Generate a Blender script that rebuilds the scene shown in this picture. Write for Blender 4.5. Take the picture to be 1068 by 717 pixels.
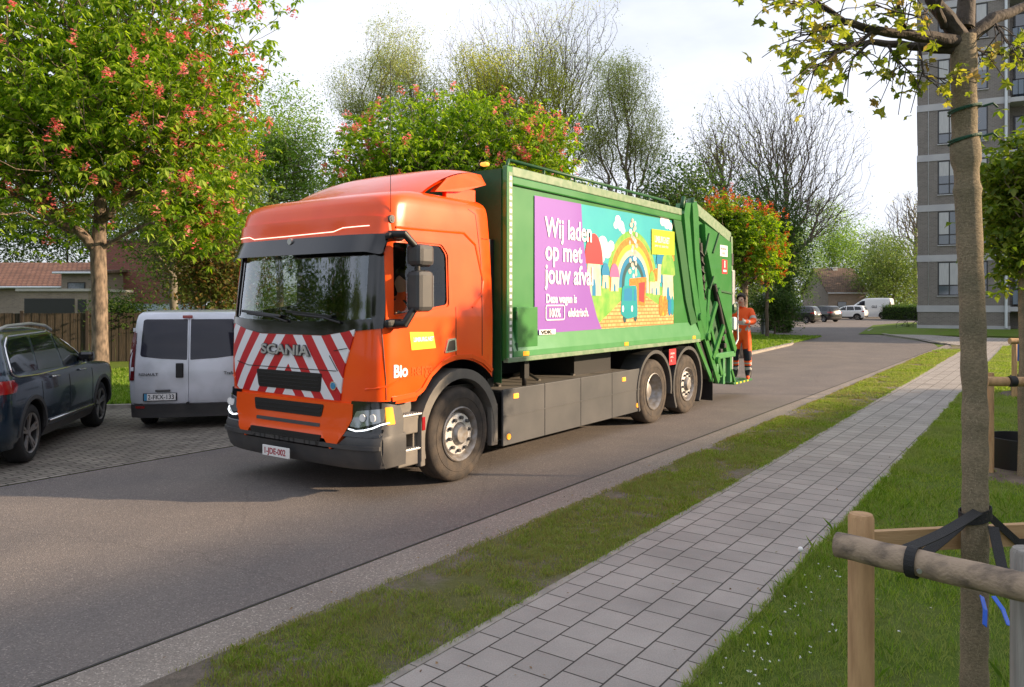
import bpy, bmesh, math, random
import numpy as np
from mathutils import Vector, Matrix, noise
R = math.radians
random.seed(7); rng = np.random.default_rng(7)
scene = bpy.context.scene
for o in list(bpy.data.objects): bpy.data.objects.remove(o)

# ------------------------------------------------------------ camera, sky, sun, exposure
CAMH, FPX, HZ, CX = 1.95, 800.0, 316.0, 534.0
cam_d = bpy.data.cameras.new('camera'); cam = bpy.data.objects.new('camera', cam_d)
scene.collection.objects.link(cam); scene.camera = cam
cam.location = (0, 0, CAMH); cam.rotation_euler = (R(90), 0, 0)
cam_d.sensor_width = 36; cam_d.lens = 36*FPX/1068
cam_d.shift_y = -(358.5-HZ)/1068
cam_d.clip_start = .05; cam_d.clip_end = 2000
SUN_EL, SUN_AZ = 17.0, -4.0           # azimuth measured from +X towards +Y
world = bpy.data.worlds.new('World'); scene.world = world; world.use_nodes = True
wn = world.node_tree; wn.nodes.clear()
wo = wn.nodes.new('ShaderNodeOutputWorld'); bg = wn.nodes.new('ShaderNodeBackground')
sky = wn.nodes.new('ShaderNodeTexSky'); sky.sky_type = 'NISHITA'; sky.sun_disc = False
sky.sun_elevation = R(SUN_EL); sky.sun_rotation = R(90-SUN_AZ)
sky.air_density = 1.0; sky.dust_density = 2.5; sky.ozone_density = 1.0
tc = wn.nodes.new('ShaderNodeTexCoord'); mp = wn.nodes.new('ShaderNodeMapping'); mp.inputs['Scale'].default_value = (1, 1, 2.6)
nz = wn.nodes.new('ShaderNodeTexNoise'); nz.inputs['Scale'].default_value = 1.6; nz.inputs['Detail'].default_value = 7; nz.inputs['Roughness'].default_value = .55
cr = wn.nodes.new('ShaderNodeValToRGB'); cr.color_ramp.elements[0].position = .36; cr.color_ramp.elements[1].position = .62
cr.color_ramp.elements[0].color = (.5, .5, .5, 1); cr.color_ramp.elements[1].color = (1, 1, 1, 1)
mx = wn.nodes.new('ShaderNodeMixRGB'); mx.inputs[2].default_value = (7.3, 7.6, 8.5, 1)
wn.links.new(tc.outputs['Generated'], mp.inputs[0]); wn.links.new(mp.outputs[0], nz.inputs['Vector'])
wn.links.new(nz.outputs[0], cr.inputs[0]); wn.links.new(cr.outputs[0], mx.inputs[0])
wn.links.new(sky.outputs[0], mx.inputs[1]); wn.links.new(mx.outputs[0], bg.inputs[0]); wn.links.new(bg.outputs[0], wo.inputs[0])
bg.inputs[1].default_value = 0.078
sl = bpy.data.lights.new('sun', 'SUN'); so = bpy.data.objects.new('sun', sl); scene.collection.objects.link(so)
sl.energy = 5.0; sl.angle = R(1.0); sl.color = (1, .75, .50)
az, el = R(SUN_AZ), R(SUN_EL)
so.rotation_euler = Vector((math.cos(el)*math.cos(az), math.cos(el)*math.sin(az), math.sin(el))).to_track_quat('Z', 'Y').to_euler()
vs = scene.view_settings
vs.view_transform = 'Standard'; vs.look = 'None'; vs.gamma = 1; vs.use_curve_mapping = False; vs.exposure = 0.94

# ------------------------------------------------------------ helpers
TH = R(35.4); U = Vector((math.sin(TH), math.cos(TH))); N = Vector((math.cos(TH), -math.sin(TH)))
def W(s, n): return (U.x*s+N.x*n, U.y*s+N.y*n)        # road frame: s along the road, n across it
def G(px, py):                                         # measured ground point
    Y = FPX*CAMH/(py-HZ); return ((px-CX)/FPX*Y, Y)
def PX(px, Y): return (px-CX)/FPX*Y
def PZ(py, Y): return CAMH-(py-HZ)/FPX*Y

M = {}
def nodes_of(m): return m.node_tree.nodes, m.node_tree.links
def mat(name, col, rough=.5, metal=0., col2=None, scale=6, detail=5, bump=0., bscale=60, coat=0., spec=.5, emit=None, lo=.35, hi=.65, stretch=None, rvar=0.):
    m = bpy.data.materials.new(name); m.use_nodes = True; n, l = nodes_of(m); b = n['Principled BSDF']
    b.inputs['Base Color'].default_value = (*col, 1); b.inputs['Roughness'].default_value = rough
    b.inputs['Metallic'].default_value = metal; b.inputs['Coat Weight'].default_value = coat; b.inputs['Coat Roughness'].default_value = .06
    b.inputs['Specular IOR Level'].default_value = spec
    t = n.new('ShaderNodeTexCoord'); v = t.outputs['Object']
    if stretch:
        mpp = n.new('ShaderNodeMapping'); mpp.inputs['Scale'].default_value = stretch; l.new(v, mpp.inputs[0]); v = mpp.outputs[0]
    if col2 or rvar:
        nn = n.new('ShaderNodeTexNoise'); nn.inputs['Scale'].default_value = scale; nn.inputs['Detail'].default_value = detail; l.new(v, nn.inputs['Vector'])
        r = n.new('ShaderNodeValToRGB'); r.color_ramp.elements[0].position = lo; r.color_ramp.elements[1].position = hi
        l.new(nn.outputs[0], r.inputs[0])
        if col2:
            r.color_ramp.elements[0].color = (*col, 1); r.color_ramp.elements[1].color = (*col2, 1)
            l.new(r.outputs[0], b.inputs['Base Color'])
        if rvar:
            mr = n.new('ShaderNodeMapRange'); mr.inputs[3].default_value = max(.02, rough-rvar); mr.inputs[4].default_value = min(1, rough+rvar)
            l.new(nn.outputs[0], mr.inputs[0]); l.new(mr.outputs[0], b.inputs['Roughness'])
    if bump:
        n2 = n.new('ShaderNodeTexNoise'); n2.inputs['Scale'].default_value = bscale; n2.inputs['Detail'].default_value = 4; l.new(v, n2.inputs['Vector'])
        bp = n.new('ShaderNodeBump'); bp.inputs['Strength'].default_value = bump; bp.inputs['Distance'].default_value = .01
        l.new(n2.outputs[0], bp.inputs['Height']); l.new(bp.outputs[0], b.inputs['Normal'])
    if emit:
        b.inputs['Emission Color'].default_value = (*emit[0], 1); b.inputs['Emission Strength'].default_value = emit[1]
    M[name] = m; return m
def leafmat(name, cols, trans=.45, rough=.5, tv=1.7, pn=None):
    m = bpy.data.materials.new(name); m.use_nodes = True; n, l = nodes_of(m); b = n['Principled BSDF']; b.inputs['Roughness'].default_value = rough
    b.inputs['Specular IOR Level'].default_value = .3
    g = n.new('ShaderNodeNewGeometry'); r = n.new('ShaderNodeValToRGB'); e = r.color_ramp.elements
    while len(e) < len(cols): e.new(.5)
    for i, c in enumerate(cols): e[i].position = i/(len(cols)-1); e[i].color = (*c, 1)
    l.new(g.outputs['Random Per Island'], r.inputs[0]); l.new(r.outputs[0], b.inputs['Base Color'])
    if pn:
        to = n.new('ShaderNodeTexCoord'); no = n.new('ShaderNodeTexNoise'); no.inputs['Scale'].default_value = pn[0]; no.inputs['Detail'].default_value = 4; l.new(to.outputs['Object'], no.inputs['Vector'])
        rp_ = n.new('ShaderNodeValToRGB'); rp_.color_ramp.elements[0].position = .42; rp_.color_ramp.elements[1].position = .66; l.new(no.outputs[0], rp_.inputs[0])
        mxx = n.new('ShaderNodeMixRGB'); l.new(rp_.outputs[0], mxx.inputs[0]); l.new(r.outputs[0], mxx.inputs[1]); mxx.inputs[2].default_value = (*pn[1], 1); r = mxx; l.new(r.outputs[0], b.inputs['Base Color'])
    t = n.new('ShaderNodeBsdfTranslucent'); hs = n.new('ShaderNodeHueSaturation'); hs.inputs['Value'].default_value = tv; hs.inputs['Saturation'].default_value = 1.1
    l.new(r.outputs[0], hs.inputs['Color']); l.new(hs.outputs[0], t.inputs[0])
    ms = n.new('ShaderNodeMixShader'); ms.inputs[0].default_value = trans
    l.new(b.outputs[0], ms.inputs[1]); l.new(t.outputs[0], ms.inputs[2]); l.new(ms.outputs[0], n['Material Output'].inputs[0])
    M[name] = m; return m
def glassmat(name, tint, rough=.02, k=1.4):
    m = bpy.data.materials.new(name); m.use_nodes = True; n, l = nodes_of(m); n.clear()
    out = n.new('ShaderNodeOutputMaterial'); tr = n.new('ShaderNodeBsdfTransparent'); tr.inputs[0].default_value = (*tint, 1)
    gl = n.new('ShaderNodeBsdfGlossy'); gl.inputs['Roughness'].default_value = rough; gl.inputs[0].default_value = (.9, .95, 1, 1)
    fr = n.new('ShaderNodeFresnel'); fr.inputs[0].default_value = 1.55
    ad = n.new('ShaderNodeMath'); ad.operation = 'MULTIPLY_ADD'; ad.inputs[1].default_value = k; ad.inputs[2].default_value = .03; ad.use_clamp = True
    l.new(fr.outputs[0], ad.inputs[0])
    gm = n.new('ShaderNodeNewGeometry'); bf_ = n.new('ShaderNodeMath'); bf_.operation = 'MULTIPLY_ADD'; bf_.inputs[1].default_value = -1; bf_.inputs[2].default_value = 1; l.new(gm.outputs['Backfacing'], bf_.inputs[0])
    mb_ = n.new('ShaderNodeMath'); mb_.operation = 'MULTIPLY'; l.new(ad.outputs[0], mb_.inputs[0]); l.new(bf_.outputs[0], mb_.inputs[1])
    ms = n.new('ShaderNodeMixShader'); l.new(mb_.outputs[0], ms.inputs[0]); l.new(tr.outputs[0], ms.inputs[1]); l.new(gl.outputs[0], ms.inputs[2])
    l.new(ms.outputs[0], out.inputs[0]); M[name] = m; return m

def link(o): scene.collection.objects.link(o); return o
def tag(o, label=None, cat=None, group=None, kind=None):
    if label: o['label'] = label
    if cat: o['category'] = cat
    if group: o['group'] = group
    if kind: o['kind'] = kind
    return o
def empty(name, loc, rz=0., label=None, cat=None, group=None):
    o = bpy.data.objects.new(name, None); o.empty_display_size = .2; link(o); o.location = loc; o.rotation_euler = (0, 0, rz)
    return tag(o, label, cat, group)
def copy_tree(o, parent=None):
    c = o.copy(); link(c); c.parent = parent
    for ch in [x for x in bpy.data.objects if x.parent == o]: copy_tree(ch, c)
    return c

class MB:
    def __init__(s): s.v = []; s.f = []; s.mi = []; s.sm = []
    def add(s, vs, fs, mi=0, smooth=False):
        b = len(s.v); s.v += [tuple(v) for v in vs]; s.f += [tuple(b+i for i in f) for f in fs]; s.mi += [mi]*len(fs); s.sm += [smooth]*len(fs); return s
    def box(s, a, b, mi=0, bev=0.):
        x0, y0, z0 = [min(p, q) for p, q in zip(a, b)]; x1, y1, z1 = [max(p, q) for p, q in zip(a, b)]
        if bev > 0:
            r = min(bev, (x1-x0)*.45, (y1-y0)*.45, (z1-z0)*.45); bm = bmesh.new(); bmesh.ops.create_cube(bm, size=1)
            for v in bm.verts: v.co = Vector(((x0+x1)/2+v.co.x*(x1-x0), (y0+y1)/2+v.co.y*(y1-y0), (z0+z1)/2+v.co.z*(z1-z0)))
            bmesh.ops.bevel(bm, geom=bm.edges[:], offset=r, segments=2, affect='EDGES', profile=.5)
            return s.frombm(bm, mi)
        return s.add([(x0,y0,z0),(x1,y0,z0),(x1,y1,z0),(x0,y1,z0),(x0,y0,z1),(x1,y0,z1),(x1,y1,z1),(x0,y1,z1)],
                     [(3,2,1,0),(4,5,6,7),(0,1,5,4),(1,2,6,5),(2,3,7,6),(3,0,4,7)], mi)
    def frombm(s, bm, mi=0, smooth=False):
        bm.verts.index_update(); s.add([v.co[:] for v in bm.verts], [[v.index for v in f.verts] for f in bm.faces], mi, smooth); bm.free(); return s
    def tube(s, pts, rad, seg=10, mi=0, smooth=True, cap=True):
        pts = [Vector(p) for p in pts]; rr = rad if isinstance(rad, (list, tuple)) else [rad]*len(pts)
        b = len(s.v); prev = None
        for i, p in enumerate(pts):
            d = (pts[min(i+1, len(pts)-1)]-pts[max(i-1, 0)]).normalized()
            if prev is None: a = d.orthogonal().normalized()
            else:
                a = prev-d*prev.dot(d); a = a.normalized() if a.length > 1e-6 else d.orthogonal().normalized()
            prev = a; c = d.cross(a)
            for k in range(seg):
                t = 2*math.pi*k/seg; s.v.append(tuple(p+(a*math.cos(t)+c*math.sin(t))*rr[i]))
        for i in range(len(pts)-1):
            for k in range(seg):
                k2 = (k+1) % seg; s.f.append((b+i*seg+k, b+i*seg+k2, b+(i+1)*seg+k2, b+(i+1)*seg+k)); s.mi.append(mi); s.sm.append(smooth)
        if cap:
            s.f.append(tuple(b+k for k in range(seg))[::-1]); s.mi.append(mi); s.sm.append(False)
            s.f.append(tuple(b+(len(pts)-1)*seg+k for k in range(seg))); s.mi.append(mi); s.sm.append(False)
        return s
    def bar(s, a, b, w, h, up=(0, 1, 0), mi=0):
        a, b = Vector(a), Vector(b); d = (b-a).normalized(); up = Vector(up); x = d.cross(up).normalized(); y = x.cross(d).normalized()
        vs = [p+x*(sx*w/2)+y*(sy*h/2) for p in (a, b) for sx, sy in ((-1,-1),(1,-1),(1,1),(-1,1))]
        return s.add(vs, [(0,3,2,1),(4,5,6,7),(0,1,5,4),(1,2,6,5),(2,3,7,6),(3,0,4,7)], mi)
    def lathe(s, prof, axis='y', c=(0, 0, 0), seg=40, mi=0, smooth=True, closed=False, cap=True):
        # prof: (radius, axial) pairs
        b = len(s.v); c = Vector(c); n = len(prof)
        for r, a in prof:
            for k in range(seg):
                t = 2*math.pi*k/seg; x, z = r*math.cos(t), r*math.sin(t)
                s.v.append(tuple(c+(Vector((x, a, z)) if axis == 'y' else Vector((x, z, a)) if axis == 'z' else Vector((a, x, z)))))
        for i in range(n if closed else n-1):
            for k in range(seg):
                k2 = (k+1) % seg; i2 = (i+1) % n
                s.f.append((b+i*seg+k, b+i*seg+k2, b+i2*seg+k2, b+i2*seg+k)); s.mi.append(mi); s.sm.append(smooth)
        if not closed and cap:
            for i in (0, n-1):
                if prof[i][0] > 1e-4: s.f.append(tuple(b+i*seg+k for k in range(seg))); s.mi.append(mi); s.sm.append(False)
        return s
    def prism(s, pts, y0, y1, plane='xz', mi=0):
        n = len(pts)
        def P(p, d): return (p[0], d, p[1]) if plane == 'xz' else (d, p[0], p[1]) if plane == 'yz' else (p[0], p[1], d)
        return s.add([P(p, y0) for p in pts]+[P(p, y1) for p in pts], [tuple(range(n)), tuple(range(n, 2*n))[::-1]]+[(i, i+n, (i+1) % n+n, (i+1) % n) for i in range(n)], mi)
    def build(s, name, mats, parent=None, sharp=40, recalc=True):
        me = bpy.data.meshes.new(name); me.from_pydata(s.v, [], s.f)
        for m in (mats if isinstance(mats, (list, tuple)) else [mats]): me.materials.append(M[m] if isinstance(m, str) else m)
        me.polygons.foreach_set('material_index', s.mi); me.polygons.foreach_set('use_smooth', s.sm); me.update()
        if recalc:
            bm = bmesh.new(); bm.from_mesh(me); bmesh.ops.recalc_face_normals(bm, faces=bm.faces)
            for e in bm.edges:
                if len(e.link_faces) == 2 and e.calc_face_angle(0) > R(sharp): e.smooth = False
            bm.to_mesh(me); bm.free()
        o = bpy.data.objects.new(name, me); link(o)
        if parent: o.parent = parent
        return o

def rpoly(pts, r=.05, seg=4):
    out = []; n = len(pts); rs = r if isinstance(r, (list, tuple)) else [r]*n
    for i in range(n):
        p, a, b = Vector(pts[i]), Vector(pts[i-1]), Vector(pts[(i+1) % n]); ri = rs[i]
        if ri <= 0: out.append(tuple(p)); continue
        da, db = (a-p), (b-p); ra = min(ri, da.length*.45, db.length*.45); A = p+da.normalized()*ra; B = p+db.normalized()*ra
        for k in range(seg+1):
            t = k/seg; out.append(tuple(A*(1-t)**2+p*2*t*(1-t)+B*t*t))
    return out

class Shell:
    """closed body lofted from horizontal slices; x back from the front, y across"""
    def __init__(s, rows, Df=.4, pf=3, Dr=.3, pr=4, crown=0.):
        s.r = np.array(rows, float); s.Df, s.pf, s.Dr, s.pr = Df, pf, Dr, pr
        # smooth resample with Catmull-like interpolation kept linear on z
    def at(s, z):
        z = min(max(z, s.r[0, 0]), s.r[-1, 0]); return [float(np.interp(z, s.r[:, 0], s.r[:, k])) for k in (1, 2, 3)]
    def front(s, y, z, off=0.):
        xf, xr, w = s.at(z); v = min(abs(y)/w, .9999); return Vector((xf+s.Df*(1-(1-v**s.pf)**(1/s.pf))-off, y, z))
    def rear(s, y, z, off=0.):
        xf, xr, w = s.at(z); v = min(abs(y)/w, .9999); return Vector((xr-s.Dr*(1-(1-v**s.pr)**(1/s.pr))+off, y, z))
    def side(s, x, z, sg, off=0.):
        xf, xr, w = s.at(z); y = w
        if x < xf+s.Df:
            t = min(1, (xf+s.Df-x)/s.Df); y = w*(1-t**s.pf)**(1/s.pf)
        elif x > xr-s.Dr:
            t = min(1, (x-xr+s.Dr)/s.Dr); y = w*(1-t**s.pr)**(1/s.pr)
        return Vector((x, sg*(y+off), z))
    def ring(s, z, na=12, inset=0.):
        xf, xr, w = s.at(z); xf += inset; xr -= inset; w -= inset; pts = []
        Df, Dr = s.Df, s.Dr
        if xf+Df > xr-Dr:
            k = (xr-xf)/(Df+Dr); Df *= k; Dr *= k
        for k in range(2*na+1):
            a = math.pi*(k/(2*na)); c, si = math.cos(a), math.sin(a)
            y = -w*math.copysign(abs(c)**(2/s.pf), c); x = xf+Df-Df*abs(si)**(2/s.pf); pts.append((x, y, z))
        for k in range(1, 6):
            t = k/6; pts.append((xf+Df+(xr-Dr-xf-Df)*t, w, z))
        for k in range(2*na+1):
            a = math.pi*(k/(2*na)); c, si = math.cos(a), math.sin(a)
            y = w*math.copysign(abs(c)**(2/s.pr), c); x = xr-Dr+Dr*abs(si)**(2/s.pr); pts.append((x, y, z))
        for k in range(1, 6):
            t = 1-k/6; pts.append((xf+Df+(xr-Dr-xf-Df)*t, -w, z))
        return pts
    def mesh(s, zs=None, inset=0., mi=0, sub=4):
        if zs is None:
            zs = []
            for i in range(len(s.r)-1):
                a, b = s.r[i, 0], s.r[i+1, 0]; nn = max(1, int((b-a)/.06)) if sub else 1
                zs += [a+(b-a)*k/nn for k in range(nn)]
            zs.append(s.r[-1, 0])
        mb = MB(); rings = [s.ring(z, inset=inset) for z in zs]; n = len(rings[0])
        for r in rings: mb.v += r
        for i in range(len(rings)-1):
            for k in range(n):
                k2 = (k+1) % n; mb.f.append((i*n+k, i*n+k2, (i+1)*n+k2, (i+1)*n+k)); mb.mi.append(mi); mb.sm.append(True)
        mb.f.append(tuple(range(n))[::-1]); mb.mi.append(mi); mb.sm.append(False)
        mb.f.append(tuple(range((len(rings)-1)*n, len(rings)*n))); mb.mi.append(mi); mb.sm.append(True)
        return mb
def smoothrows(rows, n=4):
    """monotone-ish smoothing of a slice table"""
    rows = np.array(rows, float); z = rows[:, 0]; out = []
    for i in range(len(rows)-1):
        p0 = rows[max(i-1, 0)]; p1 = rows[i]; p2 = rows[i+1]; p3 = rows[min(i+2, len(rows)-1)]
        for k in range(n):
            t = k/n; q = .5*((2*p1)+(-p0+p2)*t+(2*p0-5*p1+4*p2-p3)*t*t+(-p0+3*p1-3*p2+p3)*t**3)
            lo, hi = np.minimum(p1, p2), np.maximum(p1, p2); q = np.clip(q, lo, hi); q[0] = p1[0]+(p2[0]-p1[0])*t; out.append(q)
    out.append(rows[-1]); return np.array(out)

def patch(outline, proj, off=.006, thick=.02, step=.08, mi=0, mb=None, step2=None, smooth=True):
    """panel of any outline laid on a curved surface: proj(a, b, off) -> point"""
    bm = bmesh.new(); vs = [bm.verts.new((p[0], 0, p[1])) for p in outline]; bm.faces.new(vs)
    xs = [p[0] for p in outline]; zs = [p[1] for p in outline]; step2 = step2 or step
    def cuts(lo, hi, st, no):
        k = math.ceil(lo/st+1e-6)
        while k*st < hi-1e-6:
            co = (k*st, 0, 0) if no[0] else (0, 0, k*st)
            bmesh.ops.bisect_plane(bm, geom=bm.verts[:]+bm.edges[:]+bm.faces[:], plane_co=co, plane_no=no, dist=1e-5); k += 1
    cuts(min(xs), max(xs), step, (1, 0, 0)); cuts(min(zs), max(zs), step2, (0, 0, 1))
    bmesh.ops.remove_doubles(bm, verts=bm.verts, dist=1e-5)
    bm.verts.index_update(); mb = mb or MB(); co = [(v.co.x, v.co.z) for v in bm.verts]; n = len(co)
    fs = [[v.index for v in f.verts] for f in bm.faces]; be = [(e.verts[0].index, e.verts[1].index) for e in bm.edges if len(e.link_faces) == 1]
    bm.free()
    mb.add([proj(a, b, off) for a, b in co]+[proj(a, b, off-thick) for a, b in co], fs+[[i+n for i in f[::-1]] for f in fs], mi, smooth)
    b0 = len(mb.v)-2*n
    for a, b in be: mb.f.append((b0+a, b0+b, b0+b+n, b0+a+n)); mb.mi.append(mi); mb.sm.append(False)
    return mb
def cut(o, cutters):
    """carve the solids out of a mesh and keep only the result"""
    for c in cutters:
        co = c.build('cutter', 'black')
        co.parent = o.parent; bpy.context.view_layer.update()
        md = o.modifiers.new('b', 'BOOLEAN'); md.operation = 'DIFFERENCE'; md.object = co; md.solver = 'EXACT'; md.material_mode = 'TRANSFER'
        bpy.context.view_layer.update(); dg = bpy.context.evaluated_depsgraph_get()
        me = bpy.data.meshes.new_from_object(o.evaluated_get(dg)); o.modifiers.clear(); o.data = me; bpy.data.objects.remove(co)
    bm = bmesh.new(); bm.from_mesh(o.data)
    for e in bm.edges: e.smooth = not (len(e.link_faces) == 2 and e.calc_face_angle(0) > R(32))
    bm.to_mesh(o.data); bm.free()
    for p in o.data.polygons: p.use_smooth = True
def facing(kind):
    return {'-y': Matrix(((1,0,0),(0,0,-1),(0,1,0))), '+y': Matrix(((-1,0,0),(0,0,1),(0,1,0))),
            '-x': Matrix(((0,0,-1),(-1,0,0),(0,1,0))), '+x': Matrix(((0,0,1),(1,0,0),(0,1,0)))}[kind]
def text(s, size, m, loc, face, parent, name='lettering', bold=0., sx=1., ext=.002, align='LEFT', into=None, mi=0, proj=None):
    cu = bpy.data.curves.new('t', 'FONT'); cu.body = s; cu.size = size; cu.extrude = ext; cu.offset = bold; cu.align_x = align; cu.resolution_u = 3
    ob = bpy.data.objects.new('t', cu); link(ob); bpy.context.view_layer.update()
    me = bpy.data.meshes.new_from_object(ob.evaluated_get(bpy.context.evaluated_depsgraph_get())); bpy.data.objects.remove(ob)
    Rm = facing(face); vs = []
    for v in me.vertices:
        c = v.co.copy(); c.x *= sx; p = Rm @ c+Vector(loc)
        vs.append(proj(p) if proj else p)
    fs = [list(p.vertices) for p in me.polygons]; bpy.data.meshes.remove(me)
    if into is not None: into.add(vs, fs, mi); return None
    return MB().add(vs, fs).build(name, m, parent, recalc=False)

# ------------------------------------------------------------ materials
mat('orange_paint', (.90, .078, .003), .30, coat=.5, spec=.35, col2=(.93, .092, .004), scale=3, rvar=.05)
mat('orange_trim', (.80, .085, .003), .4, coat=.4, spec=.3)
mat('green_paint', (.030, .185, .036), .34, coat=.6, col2=(.038, .20, .042), scale=2.5, rvar=.08)
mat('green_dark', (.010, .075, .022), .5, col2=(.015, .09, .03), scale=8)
mat('green_in_shadow', (.018, .115, .026), .4, coat=.4)  # body green darkened, shadow painted into the colour of the rear pillar
mat('green_pale', (.060, .25, .085), .35, coat=.6, col2=(.085, .28, .11), scale=4)  # paler body green, the ledge's reflected light is put into the colour
mat('rail_pale', (.13, .22, .12), .45, col2=(.22, .29, .19), scale=12)
mat('plastic_dark', (.045, .046, .05), .5, col2=(.062, .060, .06), scale=6, bump=.15, bscale=120)
mat('plastic_grey', (.125, .115, .105), .6, col2=(.17, .155, .135), scale=5, bump=.1, bscale=90)
mat('skirt_grey', (.046, .049, .054), .5, col2=(.078, .078, .08), scale=2.2, lo=.3, hi=.75)
mat('black', (.008, .008, .009), .5)
mat('gloss_black', (.006, .006, .007), .12, coat=.5)
mat('grille_black', (.012, .012, .012), .6, bump=.6, bscale=90)
mat('rubber', (.035, .030, .027), .85, col2=(.07, .055, .043), scale=9, bump=.3, bscale=70)
mat('rubber_clean', (.016, .016, .017), .8, bump=.3, bscale=70)
mat('rim_grey', (.33, .33, .34), .45, metal=.5, col2=(.24, .21, .18), scale=14)
mat('chrome', (.75, .75, .76), .22, metal=1)
mat('trim_bright', (.72, .72, .72), .35, metal=.35, col2=(.6, .57, .53), scale=20)
mat('alu', (.55, .55, .56), .4, metal=.8)
mat('white', (.80, .80, .80), .45)
mat('white_paint', (.74, .76, .78), .3, coat=.8)
mat('silver_paint', (.66, .69, .77), .34, metal=.2, coat=.8, col2=(.49, .52, .57), scale=2)
mat('tape_white', (.78, .78, .76), .4)
mat('red', (.62, .02, .03), .45)
mat('red_lamp', (.28, .006, .008), .15, coat=1)
mat('amber', (.9, .30, .02), .25, coat=1, emit=((1, .35, .03), .5))
mat('amber_lit', (.9, .28, .03), .25, emit=((1, .38, .05), .8))
mat('led_white', (.9, .9, .85), .3, emit=((1, .86, .62), .8))
mat('led_cool', (.9, .9, .95), .3, emit=((.85, .93, 1), 1.2))
mat('lamp_glass', (.30, .33, .36), .08, metal=.6, coat=1)
mat('seat_cloth', (.02, .02, .022), .9)
mat('blue_cloth', (.10, .25, .55), .8)
mat('hivis', (.98, .13, .015), .7, col2=(.95, .10, .01), scale=14, bump=.3, bscale=25)
mat('reflective', (.42, .42, .40), .5)
mat('boot', (.012, .012, .013), .6)
mat('navy', (.012, .016, .028), .8, bump=.2, bscale=40)
mat('skin', (.62, .37, .27), .5)
mat('hair', (.025, .015, .01), .7)
mat('glove', (.45, .46, .47), .8)
mat('purple', (.265, .105, .44), .35, coat=.6)
mat('teal_sky', (.035, .36, .44), .35, coat=.6, col2=(.05, .42, .45), scale=1.2)
mat('ad_orange', (.85, .17, .03), .35, coat=.6, col2=(.9, .28, .05), scale=20)
mat('ad_yellow', (.85, .50, .06), .35, coat=.6)
mat('ad_green', (.13, .40, .06), .35, coat=.6, col2=(.30, .46, .10), scale=6)
mat('ad_dark', (.03, .09, .10), .35, coat=.6)
mat('ad_cream', (.72, .55, .36), .35, coat=.6, col2=(.80, .66, .48), scale=9)
mat('ad_pink', (.62, .14, .32), .35, coat=.6)
mat('ad_blue', (.02, .22, .42), .35, coat=.6)
mat('ad_cyan', (.015, .30, .33), .35, coat=.6)
mat('ad_lime', (.48, .60, .03), .35, coat=.6)
mat('ad_grey', (.45, .38, .36), .35, coat=.6, col2=(.62, .55, .5), scale=20)
mat('ad_white', (.82, .78, .80), .35, coat=.5)
mat('yellow_label', (.80, .58, .03), .35, coat=.6, col2=(.72, .66, .05), scale=3)
mat('plate_white', (.75, .75, .75), .35)
mat('plate_text', (.35, .01, .03), .5)
mat('suv_blue', (.013, .032, .058), .26, metal=.5, coat=.8, col2=(.016, .038, .066), scale=2)
mat('car_black', (.006, .006, .009), .25, coat=1)
mat('car_glass', (.010, .014, .016), .04, coat=.3, spec=.5)
mat('tint_glass', (.014, .014, .028), .06, spec=.45)
mat('lamp_dark', (.10, .008, .012), .2, coat=.5)
glassmat('windscreen_glass', (.70, .74, .72), k=2.6); glassmat('side_glass', (.85, .85, .82), k=.5)
mat('bark', (.085, .062, .045), .9, col2=(.16, .12, .085), scale=9, bump=1, bscale=22, stretch=(1, 1, .3))
mat('bark_chestnut', (.085, .066, .052), .9, col2=(.24, .18, .135), scale=12, detail=9, lo=.38, hi=.62, bump=1, bscale=14, stretch=(1, 1, .35))
mat('bark_pale', (.12, .105, .085), .9, col2=(.19, .17, .14), scale=9)
mat('bark_twig', (.12, .09, .07), .9, col2=(.19, .15, .12), scale=9)
mat('ivy_bark', (.02, .03, .012), .9, col2=(.06, .055, .03), scale=6, bump=1, bscale=20)
mat('maple_bark', (.038, .030, .024), .85, col2=(.08, .062, .048), scale=14, bump=.6, bscale=60)
leafmat('leaf_chestnut', [(.06, .13, .012), (.13, .23, .018), (.22, .33, .03), (.33, .42, .07)], tv=2.0)
leafmat('leaf_fresh', [(.13, .23, .04), (.21, .33, .07), (.30, .41, .10)])
leafmat('leaf_pale', [(.17, .20, .07), (.25, .28, .10), (.32, .34, .15)], trans=.6, tv=2.4)
leafmat('leaf_yellow', [(.17, .20, .035), (.26, .28, .05), (.33, .33, .09)], trans=.6, tv=2.2)
leafmat('leaf_dark', [(.032, .070, .014), (.06, .115, .024), (.11, .16, .04)])
leafmat('leaf_mid', [(.08, .13, .03), (.13, .19, .045), (.20, .25, .07)])
leafmat('leaf_maple', [(.10, .15, .02), (.20, .25, .03), (.32, .34, .05), (.26, .19, .06)], trans=.5)
leafmat('leaf_rust', [(.07, .11, .025), (.11, .15, .03), (.20, .10, .045), (.13, .17, .04)])
leafmat('blossom_red', [(.70, .12, .13), (.82, .25, .25), (.86, .42, .40)], trans=.3)
leafmat('blossom_orange', [(.60, .09, .04), (.70, .16, .07), (.55, .16, .06)], trans=.3)
leafmat('grass_blade', [(.085, .16, .015), (.14, .25, .02), (.20, .31, .04), (.28, .33, .09)], trans=.4, rough=.6)
leafmat('grass_dry', [(.14, .19, .03), (.25, .28, .055), (.36, .32, .15), (.19, .24, .045)], trans=.35, rough=.7, pn=(1.7, (.27, .24, .085)))

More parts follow.
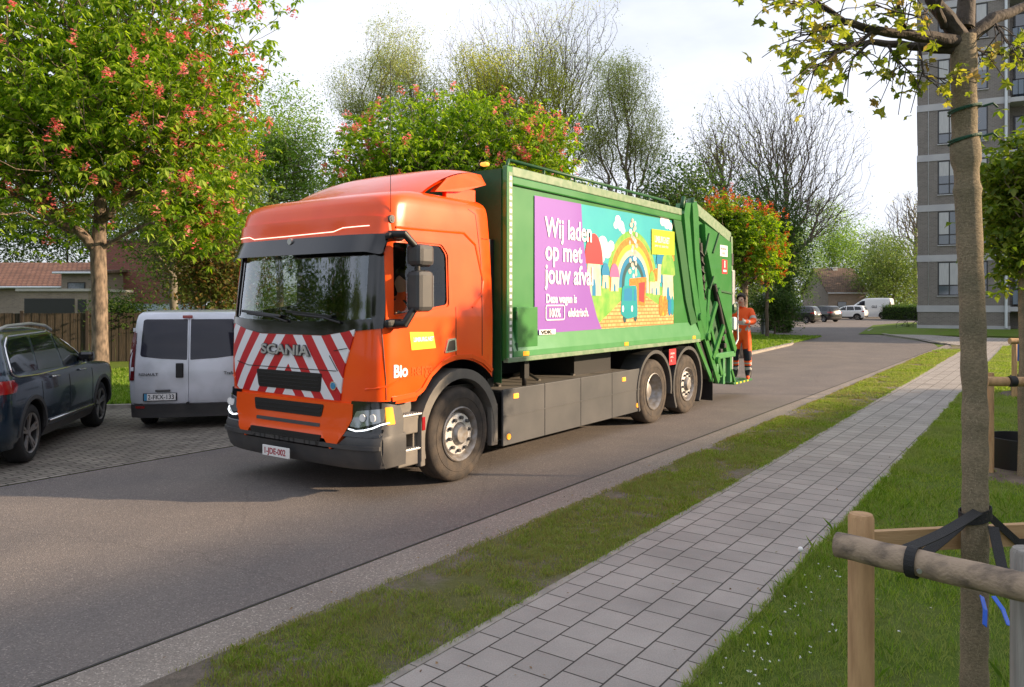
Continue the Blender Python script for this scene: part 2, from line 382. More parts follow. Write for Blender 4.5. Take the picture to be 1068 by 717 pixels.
def hazardmat():
    m = bpy.data.materials.new('hazard_stripes'); m.use_nodes = True; n, l = nodes_of(m); b = n['Principled BSDF']; b.inputs['Roughness'].default_value = .4
    t = n.new('ShaderNodeTexCoord'); s = n.new('ShaderNodeSeparateXYZ'); l.new(t.outputs['Object'], s.inputs[0])
    def mm(op, a, bb=None, c=None):
        q = n.new('ShaderNodeMath'); q.operation = op
        for i, v in enumerate((a, bb, c)):
            if v is None: continue
            if isinstance(v, (int, float)): q.inputs[i].default_value = v
            else: l.new(v, q.inputs[i])
        return q.outputs[0]
    ay = mm('ABSOLUTE', mm('SUBTRACT', s.outputs[1], 0.03))
    k = mm('ADD', mm('MULTIPLY', ay, 1.32), s.outputs[2])
    f = mm('FRACT', mm('MULTIPLY', mm('ADD', k, .035), 1/.385)); st = mm('GREATER_THAN', f, .5)
    mix = n.new('ShaderNodeMixRGB'); mix.inputs[1].default_value = (.50, .012, .018, 1); mix.inputs[2].default_value = (.72, .74, .78, 1)
    l.new(st, mix.inputs[0]); l.new(mix.outputs[0], b.inputs['Base Color']); M['hazard_stripes'] = m
hazardmat()
def asphaltmat(name, c1, c2, big1, big2):
    m = bpy.data.materials.new(name); m.use_nodes = True; n, l = nodes_of(m); b = n['Principled BSDF']; b.inputs['Roughness'].default_value = .82
    b.inputs['Specular IOR Level'].default_value = .35
    t = n.new('ShaderNodeTexCoord')
    v = n.new('ShaderNodeTexVoronoi'); v.inputs['Scale'].default_value = 120; l.new(t.outputs['Object'], v.inputs['Vector'])
    r = n.new('ShaderNodeValToRGB'); e = r.color_ramp.elements; e[0].position = .0; e[0].color = (*c1, 1); e[1].position = 1; e[1].color = (*c2, 1); q = e.new(.9); q.color = (c1[0]*1.5, c1[1]*1.5, c1[2]*1.5, 1)
    sp = n.new('ShaderNodeSeparateColor'); l.new(v.outputs['Color'], sp.inputs[0]); l.new(sp.outputs[0], r.inputs[0])
    nb = n.new('ShaderNodeTexNoise'); nb.inputs['Scale'].default_value = .9; nb.inputs['Detail'].default_value = 6; l.new(t.outputs['Object'], nb.inputs['Vector'])
    rb = n.new('ShaderNodeValToRGB'); rb.color_ramp.elements[0].position = .3; rb.color_ramp.elements[1].position = .7
    rb.color_ramp.elements[0].color = (*big1, 1); rb.color_ramp.elements[1].color = (*big2, 1); l.new(nb.outputs[0], rb.inputs[0])
    mu = n.new('ShaderNodeMixRGB'); mu.blend_type = 'MULTIPLY'; mu.inputs[0].default_value = 1; l.new(r.outputs[0], mu.inputs[1]); l.new(rb.outputs[0], mu.inputs[2])
    # thin wandering cracks
    n3 = n.new('ShaderNodeTexNoise'); n3.inputs['Scale'].default_value = 1.5; n3.inputs['Detail'].default_value = 5; l.new(t.outputs['Object'], n3.inputs['Vector'])
    ad = n.new('ShaderNodeMixRGB'); ad.inputs[0].default_value = .22; l.new(t.outputs['Object'], ad.inputs[1]); l.new(n3.outputs['Color'], ad.inputs[2])
    vc = n.new('ShaderNodeTexVoronoi'); vc.feature = 'DISTANCE_TO_EDGE'; vc.inputs['Scale'].default_value = .32; l.new(ad.outputs[0], vc.inputs['Vector'])
    cc = n.new('ShaderNodeValToRGB'); cc.color_ramp.elements[0].position = .0; cc.color_ramp.elements[0].color = (.62, .62, .62, 1); cc.color_ramp.elements[1].position = .004; l.new(vc.outputs['Distance'], cc.inputs[0])
    m2 = n.new('ShaderNodeMixRGB'); m2.blend_type = 'MULTIPLY'; m2.inputs[0].default_value = .35; l.new(mu.outputs[0], m2.inputs[1]); l.new(cc.outputs[0], m2.inputs[2])
    l.new(m2.outputs[0], b.inputs['Base Color'])
    bp = n.new('ShaderNodeBump'); bp.inputs['Strength'].default_value = .55; bp.inputs['Distance'].default_value = .006; l.new(v.outputs['Distance'], bp.inputs['Height']); l.new(bp.outputs[0], b.inputs['Normal'])
    M[name] = m
asphaltmat('asphalt', (.125, .113, .105), (.31, .275, .25), (.85, .84, .86), (1.12, 1.08, 1.05))
asphaltmat('gutter_concrete', (.19, .165, .145), (.50, .44, .38), (.85, .85, .85), (1.1, 1.1, 1.08))
def brickmat(name, c1, c2, mortar, bw, bh, ms, off=.5, rot=0., scale=1., rough=.85, plane='xy', big=.25, loc=(0, 0, 0), stain=None):
    m = bpy.data.materials.new(name); m.use_nodes = True; n, l = nodes_of(m); b = n['Principled BSDF']; b.inputs['Roughness'].default_value = rough
    t = n.new('ShaderNodeTexCoord'); mp = n.new('ShaderNodeMapping'); l.new(t.outputs['Object'], mp.inputs[0])
    if plane == 'xz':
        s = n.new('ShaderNodeSeparateXYZ'); c = n.new('ShaderNodeCombineXYZ'); l.new(t.outputs['Object'], s.inputs[0])
        l.new(s.outputs[0], c.inputs[0]); l.new(s.outputs[2], c.inputs[1]); l.new(s.outputs[1], c.inputs[2]); l.new(c.outputs[0], mp.inputs[0])
    mp.inputs['Rotation'].default_value = (0, 0, rot); mp.inputs['Location'].default_value = loc
    br = n.new('ShaderNodeTexBrick'); br.offset = off; br.inputs['Scale'].default_value = scale
    br.inputs['Brick Width'].default_value = bw; br.inputs['Row Height'].default_value = bh; br.inputs['Mortar Size'].default_value = ms; br.inputs['Mortar Smooth'].default_value = .3
    br.inputs['Color1'].default_value = (*c1, 1); br.inputs['Color2'].default_value = (*c2, 1); br.inputs['Mortar'].default_value = (*mortar, 1); l.new(mp.outputs[0], br.inputs['Vector'])
    nb = n.new('ShaderNodeTexNoise'); nb.inputs['Scale'].default_value = 1.3; nb.inputs['Detail'].default_value = 8; nb.inputs['Roughness'].default_value = .65; l.new(t.outputs['Object'], nb.inputs['Vector'])
    rb = n.new('ShaderNodeValToRGB'); rb.color_ramp.elements[0].position = .3; rb.color_ramp.elements[1].position = .7
    rb.color_ramp.elements[0].color = (1-big,)*3+(1,); rb.color_ramp.elements[1].color = (1+big*.4,)*3+(1,); l.new(nb.outputs[0], rb.inputs[0])
    nf = n.new('ShaderNodeTexNoise'); nf.inputs['Scale'].default_value = 120; nf.inputs['Detail'].default_value = 3; l.new(t.outputs['Object'], nf.inputs['Vector'])
    rf = n.new('ShaderNodeValToRGB'); rf.color_ramp.elements[0].position = .3; rf.color_ramp.elements[1].position = .7; rf.color_ramp.elements[0].color = (.85,.85,.85,1); rf.color_ramp.elements[1].color = (1.1,1.1,1.1,1); l.new(nf.outputs[0], rf.inputs[0])
    mu = n.new('ShaderNodeMixRGB'); mu.blend_type = 'MULTIPLY'; mu.inputs[0].default_value = 1; l.new(br.outputs[0], mu.inputs[1]); l.new(rb.outputs[0], mu.inputs[2])
    m3 = n.new('ShaderNodeMixRGB'); m3.blend_type = 'MULTIPLY'; m3.inputs[0].default_value = 1; l.new(mu.outputs[0], m3.inputs[1]); l.new(rf.outputs[0], m3.inputs[2]); last = m3
    if stain:
        ns = n.new('ShaderNodeTexNoise'); ns.inputs['Scale'].default_value = .75; ns.inputs['Detail'].default_value = 5; l.new(t.outputs['Object'], ns.inputs['Vector'])
        rs = n.new('ShaderNodeValToRGB'); rs.color_ramp.elements[0].position = .66; rs.color_ramp.elements[1].position = .76
        rs.color_ramp.elements[0].color = (0, 0, 0, 1); rs.color_ramp.elements[1].color = (.7, .7, .7, 1); l.new(ns.outputs[0], rs.inputs[0])
        ms_ = n.new('ShaderNodeMixRGB'); l.new(rs.outputs[0], ms_.inputs[0]); l.new(m3.outputs[0], ms_.inputs[1]); ms_.inputs[2].default_value = (*stain, 1); last = ms_
    l.new(last.outputs[0], b.inputs['Base Color'])
    inv = n.new('ShaderNodeMath'); inv.operation = 'SUBTRACT'; inv.inputs[0].default_value = 1; l.new(br.outputs['Fac'], inv.inputs[1])
    ad = n.new('ShaderNodeMath'); ad.operation = 'MULTIPLY_ADD'; ad.inputs[1].default_value = .12; l.new(nf.outputs[0], ad.inputs[0]); l.new(inv.outputs[0], ad.inputs[2])
    bp = n.new('ShaderNodeBump'); bp.inputs['Strength'].default_value = .8; bp.inputs['Distance'].default_value = .008
    l.new(ad.outputs[0], bp.inputs['Height']); l.new(bp.outputs[0], b.inputs['Normal']); M[name] = m
PR = -(math.pi/2-TH)
brickmat('path_tiles', (.305, .278, .255), (.365, .333, .305), (.045, .038, .032), .242, .242, .0055, rot=PR, big=.22, loc=(.1, .078, 0), stain=(.30, .22, .16))
brickmat('bay_pavers', (.19, .165, .14), (.27, .24, .20), (.045, .045, .03), .21, .105, .009, rot=PR, big=.35)
brickmat('tower_brick', (.185, .165, .150), (.235, .210, .190), (.27, .25, .235), .24, .085, .012, plane='xz', big=.1)
brickmat('house_brick', (.24, .19, .155), (.30, .24, .19), (.28, .25, .22), .22, .075, .01, plane='xz', big=.15)
brickmat('red_brick', (.22, .07, .05), (.30, .10, .07), (.2, .14, .12), .22, .075, .01, plane='xz', big=.15)
brickmat('roof_tiles', (.40, .17, .09), (.48, .22, .12), (.15, .07, .05), .3, .3, .03, big=.3)
brickmat('roof_brown', (.13, .085, .06), (.17, .11, .08), (.06, .04, .03), .3, .3, .03, big=.3)
mat('concrete', (.36, .34, .32), .85, col2=(.44, .42, .39), scale=3, bump=.2)
mat('kerb_concrete', (.22, .20, .175), .9, col2=(.34, .31, .27), scale=7, bump=.3, bscale=80)
mat('tar', (.045, .042, .038), .9)
mat('band_concrete', (.40, .40, .42), .8, col2=(.46, .46, .47), scale=1.2)
mat('frame_dark', (.02, .021, .023), .4)
mat('window_glass', (.055, .075, .10), .05, coat=1, spec=.9, col2=(.09, .11, .14), scale=.4)
mat('curtain', (.55, .55, .55), .9, col2=(.40, .41, .42), scale=9, stretch=(8, 8, .2))
mat('balcony_dark', (.05, .05, .055), .6)
mat('balcony_glass', (.10, .14, .19), .15, coat=.6)
mat('pipe_white', (.62, .66, .70), .4)
mat('fence_wood', (.026, .021, .015), .85, col2=(.060, .045, .030), scale=7, stretch=(6, 6, .5), bump=.5, bscale=30)
mat('post_wood', (.52, .32, .16), .75, col2=(.27, .145, .065), scale=6, detail=9, stretch=(5, 5, .7), bump=.4, bscale=50, lo=.45, hi=.85)
mat('post_weathered', (.24, .225, .205), .85, col2=(.34, .32, .29), scale=12, stretch=(5, 5, .4), bump=.5, bscale=50)
mat('log_wood', (.36, .27, .19), .8, col2=(.085, .066, .054), scale=7, detail=10, lo=.46, hi=.70, bump=.5, bscale=60, stretch=(1.2, 2, 2))
mat('plank_wood', (.42, .255, .12), .75, col2=(.52, .34, .18), scale=3, stretch=(.6, 4, 9), bump=.3, bscale=30)
mat('strap', (.012, .012, .013), .65, bump=.4, bscale=300)
mat('plastic_black', (.010, .010, .010), .5)
mat('blue_ribbon', (.01, .13, .75), .4)
mat('green_rope', (.008, .075, .038), .6, bump=.6, bscale=200)
mat('soil', (.10, .075, .055), .95, col2=(.16, .125, .095), scale=7, bump=1, bscale=30)
mat('metal_post', (.30, .31, .32), .5, metal=.3)
mat('mosaic_ad', (.70, .36, .13), .4)
brickmat('ad_bricks', (.66, .33, .11), (.78, .44, .18), (.45, .2, .07), .13, .055, .008, plane='xz', big=.1)
def burlapmat():
    m = bpy.data.materials.new('burlap'); m.use_nodes = True; n, l = nodes_of(m); b = n['Principled BSDF']; b.inputs['Roughness'].default_value = .95
    t = n.new('ShaderNodeTexCoord'); mp = n.new('ShaderNodeMapping'); mp.inputs['Rotation'].default_value = (0, .45, 0); mp.inputs['Scale'].default_value = (1, 1, 1.9); l.new(t.outputs['Object'], mp.inputs[0])
    a = n.new('ShaderNodeTexNoise'); a.inputs['Scale'].default_value = 85; a.inputs['Detail'].default_value = 8; a.inputs['Roughness'].default_value = .7; l.new(mp.outputs[0], a.inputs['Vector'])
    c = n.new('ShaderNodeTexNoise'); c.inputs['Scale'].default_value = 5; c.inputs['Detail'].default_value = 4; l.new(mp.outputs[0], c.inputs['Vector'])
    r = n.new('ShaderNodeValToRGB'); e = r.color_ramp.elements; e[0].position = .28; e[0].color = (.13, .108, .080, 1); e[1].position = .72; e[1].color = (.36, .30, .215, 1); l.new(a.outputs[0], r.inputs[0])
    r2 = n.new('ShaderNodeValToRGB'); e = r2.color_ramp.elements; e[0].position = .3; e[0].color = (.72, .74, .66, 1); e[1].position = .7; e[1].color = (1.15, 1.08, .98, 1); l.new(c.outputs[0], r2.inputs[0])
    mu = n.new('ShaderNodeMixRGB'); mu.blend_type = 'MULTIPLY'; mu.inputs[0].default_value = 1; l.new(r.outputs[0], mu.inputs[1]); l.new(r2.outputs[0], mu.inputs[2]); l.new(mu.outputs[0], b.inputs['Base Color'])
    bp = n.new('ShaderNodeBump'); bp.inputs['Strength'].default_value = .9; bp.inputs['Distance'].default_value = .006; l.new(a.outputs[0], bp.inputs['Height']); l.new(bp.outputs[0], b.inputs['Normal']); M['burlap'] = m
burlapmat()
def groundmat(name, g1, g2, soil, lo, hi, sc=1.6):
    m = bpy.data.materials.new(name); m.use_nodes = True; n, l = nodes_of(m); b = n['Principled BSDF']; b.inputs['Roughness'].default_value = .95; b.inputs['Specular IOR Level'].default_value = .1
    t = n.new('ShaderNodeTexCoord')
    a = n.new('ShaderNodeTexNoise'); a.inputs['Scale'].default_value = 22; a.inputs['Detail'].default_value = 9; a.inputs['Roughness'].default_value = .8; l.new(t.outputs['Object'], a.inputs['Vector'])
    r = n.new('ShaderNodeValToRGB'); e = r.color_ramp.elements; e[0].position = .3; e[0].color = (*g1, 1); e[1].position = .7; e[1].color = (*g2, 1); l.new(a.outputs[0], r.inputs[0])
    c = n.new('ShaderNodeTexNoise'); c.inputs['Scale'].default_value = sc; c.inputs['Detail'].default_value = 6; l.new(t.outputs['Object'], c.inputs['Vector'])
    r2 = n.new('ShaderNodeValToRGB'); e = r2.color_ramp.elements; e[0].position = lo; e[0].color = (0, 0, 0, 1); e[1].position = hi; e[1].color = (1, 1, 1, 1); l.new(c.outputs[0], r2.inputs[0])
    mx = n.new('ShaderNodeMixRGB'); l.new(r2.outputs[0], mx.inputs[0]); l.new(r.outputs[0], mx.inputs[1]); rs_ = n.new('ShaderNodeValToRGB'); e = rs_.color_ramp.elements; e[0].position = .32; e[0].color = (soil[0]*.45, soil[1]*.5, soil[2]*.5, 1); e[1].position = .62; e[1].color = (*soil, 1); l.new(a.outputs[0], rs_.inputs[0]); l.new(rs_.outputs[0], mx.inputs[2]); l.new(mx.outputs[0], b.inputs['Base Color'])
    bp = n.new('ShaderNodeBump'); bp.inputs['Strength'].default_value = 1; bp.inputs['Distance'].default_value = .03; l.new(a.outputs[0], bp.inputs['Height']); l.new(bp.outputs[0], b.inputs['Normal']); M[name] = m
groundmat('lawn', (.085, .14, .02), (.15, .22, .04), (.19, .21, .07), .5, .75)
groundmat('verge_soil', (.11, .125, .04), (.19, .19, .075), (.27, .225, .185), .42, .58)

mat('strip_blue', (.36, .46, .56), .6, col2=(.45, .53, .6), scale=6)
mat('blue_cloth2', (.03, .12, .45), .6)
# ------------------------------------------------------------ ground, road, path
def sheet(name, pts, z, m, kind='structure', thick=0.):
    mb = MB()
    if thick: mb.prism(pts, z-thick, z, plane='xy')
    else: mb.add([(p[0], p[1], z) for p in pts], [tuple(range(len(pts)))])
    o = mb.build(name, m); o['kind'] = kind
    if not thick:
        if o.data.polygons[0].normal.z < 0: o.data.flip_normals()
    return o
sheet('ground', [(-300, -60), (400, -60), (400, 500), (-300, 500)], -.02, 'lawn')
road_pts = [W(-12, -4.22), W(38, -4.22), W(41, -4.7), W(44, -5.7), W(48, -7.6), W(52, -9.2), G(905, 346.3), G(912, 343.3), G(925, 340.5), G(940, 338), (60, 92), (95, 135), (20, 140), (18, 92), (14, 74), (10, 62), W(50, -15), W(45, -13), W(42, -11.2), W(36, -9.9), W(28, -9.3), W(20, -9.12), W(-12, -9.12)]
sheet('road', road_pts, 0, 'asphalt')
def strip(name, n0, n1, s0, s1, z, m, thick=0.): return sheet(name, [W(s0, n0), W(s1, n0), W(s1, n1), W(s0, n1)], z, m, thick=thick)
strip('gutter', -4.20, -3.86, -12, 41, .004, 'gutter_concrete')
strip('gutter_joint', -4.228, -4.207, -12, 40, .006, 'tar')
def kerbline(name, pts, w, z, m='kerb_concrete'):
    mb = MB()
    for a, b in zip(pts[:-1], pts[1:]):
        A, B = Vector((*a, 0)), Vector((*b, 0)); L = (B-A).length; k = max(1, int(round(L/1.0)))
        for i in range(k):
            p = A.lerp(B, i/k); q = A.lerp(B, (i+1)/k-.008/ L*1.0 if L else 1); mb.bar(p+Vector((0, 0, z/2-.05)), q+Vector((0, 0, z/2-.05)), w, z+.1, up=(0, 0, 1))
    o = mb.build(name, m); o['kind'] = 'structure'; return o
kerbline('kerb', [W(-12, -3.81), W(40, -3.81)], .09, .016, 'gutter_concrete')
kerbline('kerb', [W(41, -4.3), W(44, -5.3), W(48, -7.2), W(52, -8.9), G(906, 345.6), G(914, 342.8), G(927, 340)], .25, .07)
kerbline('kerb', [W(20, -9.2), W(28, -9.4), W(36, -10.0), W(42, -11.35), W(44.5, -13), W(46, -15.5), W(47, -20)], .22, .09)
verge = sheet('verge_ground', [W(-12, -3.75), W(38.5, -3.75), W(41, -4.1), W(40, -3.2), W(36, -3.15), W(8, -2.80), W(-12, -2.80)], .025, 'verge_soil')
pathpts = [W(-12, -2.74), W(8, -2.74), W(22, -2.9), W(36, -3.1), W(43, -3.3), W(43, -1.75), W(36, -1.8), W(22, -1.66), W(8, -1.5), W(-12, -1.5)]
sheet('path', pathpts, .034, 'path_tiles')
kerbline('path_edging', [W(-12, -2.77), W(8, -2.77), W(22, -2.93), W(36, -3.13)], .055, .038)
sheet('path', [G(905, 346.5), G(914, 343.2), G(927, 340.3), G(940, 337.6), G(946, 338), G(932, 343), G(938, 346.5), G(965, 350), G(1000, 352.5), G(1068, 354), G(1068, 359), G(1020, 362), G(998, 361), G(985, 359.5), G(970, 357.8), G(955, 354.5), G(930, 350)], .042, 'path_tiles')
sheet('lawn_ground', [W(-12, -1.5), W(8, -1.5), W(22, -1.66), W(36, -1.8), W(42, -1.8), (60, 40), (60, -30), (5, -30)], .028, 'lawn')
# parking bays of clinker pavers
dS = Vector((.22, -.975)); dL = Vector((.975, .22))
back0 = Vector(G(119, 426)); back = [tuple(back0+dL*k) for k in (-14, 5.6)]
sheet('parking_bay', [W(-8, -9.14), W(16.5, -9.14), tuple(back0+dL*6.3), back[1], back[0]], .004, 'bay_pavers')
kerbline('kerb', [back[0], back[1], W(18.5, -9.25), W(20, -9.2)], .1, .07)
sheet('left_verge', [back[0], back[1], W(19, -9.3), W(28, -9.5), W(36, -10.1), W(42, -11.4), W(44.5, -13.1), W(46, -15.6), (-5, 46), (-60, 40), (-60, 20)], .05, 'lawn')
# bank the tower stands on
bk = MB(); c0 = Vector((PX(957, 50), 50)); e_ = Vector((.883, -.469)); q_ = Vector((.469, .883))
def TB(a, b): p = c0+e_*a+q_*b; return (p.x, p.y)
bk.add([(*TB(-3.2, -5), .03), (*TB(40, -5), .03), (*TB(40, -.5), .30), (*TB(-.6, -.5), .30), (*TB(-.8, 16), .30), (*TB(-3.4, 16), .03), (*TB(40, 16), .3)], [(0, 1, 2, 3), (0, 3, 4, 5), (3, 2, 6, 4)])
o = bk.build('grass_bank', 'lawn'); o['kind'] = 'structure'

# ------------------------------------------------------------ wheels shared by all vehicles
def truck_wheel(style, parent, x, sg, Rr=.515, wd=.30):
    """axis along y, outer face on side sg"""
    yo = sg*1.24; s = sg
    t = MB(); prof = [(.30, 0), (.305, .012), (.36, .004), (.44, -.002), (.485, .010), (.505, .030), (Rr, .055), (Rr, wd-.05), (.49, wd-.01), (.36, wd), (.30, wd)]
    t.lathe([(r, yo-s*a) for r, a in prof], c=(x, 0, Rr), seg=56, cap=False)
    for k in range(3): t.lathe([(Rr+.002, yo-s*(.09+k*.055)), (Rr-.012, yo-s*(.095+k*.055)), (Rr-.012, yo-s*(.103+k*.055)), (Rr+.002, yo-s*(.108+k*.055))], c=(x, 0, Rr), seg=56, cap=False)
    t.lathe([(.395, yo+s*.0015), (.40, yo+s*.004), (.405, yo+s*.0015)], c=(x, 0, Rr), seg=56, cap=False)
    w = t.build('wheel', 'rubber', parent)
    r = MB()
    if style == 'drive':
        r.lathe([(.302, yo-s*.004), (.285, yo+s*.006), (.27, yo-s*.02), (.255, yo-s*.05), (.235, yo-s*.16), (.20, yo-s*.19), (.15, yo-s*.19), (.13, yo-s*.12), (.10, yo-s*.10), (.0001, yo-s*.10)], c=(x, 0, Rr), seg=48, cap=False)
        for k in range(10):
            a = 2*math.pi*k/10; r.tube([(x+.175*math.cos(a), yo-s*.19, Rr+.175*math.sin(a)), (x+.175*math.cos(a), yo-s*.155, Rr+.175*math.sin(a))], .014, 6)
        r.build('rim', 'rim_grey', w)
    else:
        r.lathe([(.302, yo-s*.004), (.288, yo+s*.008), (.272, yo-s*.01), (.262, yo-s*.05), (.25, yo-s*.075), (.225, yo-s*.05), (.185, yo-s*.03), (.12, yo-s*.028), (.115, yo-s*.0), (.09, yo+s*.03), (.05, yo+s*.035), (.0001, yo+s*.035)], c=(x, 0, Rr), seg=48, cap=False)
        r.build('rim', 'rim_grey', w)
        h = MB(); h.lathe([(.225, yo-s*.046), (.222, yo-s*.03), (.13, yo-s*.018), (.125, yo-s*.03)], c=(x, 0, Rr), seg=40, cap=False)
        hb = h.build('wheel_trim', 'trim_bright', w)
        for k in range(10):
            a = 2*math.pi*(k+.3)/10; cx, cz = x+.178*math.cos(a), Rr+.178*math.sin(a)
            MB().tube([(cx, yo-s*.03, cz), (cx, yo+s*.012, cz)], .02, 8).build('wheel_nut', 'plastic_dark', w)
    return w

# ------------------------------------------------------------ the refuse truck (x back, y to its right side, near side is -y)
T0 = W(5.2, -5.28); TC = Vector(T0)-N*1.275
truck = empty('refuse_truck', (TC.x, TC.y, 0), math.pi/2-TH, 'orange cab refuse truck with green body and rainbow advert, driving on the road', 'garbage truck')
cabS = Shell(smoothrows([(.95, .03, 1.95, 1.225), (1.2, .02, 1.955, 1.235), (1.7, .035, 1.96, 1.235), (1.8, .05, 1.96, 1.235), (2.6, .13, 1.93, 1.215), (2.8, .15, 1.91, 1.208), (2.95, .18, 1.90, 1.198), (3.03, .25, 1.89, 1.18), (3.08, .38, 1.88, 1.14), (3.12, .60, 1.86, 1.06), (3.145, 1.0, 1.80, .88)]), Df=.33, pf=3.9, Dr=.07, pr=3)
cs = lambda sg: (lambda x, z, off: cabS.side(x, z, sg, off))
cfr = lambda y, z, off: cabS.front(y, z, off)
cab = cabS.mesh().build('cab', 'orange_paint', truck)
inner = cabS.mesh(zs=[1.0+.1*i for i in range(21)], inset=.07)
cutters = [inner]
wsout = rpoly([(-1.16, 1.74), (-1.14, 2.58), (1.14, 2.58), (1.16, 1.74)], .04)
cutters.append(patch(wsout, cfr, .2, .42, .1))
winout = rpoly([(.27, 1.83), (.30, 2.55), (1.0, 2.55), (1.09, 2.46), (1.09, 1.93)], [.02, .03, .03, .05, .05])
for sg in (-1, 1): cutters.append(patch(winout, lambda x, z, off, sg=sg: Vector((x, sg*(1.1+off), z)), .3, .4, 5))
arch = MB(); arch.lathe([(.84, -2), (.84, 2)], c=(1.31, 0, .49), seg=64); cutters.append(arch)
cut(cab, cutters)
# panels laid on the cab
def doorring(sg):
    o = [(.235, 2.63), (1.36, 2.645), (1.52, 2.52), (1.62, 2.2), (1.58, 2.07), (1.42, 1.96), (1.05, 1.86), (.19, 1.72)]
    p = patch(rpoly(o, .05), cs(sg), .012, .018, .09).build('door', 'orange_paint', truck)
    cut(p, [patch(rpoly([(.27, 1.81), (.30, 2.57), (1.01, 2.57), (1.11, 2.47), (1.11, 1.91)], .04), lambda x, z, off, sg=sg: Vector((x, sg*(1.1+off), z)), .3, .4, 5)])
    return p
for sg in (-1, 1):
    d = doorring(sg)
    g = patch(rpoly([(.26, 1.80), (.29, 2.58), (1.01, 2.58), (1.12, 2.48), (1.12, 1.90)], .04), cs(sg), -.012, .006, .1).build('side_window', 'side_glass', truck)
    h = patch(rpoly([(1.04, 1.41), (1.09, 1.56), (1.22, 1.57), (1.24, 1.43)], .02), cs(sg), .014, .02, .3).build('door_handle', 'chrome', d)
    patch(rpoly([(1.07, 1.43), (1.11, 1.54), (1.20, 1.55), (1.21, 1.44)], .02), cs(sg), .017, .004, .3).build('handle_recess', 'black', h)
    # shut lines
    for ln in ([(.20, 1.0), (.175, 1.4), (.16, 1.72)], [(1.235, 1.33), (1.235, 1.92)], [(1.70, 1.35), (1.70, 2.4), (1.62, 2.95), (1.5, 3.0)], [(1.72, 2.68), (1.93, 2.68)]):
        sm = MB()
        for a, b in zip(ln[:-1], ln[1:]):
            k = max(2, int(abs(b[1]-a[1])/.15)+int(abs(b[0]-a[0])/.15))
            pp = [cs(sg)(a[0]+(b[0]-a[0])*i/k, a[1]+(b[1]-a[1])*i/k, .001) for i in range(k+1)]
            sm.tube(pp, .0045, 4)
        sm.build('shut_line', 'black', truck)
    sw = MB(); swp = [(.34, 2.70), (1.40, 2.72), (1.60, 2.60), (1.73, 2.20), (1.70, 2.05), (1.52, 1.90)]
    for a, b in zip(swp[:-1], swp[1:]):
        k = max(2, int(math.hypot(b[0]-a[0], b[1]-a[1])/.1)); sw.tube([cs(sg)(a[0]+(b[0]-a[0])*i/k, a[1]+(b[1]-a[1])*i/k, -.004) for i in range(k+1)], .016, 6)
    sw.build('pressed_ridge', 'orange_paint', truck)
    # lower flare of the arch, light edge
    am = MB(); pts = [(.26, 1.0), (.60, 1.015), (.70, 1.06), (.82, 1.2), (1.0, 1.31), (1.25, 1.365), (1.5, 1.355), (1.72, 1.28), (1.88, 1.17), (1.95, 1.1)]
    for a, b in zip(pts[:-1], pts[1:]):
        am.bar(cs(sg)(a[0], a[1], .006), cs(sg)(b[0], b[1], .006), .045, .02, up=(0, 1, 0))
    am.build('arch_trim', 'orange_trim', truck)
    # crease on the door
    cm = MB(); cm.tube([cs(sg)(.08+.06*i, 1.10+.017*i, .0) for i in range(12)], [.012]*8+[.010, .007, .004, .001], 6); cm.build('door_crease', 'orange_paint', d)
    mb = MB(); mb.tube([cs(sg)(.30, 2.78, -.01), cs(sg)(.30, 2.78, .015)], .04, 14); mb.tube([cs(sg)(.30, 2.78, .012), cs(sg)(.30, 2.78, .02)], .022, 12); mb.build('roof_side_lamp', 'plastic_dark', truck)
lb = patch([(.53, 1.47), (.50, 1.655), (.86, 1.645), (.90, 1.475)][::-1], cs(-1), .005, .005, .2).build('yellow_sticker', 'yellow_label', truck)
text('LIMBURG.NET', .062, 'white', (.55, -1.245, 1.555), '-y', lb, bold=.002, sx=.8, proj=lambda p: cs(-1)(p.x, p.z, .010-(p.y+1.245)))
tb = text('Bio', .17, 'white', (.27, -1.245, 1.215), '-y', truck, name='white_lettering', bold=.006, sx=.9, proj=lambda p: cs(-1)(p.x, p.z, .004-(p.y+1.245)))
text('nerga', .17, 'orange_trim', (.53, -1.245, 1.215), '-y', truck, name='orange_lettering', bold=.004, sx=.85, proj=lambda p: cs(-1)(p.x, p.z, .003-(p.y+1.245)))
# windscreen, frame, visor
g = patch(rpoly([(-1.17, 1.73), (-1.15, 2.6), (1.15, 2.6), (1.17, 1.73)], .04), cfr, -.02, .008, .08).build('windscreen', 'windscreen_glass', truck)
fm = MB()
for sg in (-1, 1):
    patch([(sg*1.20, 1.72), (sg*1.185, 2.6), (sg*1.06, 2.6), (sg*1.09, 1.72)], cfr, .004, .03, .04, mb=fm)
    patch([(sg*1.075, 2.6), (sg*1.11, 1.80), (sg*1.02, 1.80), (sg*.99, 2.6)], cfr, -.012, .02, .05, mb=fm)
patch([(-1.2, 1.70), (-1.2, 1.80), (-.8, 1.775), (-.3, 1.76), (.3, 1.76), (.8, 1.775), (1.2, 1.80), (1.2, 1.70), (.8, 1.66), (.5, 1.62), (-.5, 1.62), (-.8, 1.66)], cfr, .012, .05, .06, mb=fm)
patch([(-1.15, 2.50), (-1.15, 2.62), (1.15, 2.62), (1.15, 2.50)], cfr, .004, .04, .08, mb=fm)
fm.build('windscreen_frame', 'gloss_black', truck)
wp = MB()
for y0 in (-.75, .05):
    wp.tube([cfr(y0, 1.75, .03), cfr(y0+.25, 1.80, .035), cfr(y0+.72, 1.83, .03)], .011, 6); wp.bar(cfr(y0+.15, 1.81, .02), cfr(y0+.85, 1.86, .02), .016, .025)
wp.build('wiper', 'black', truck)
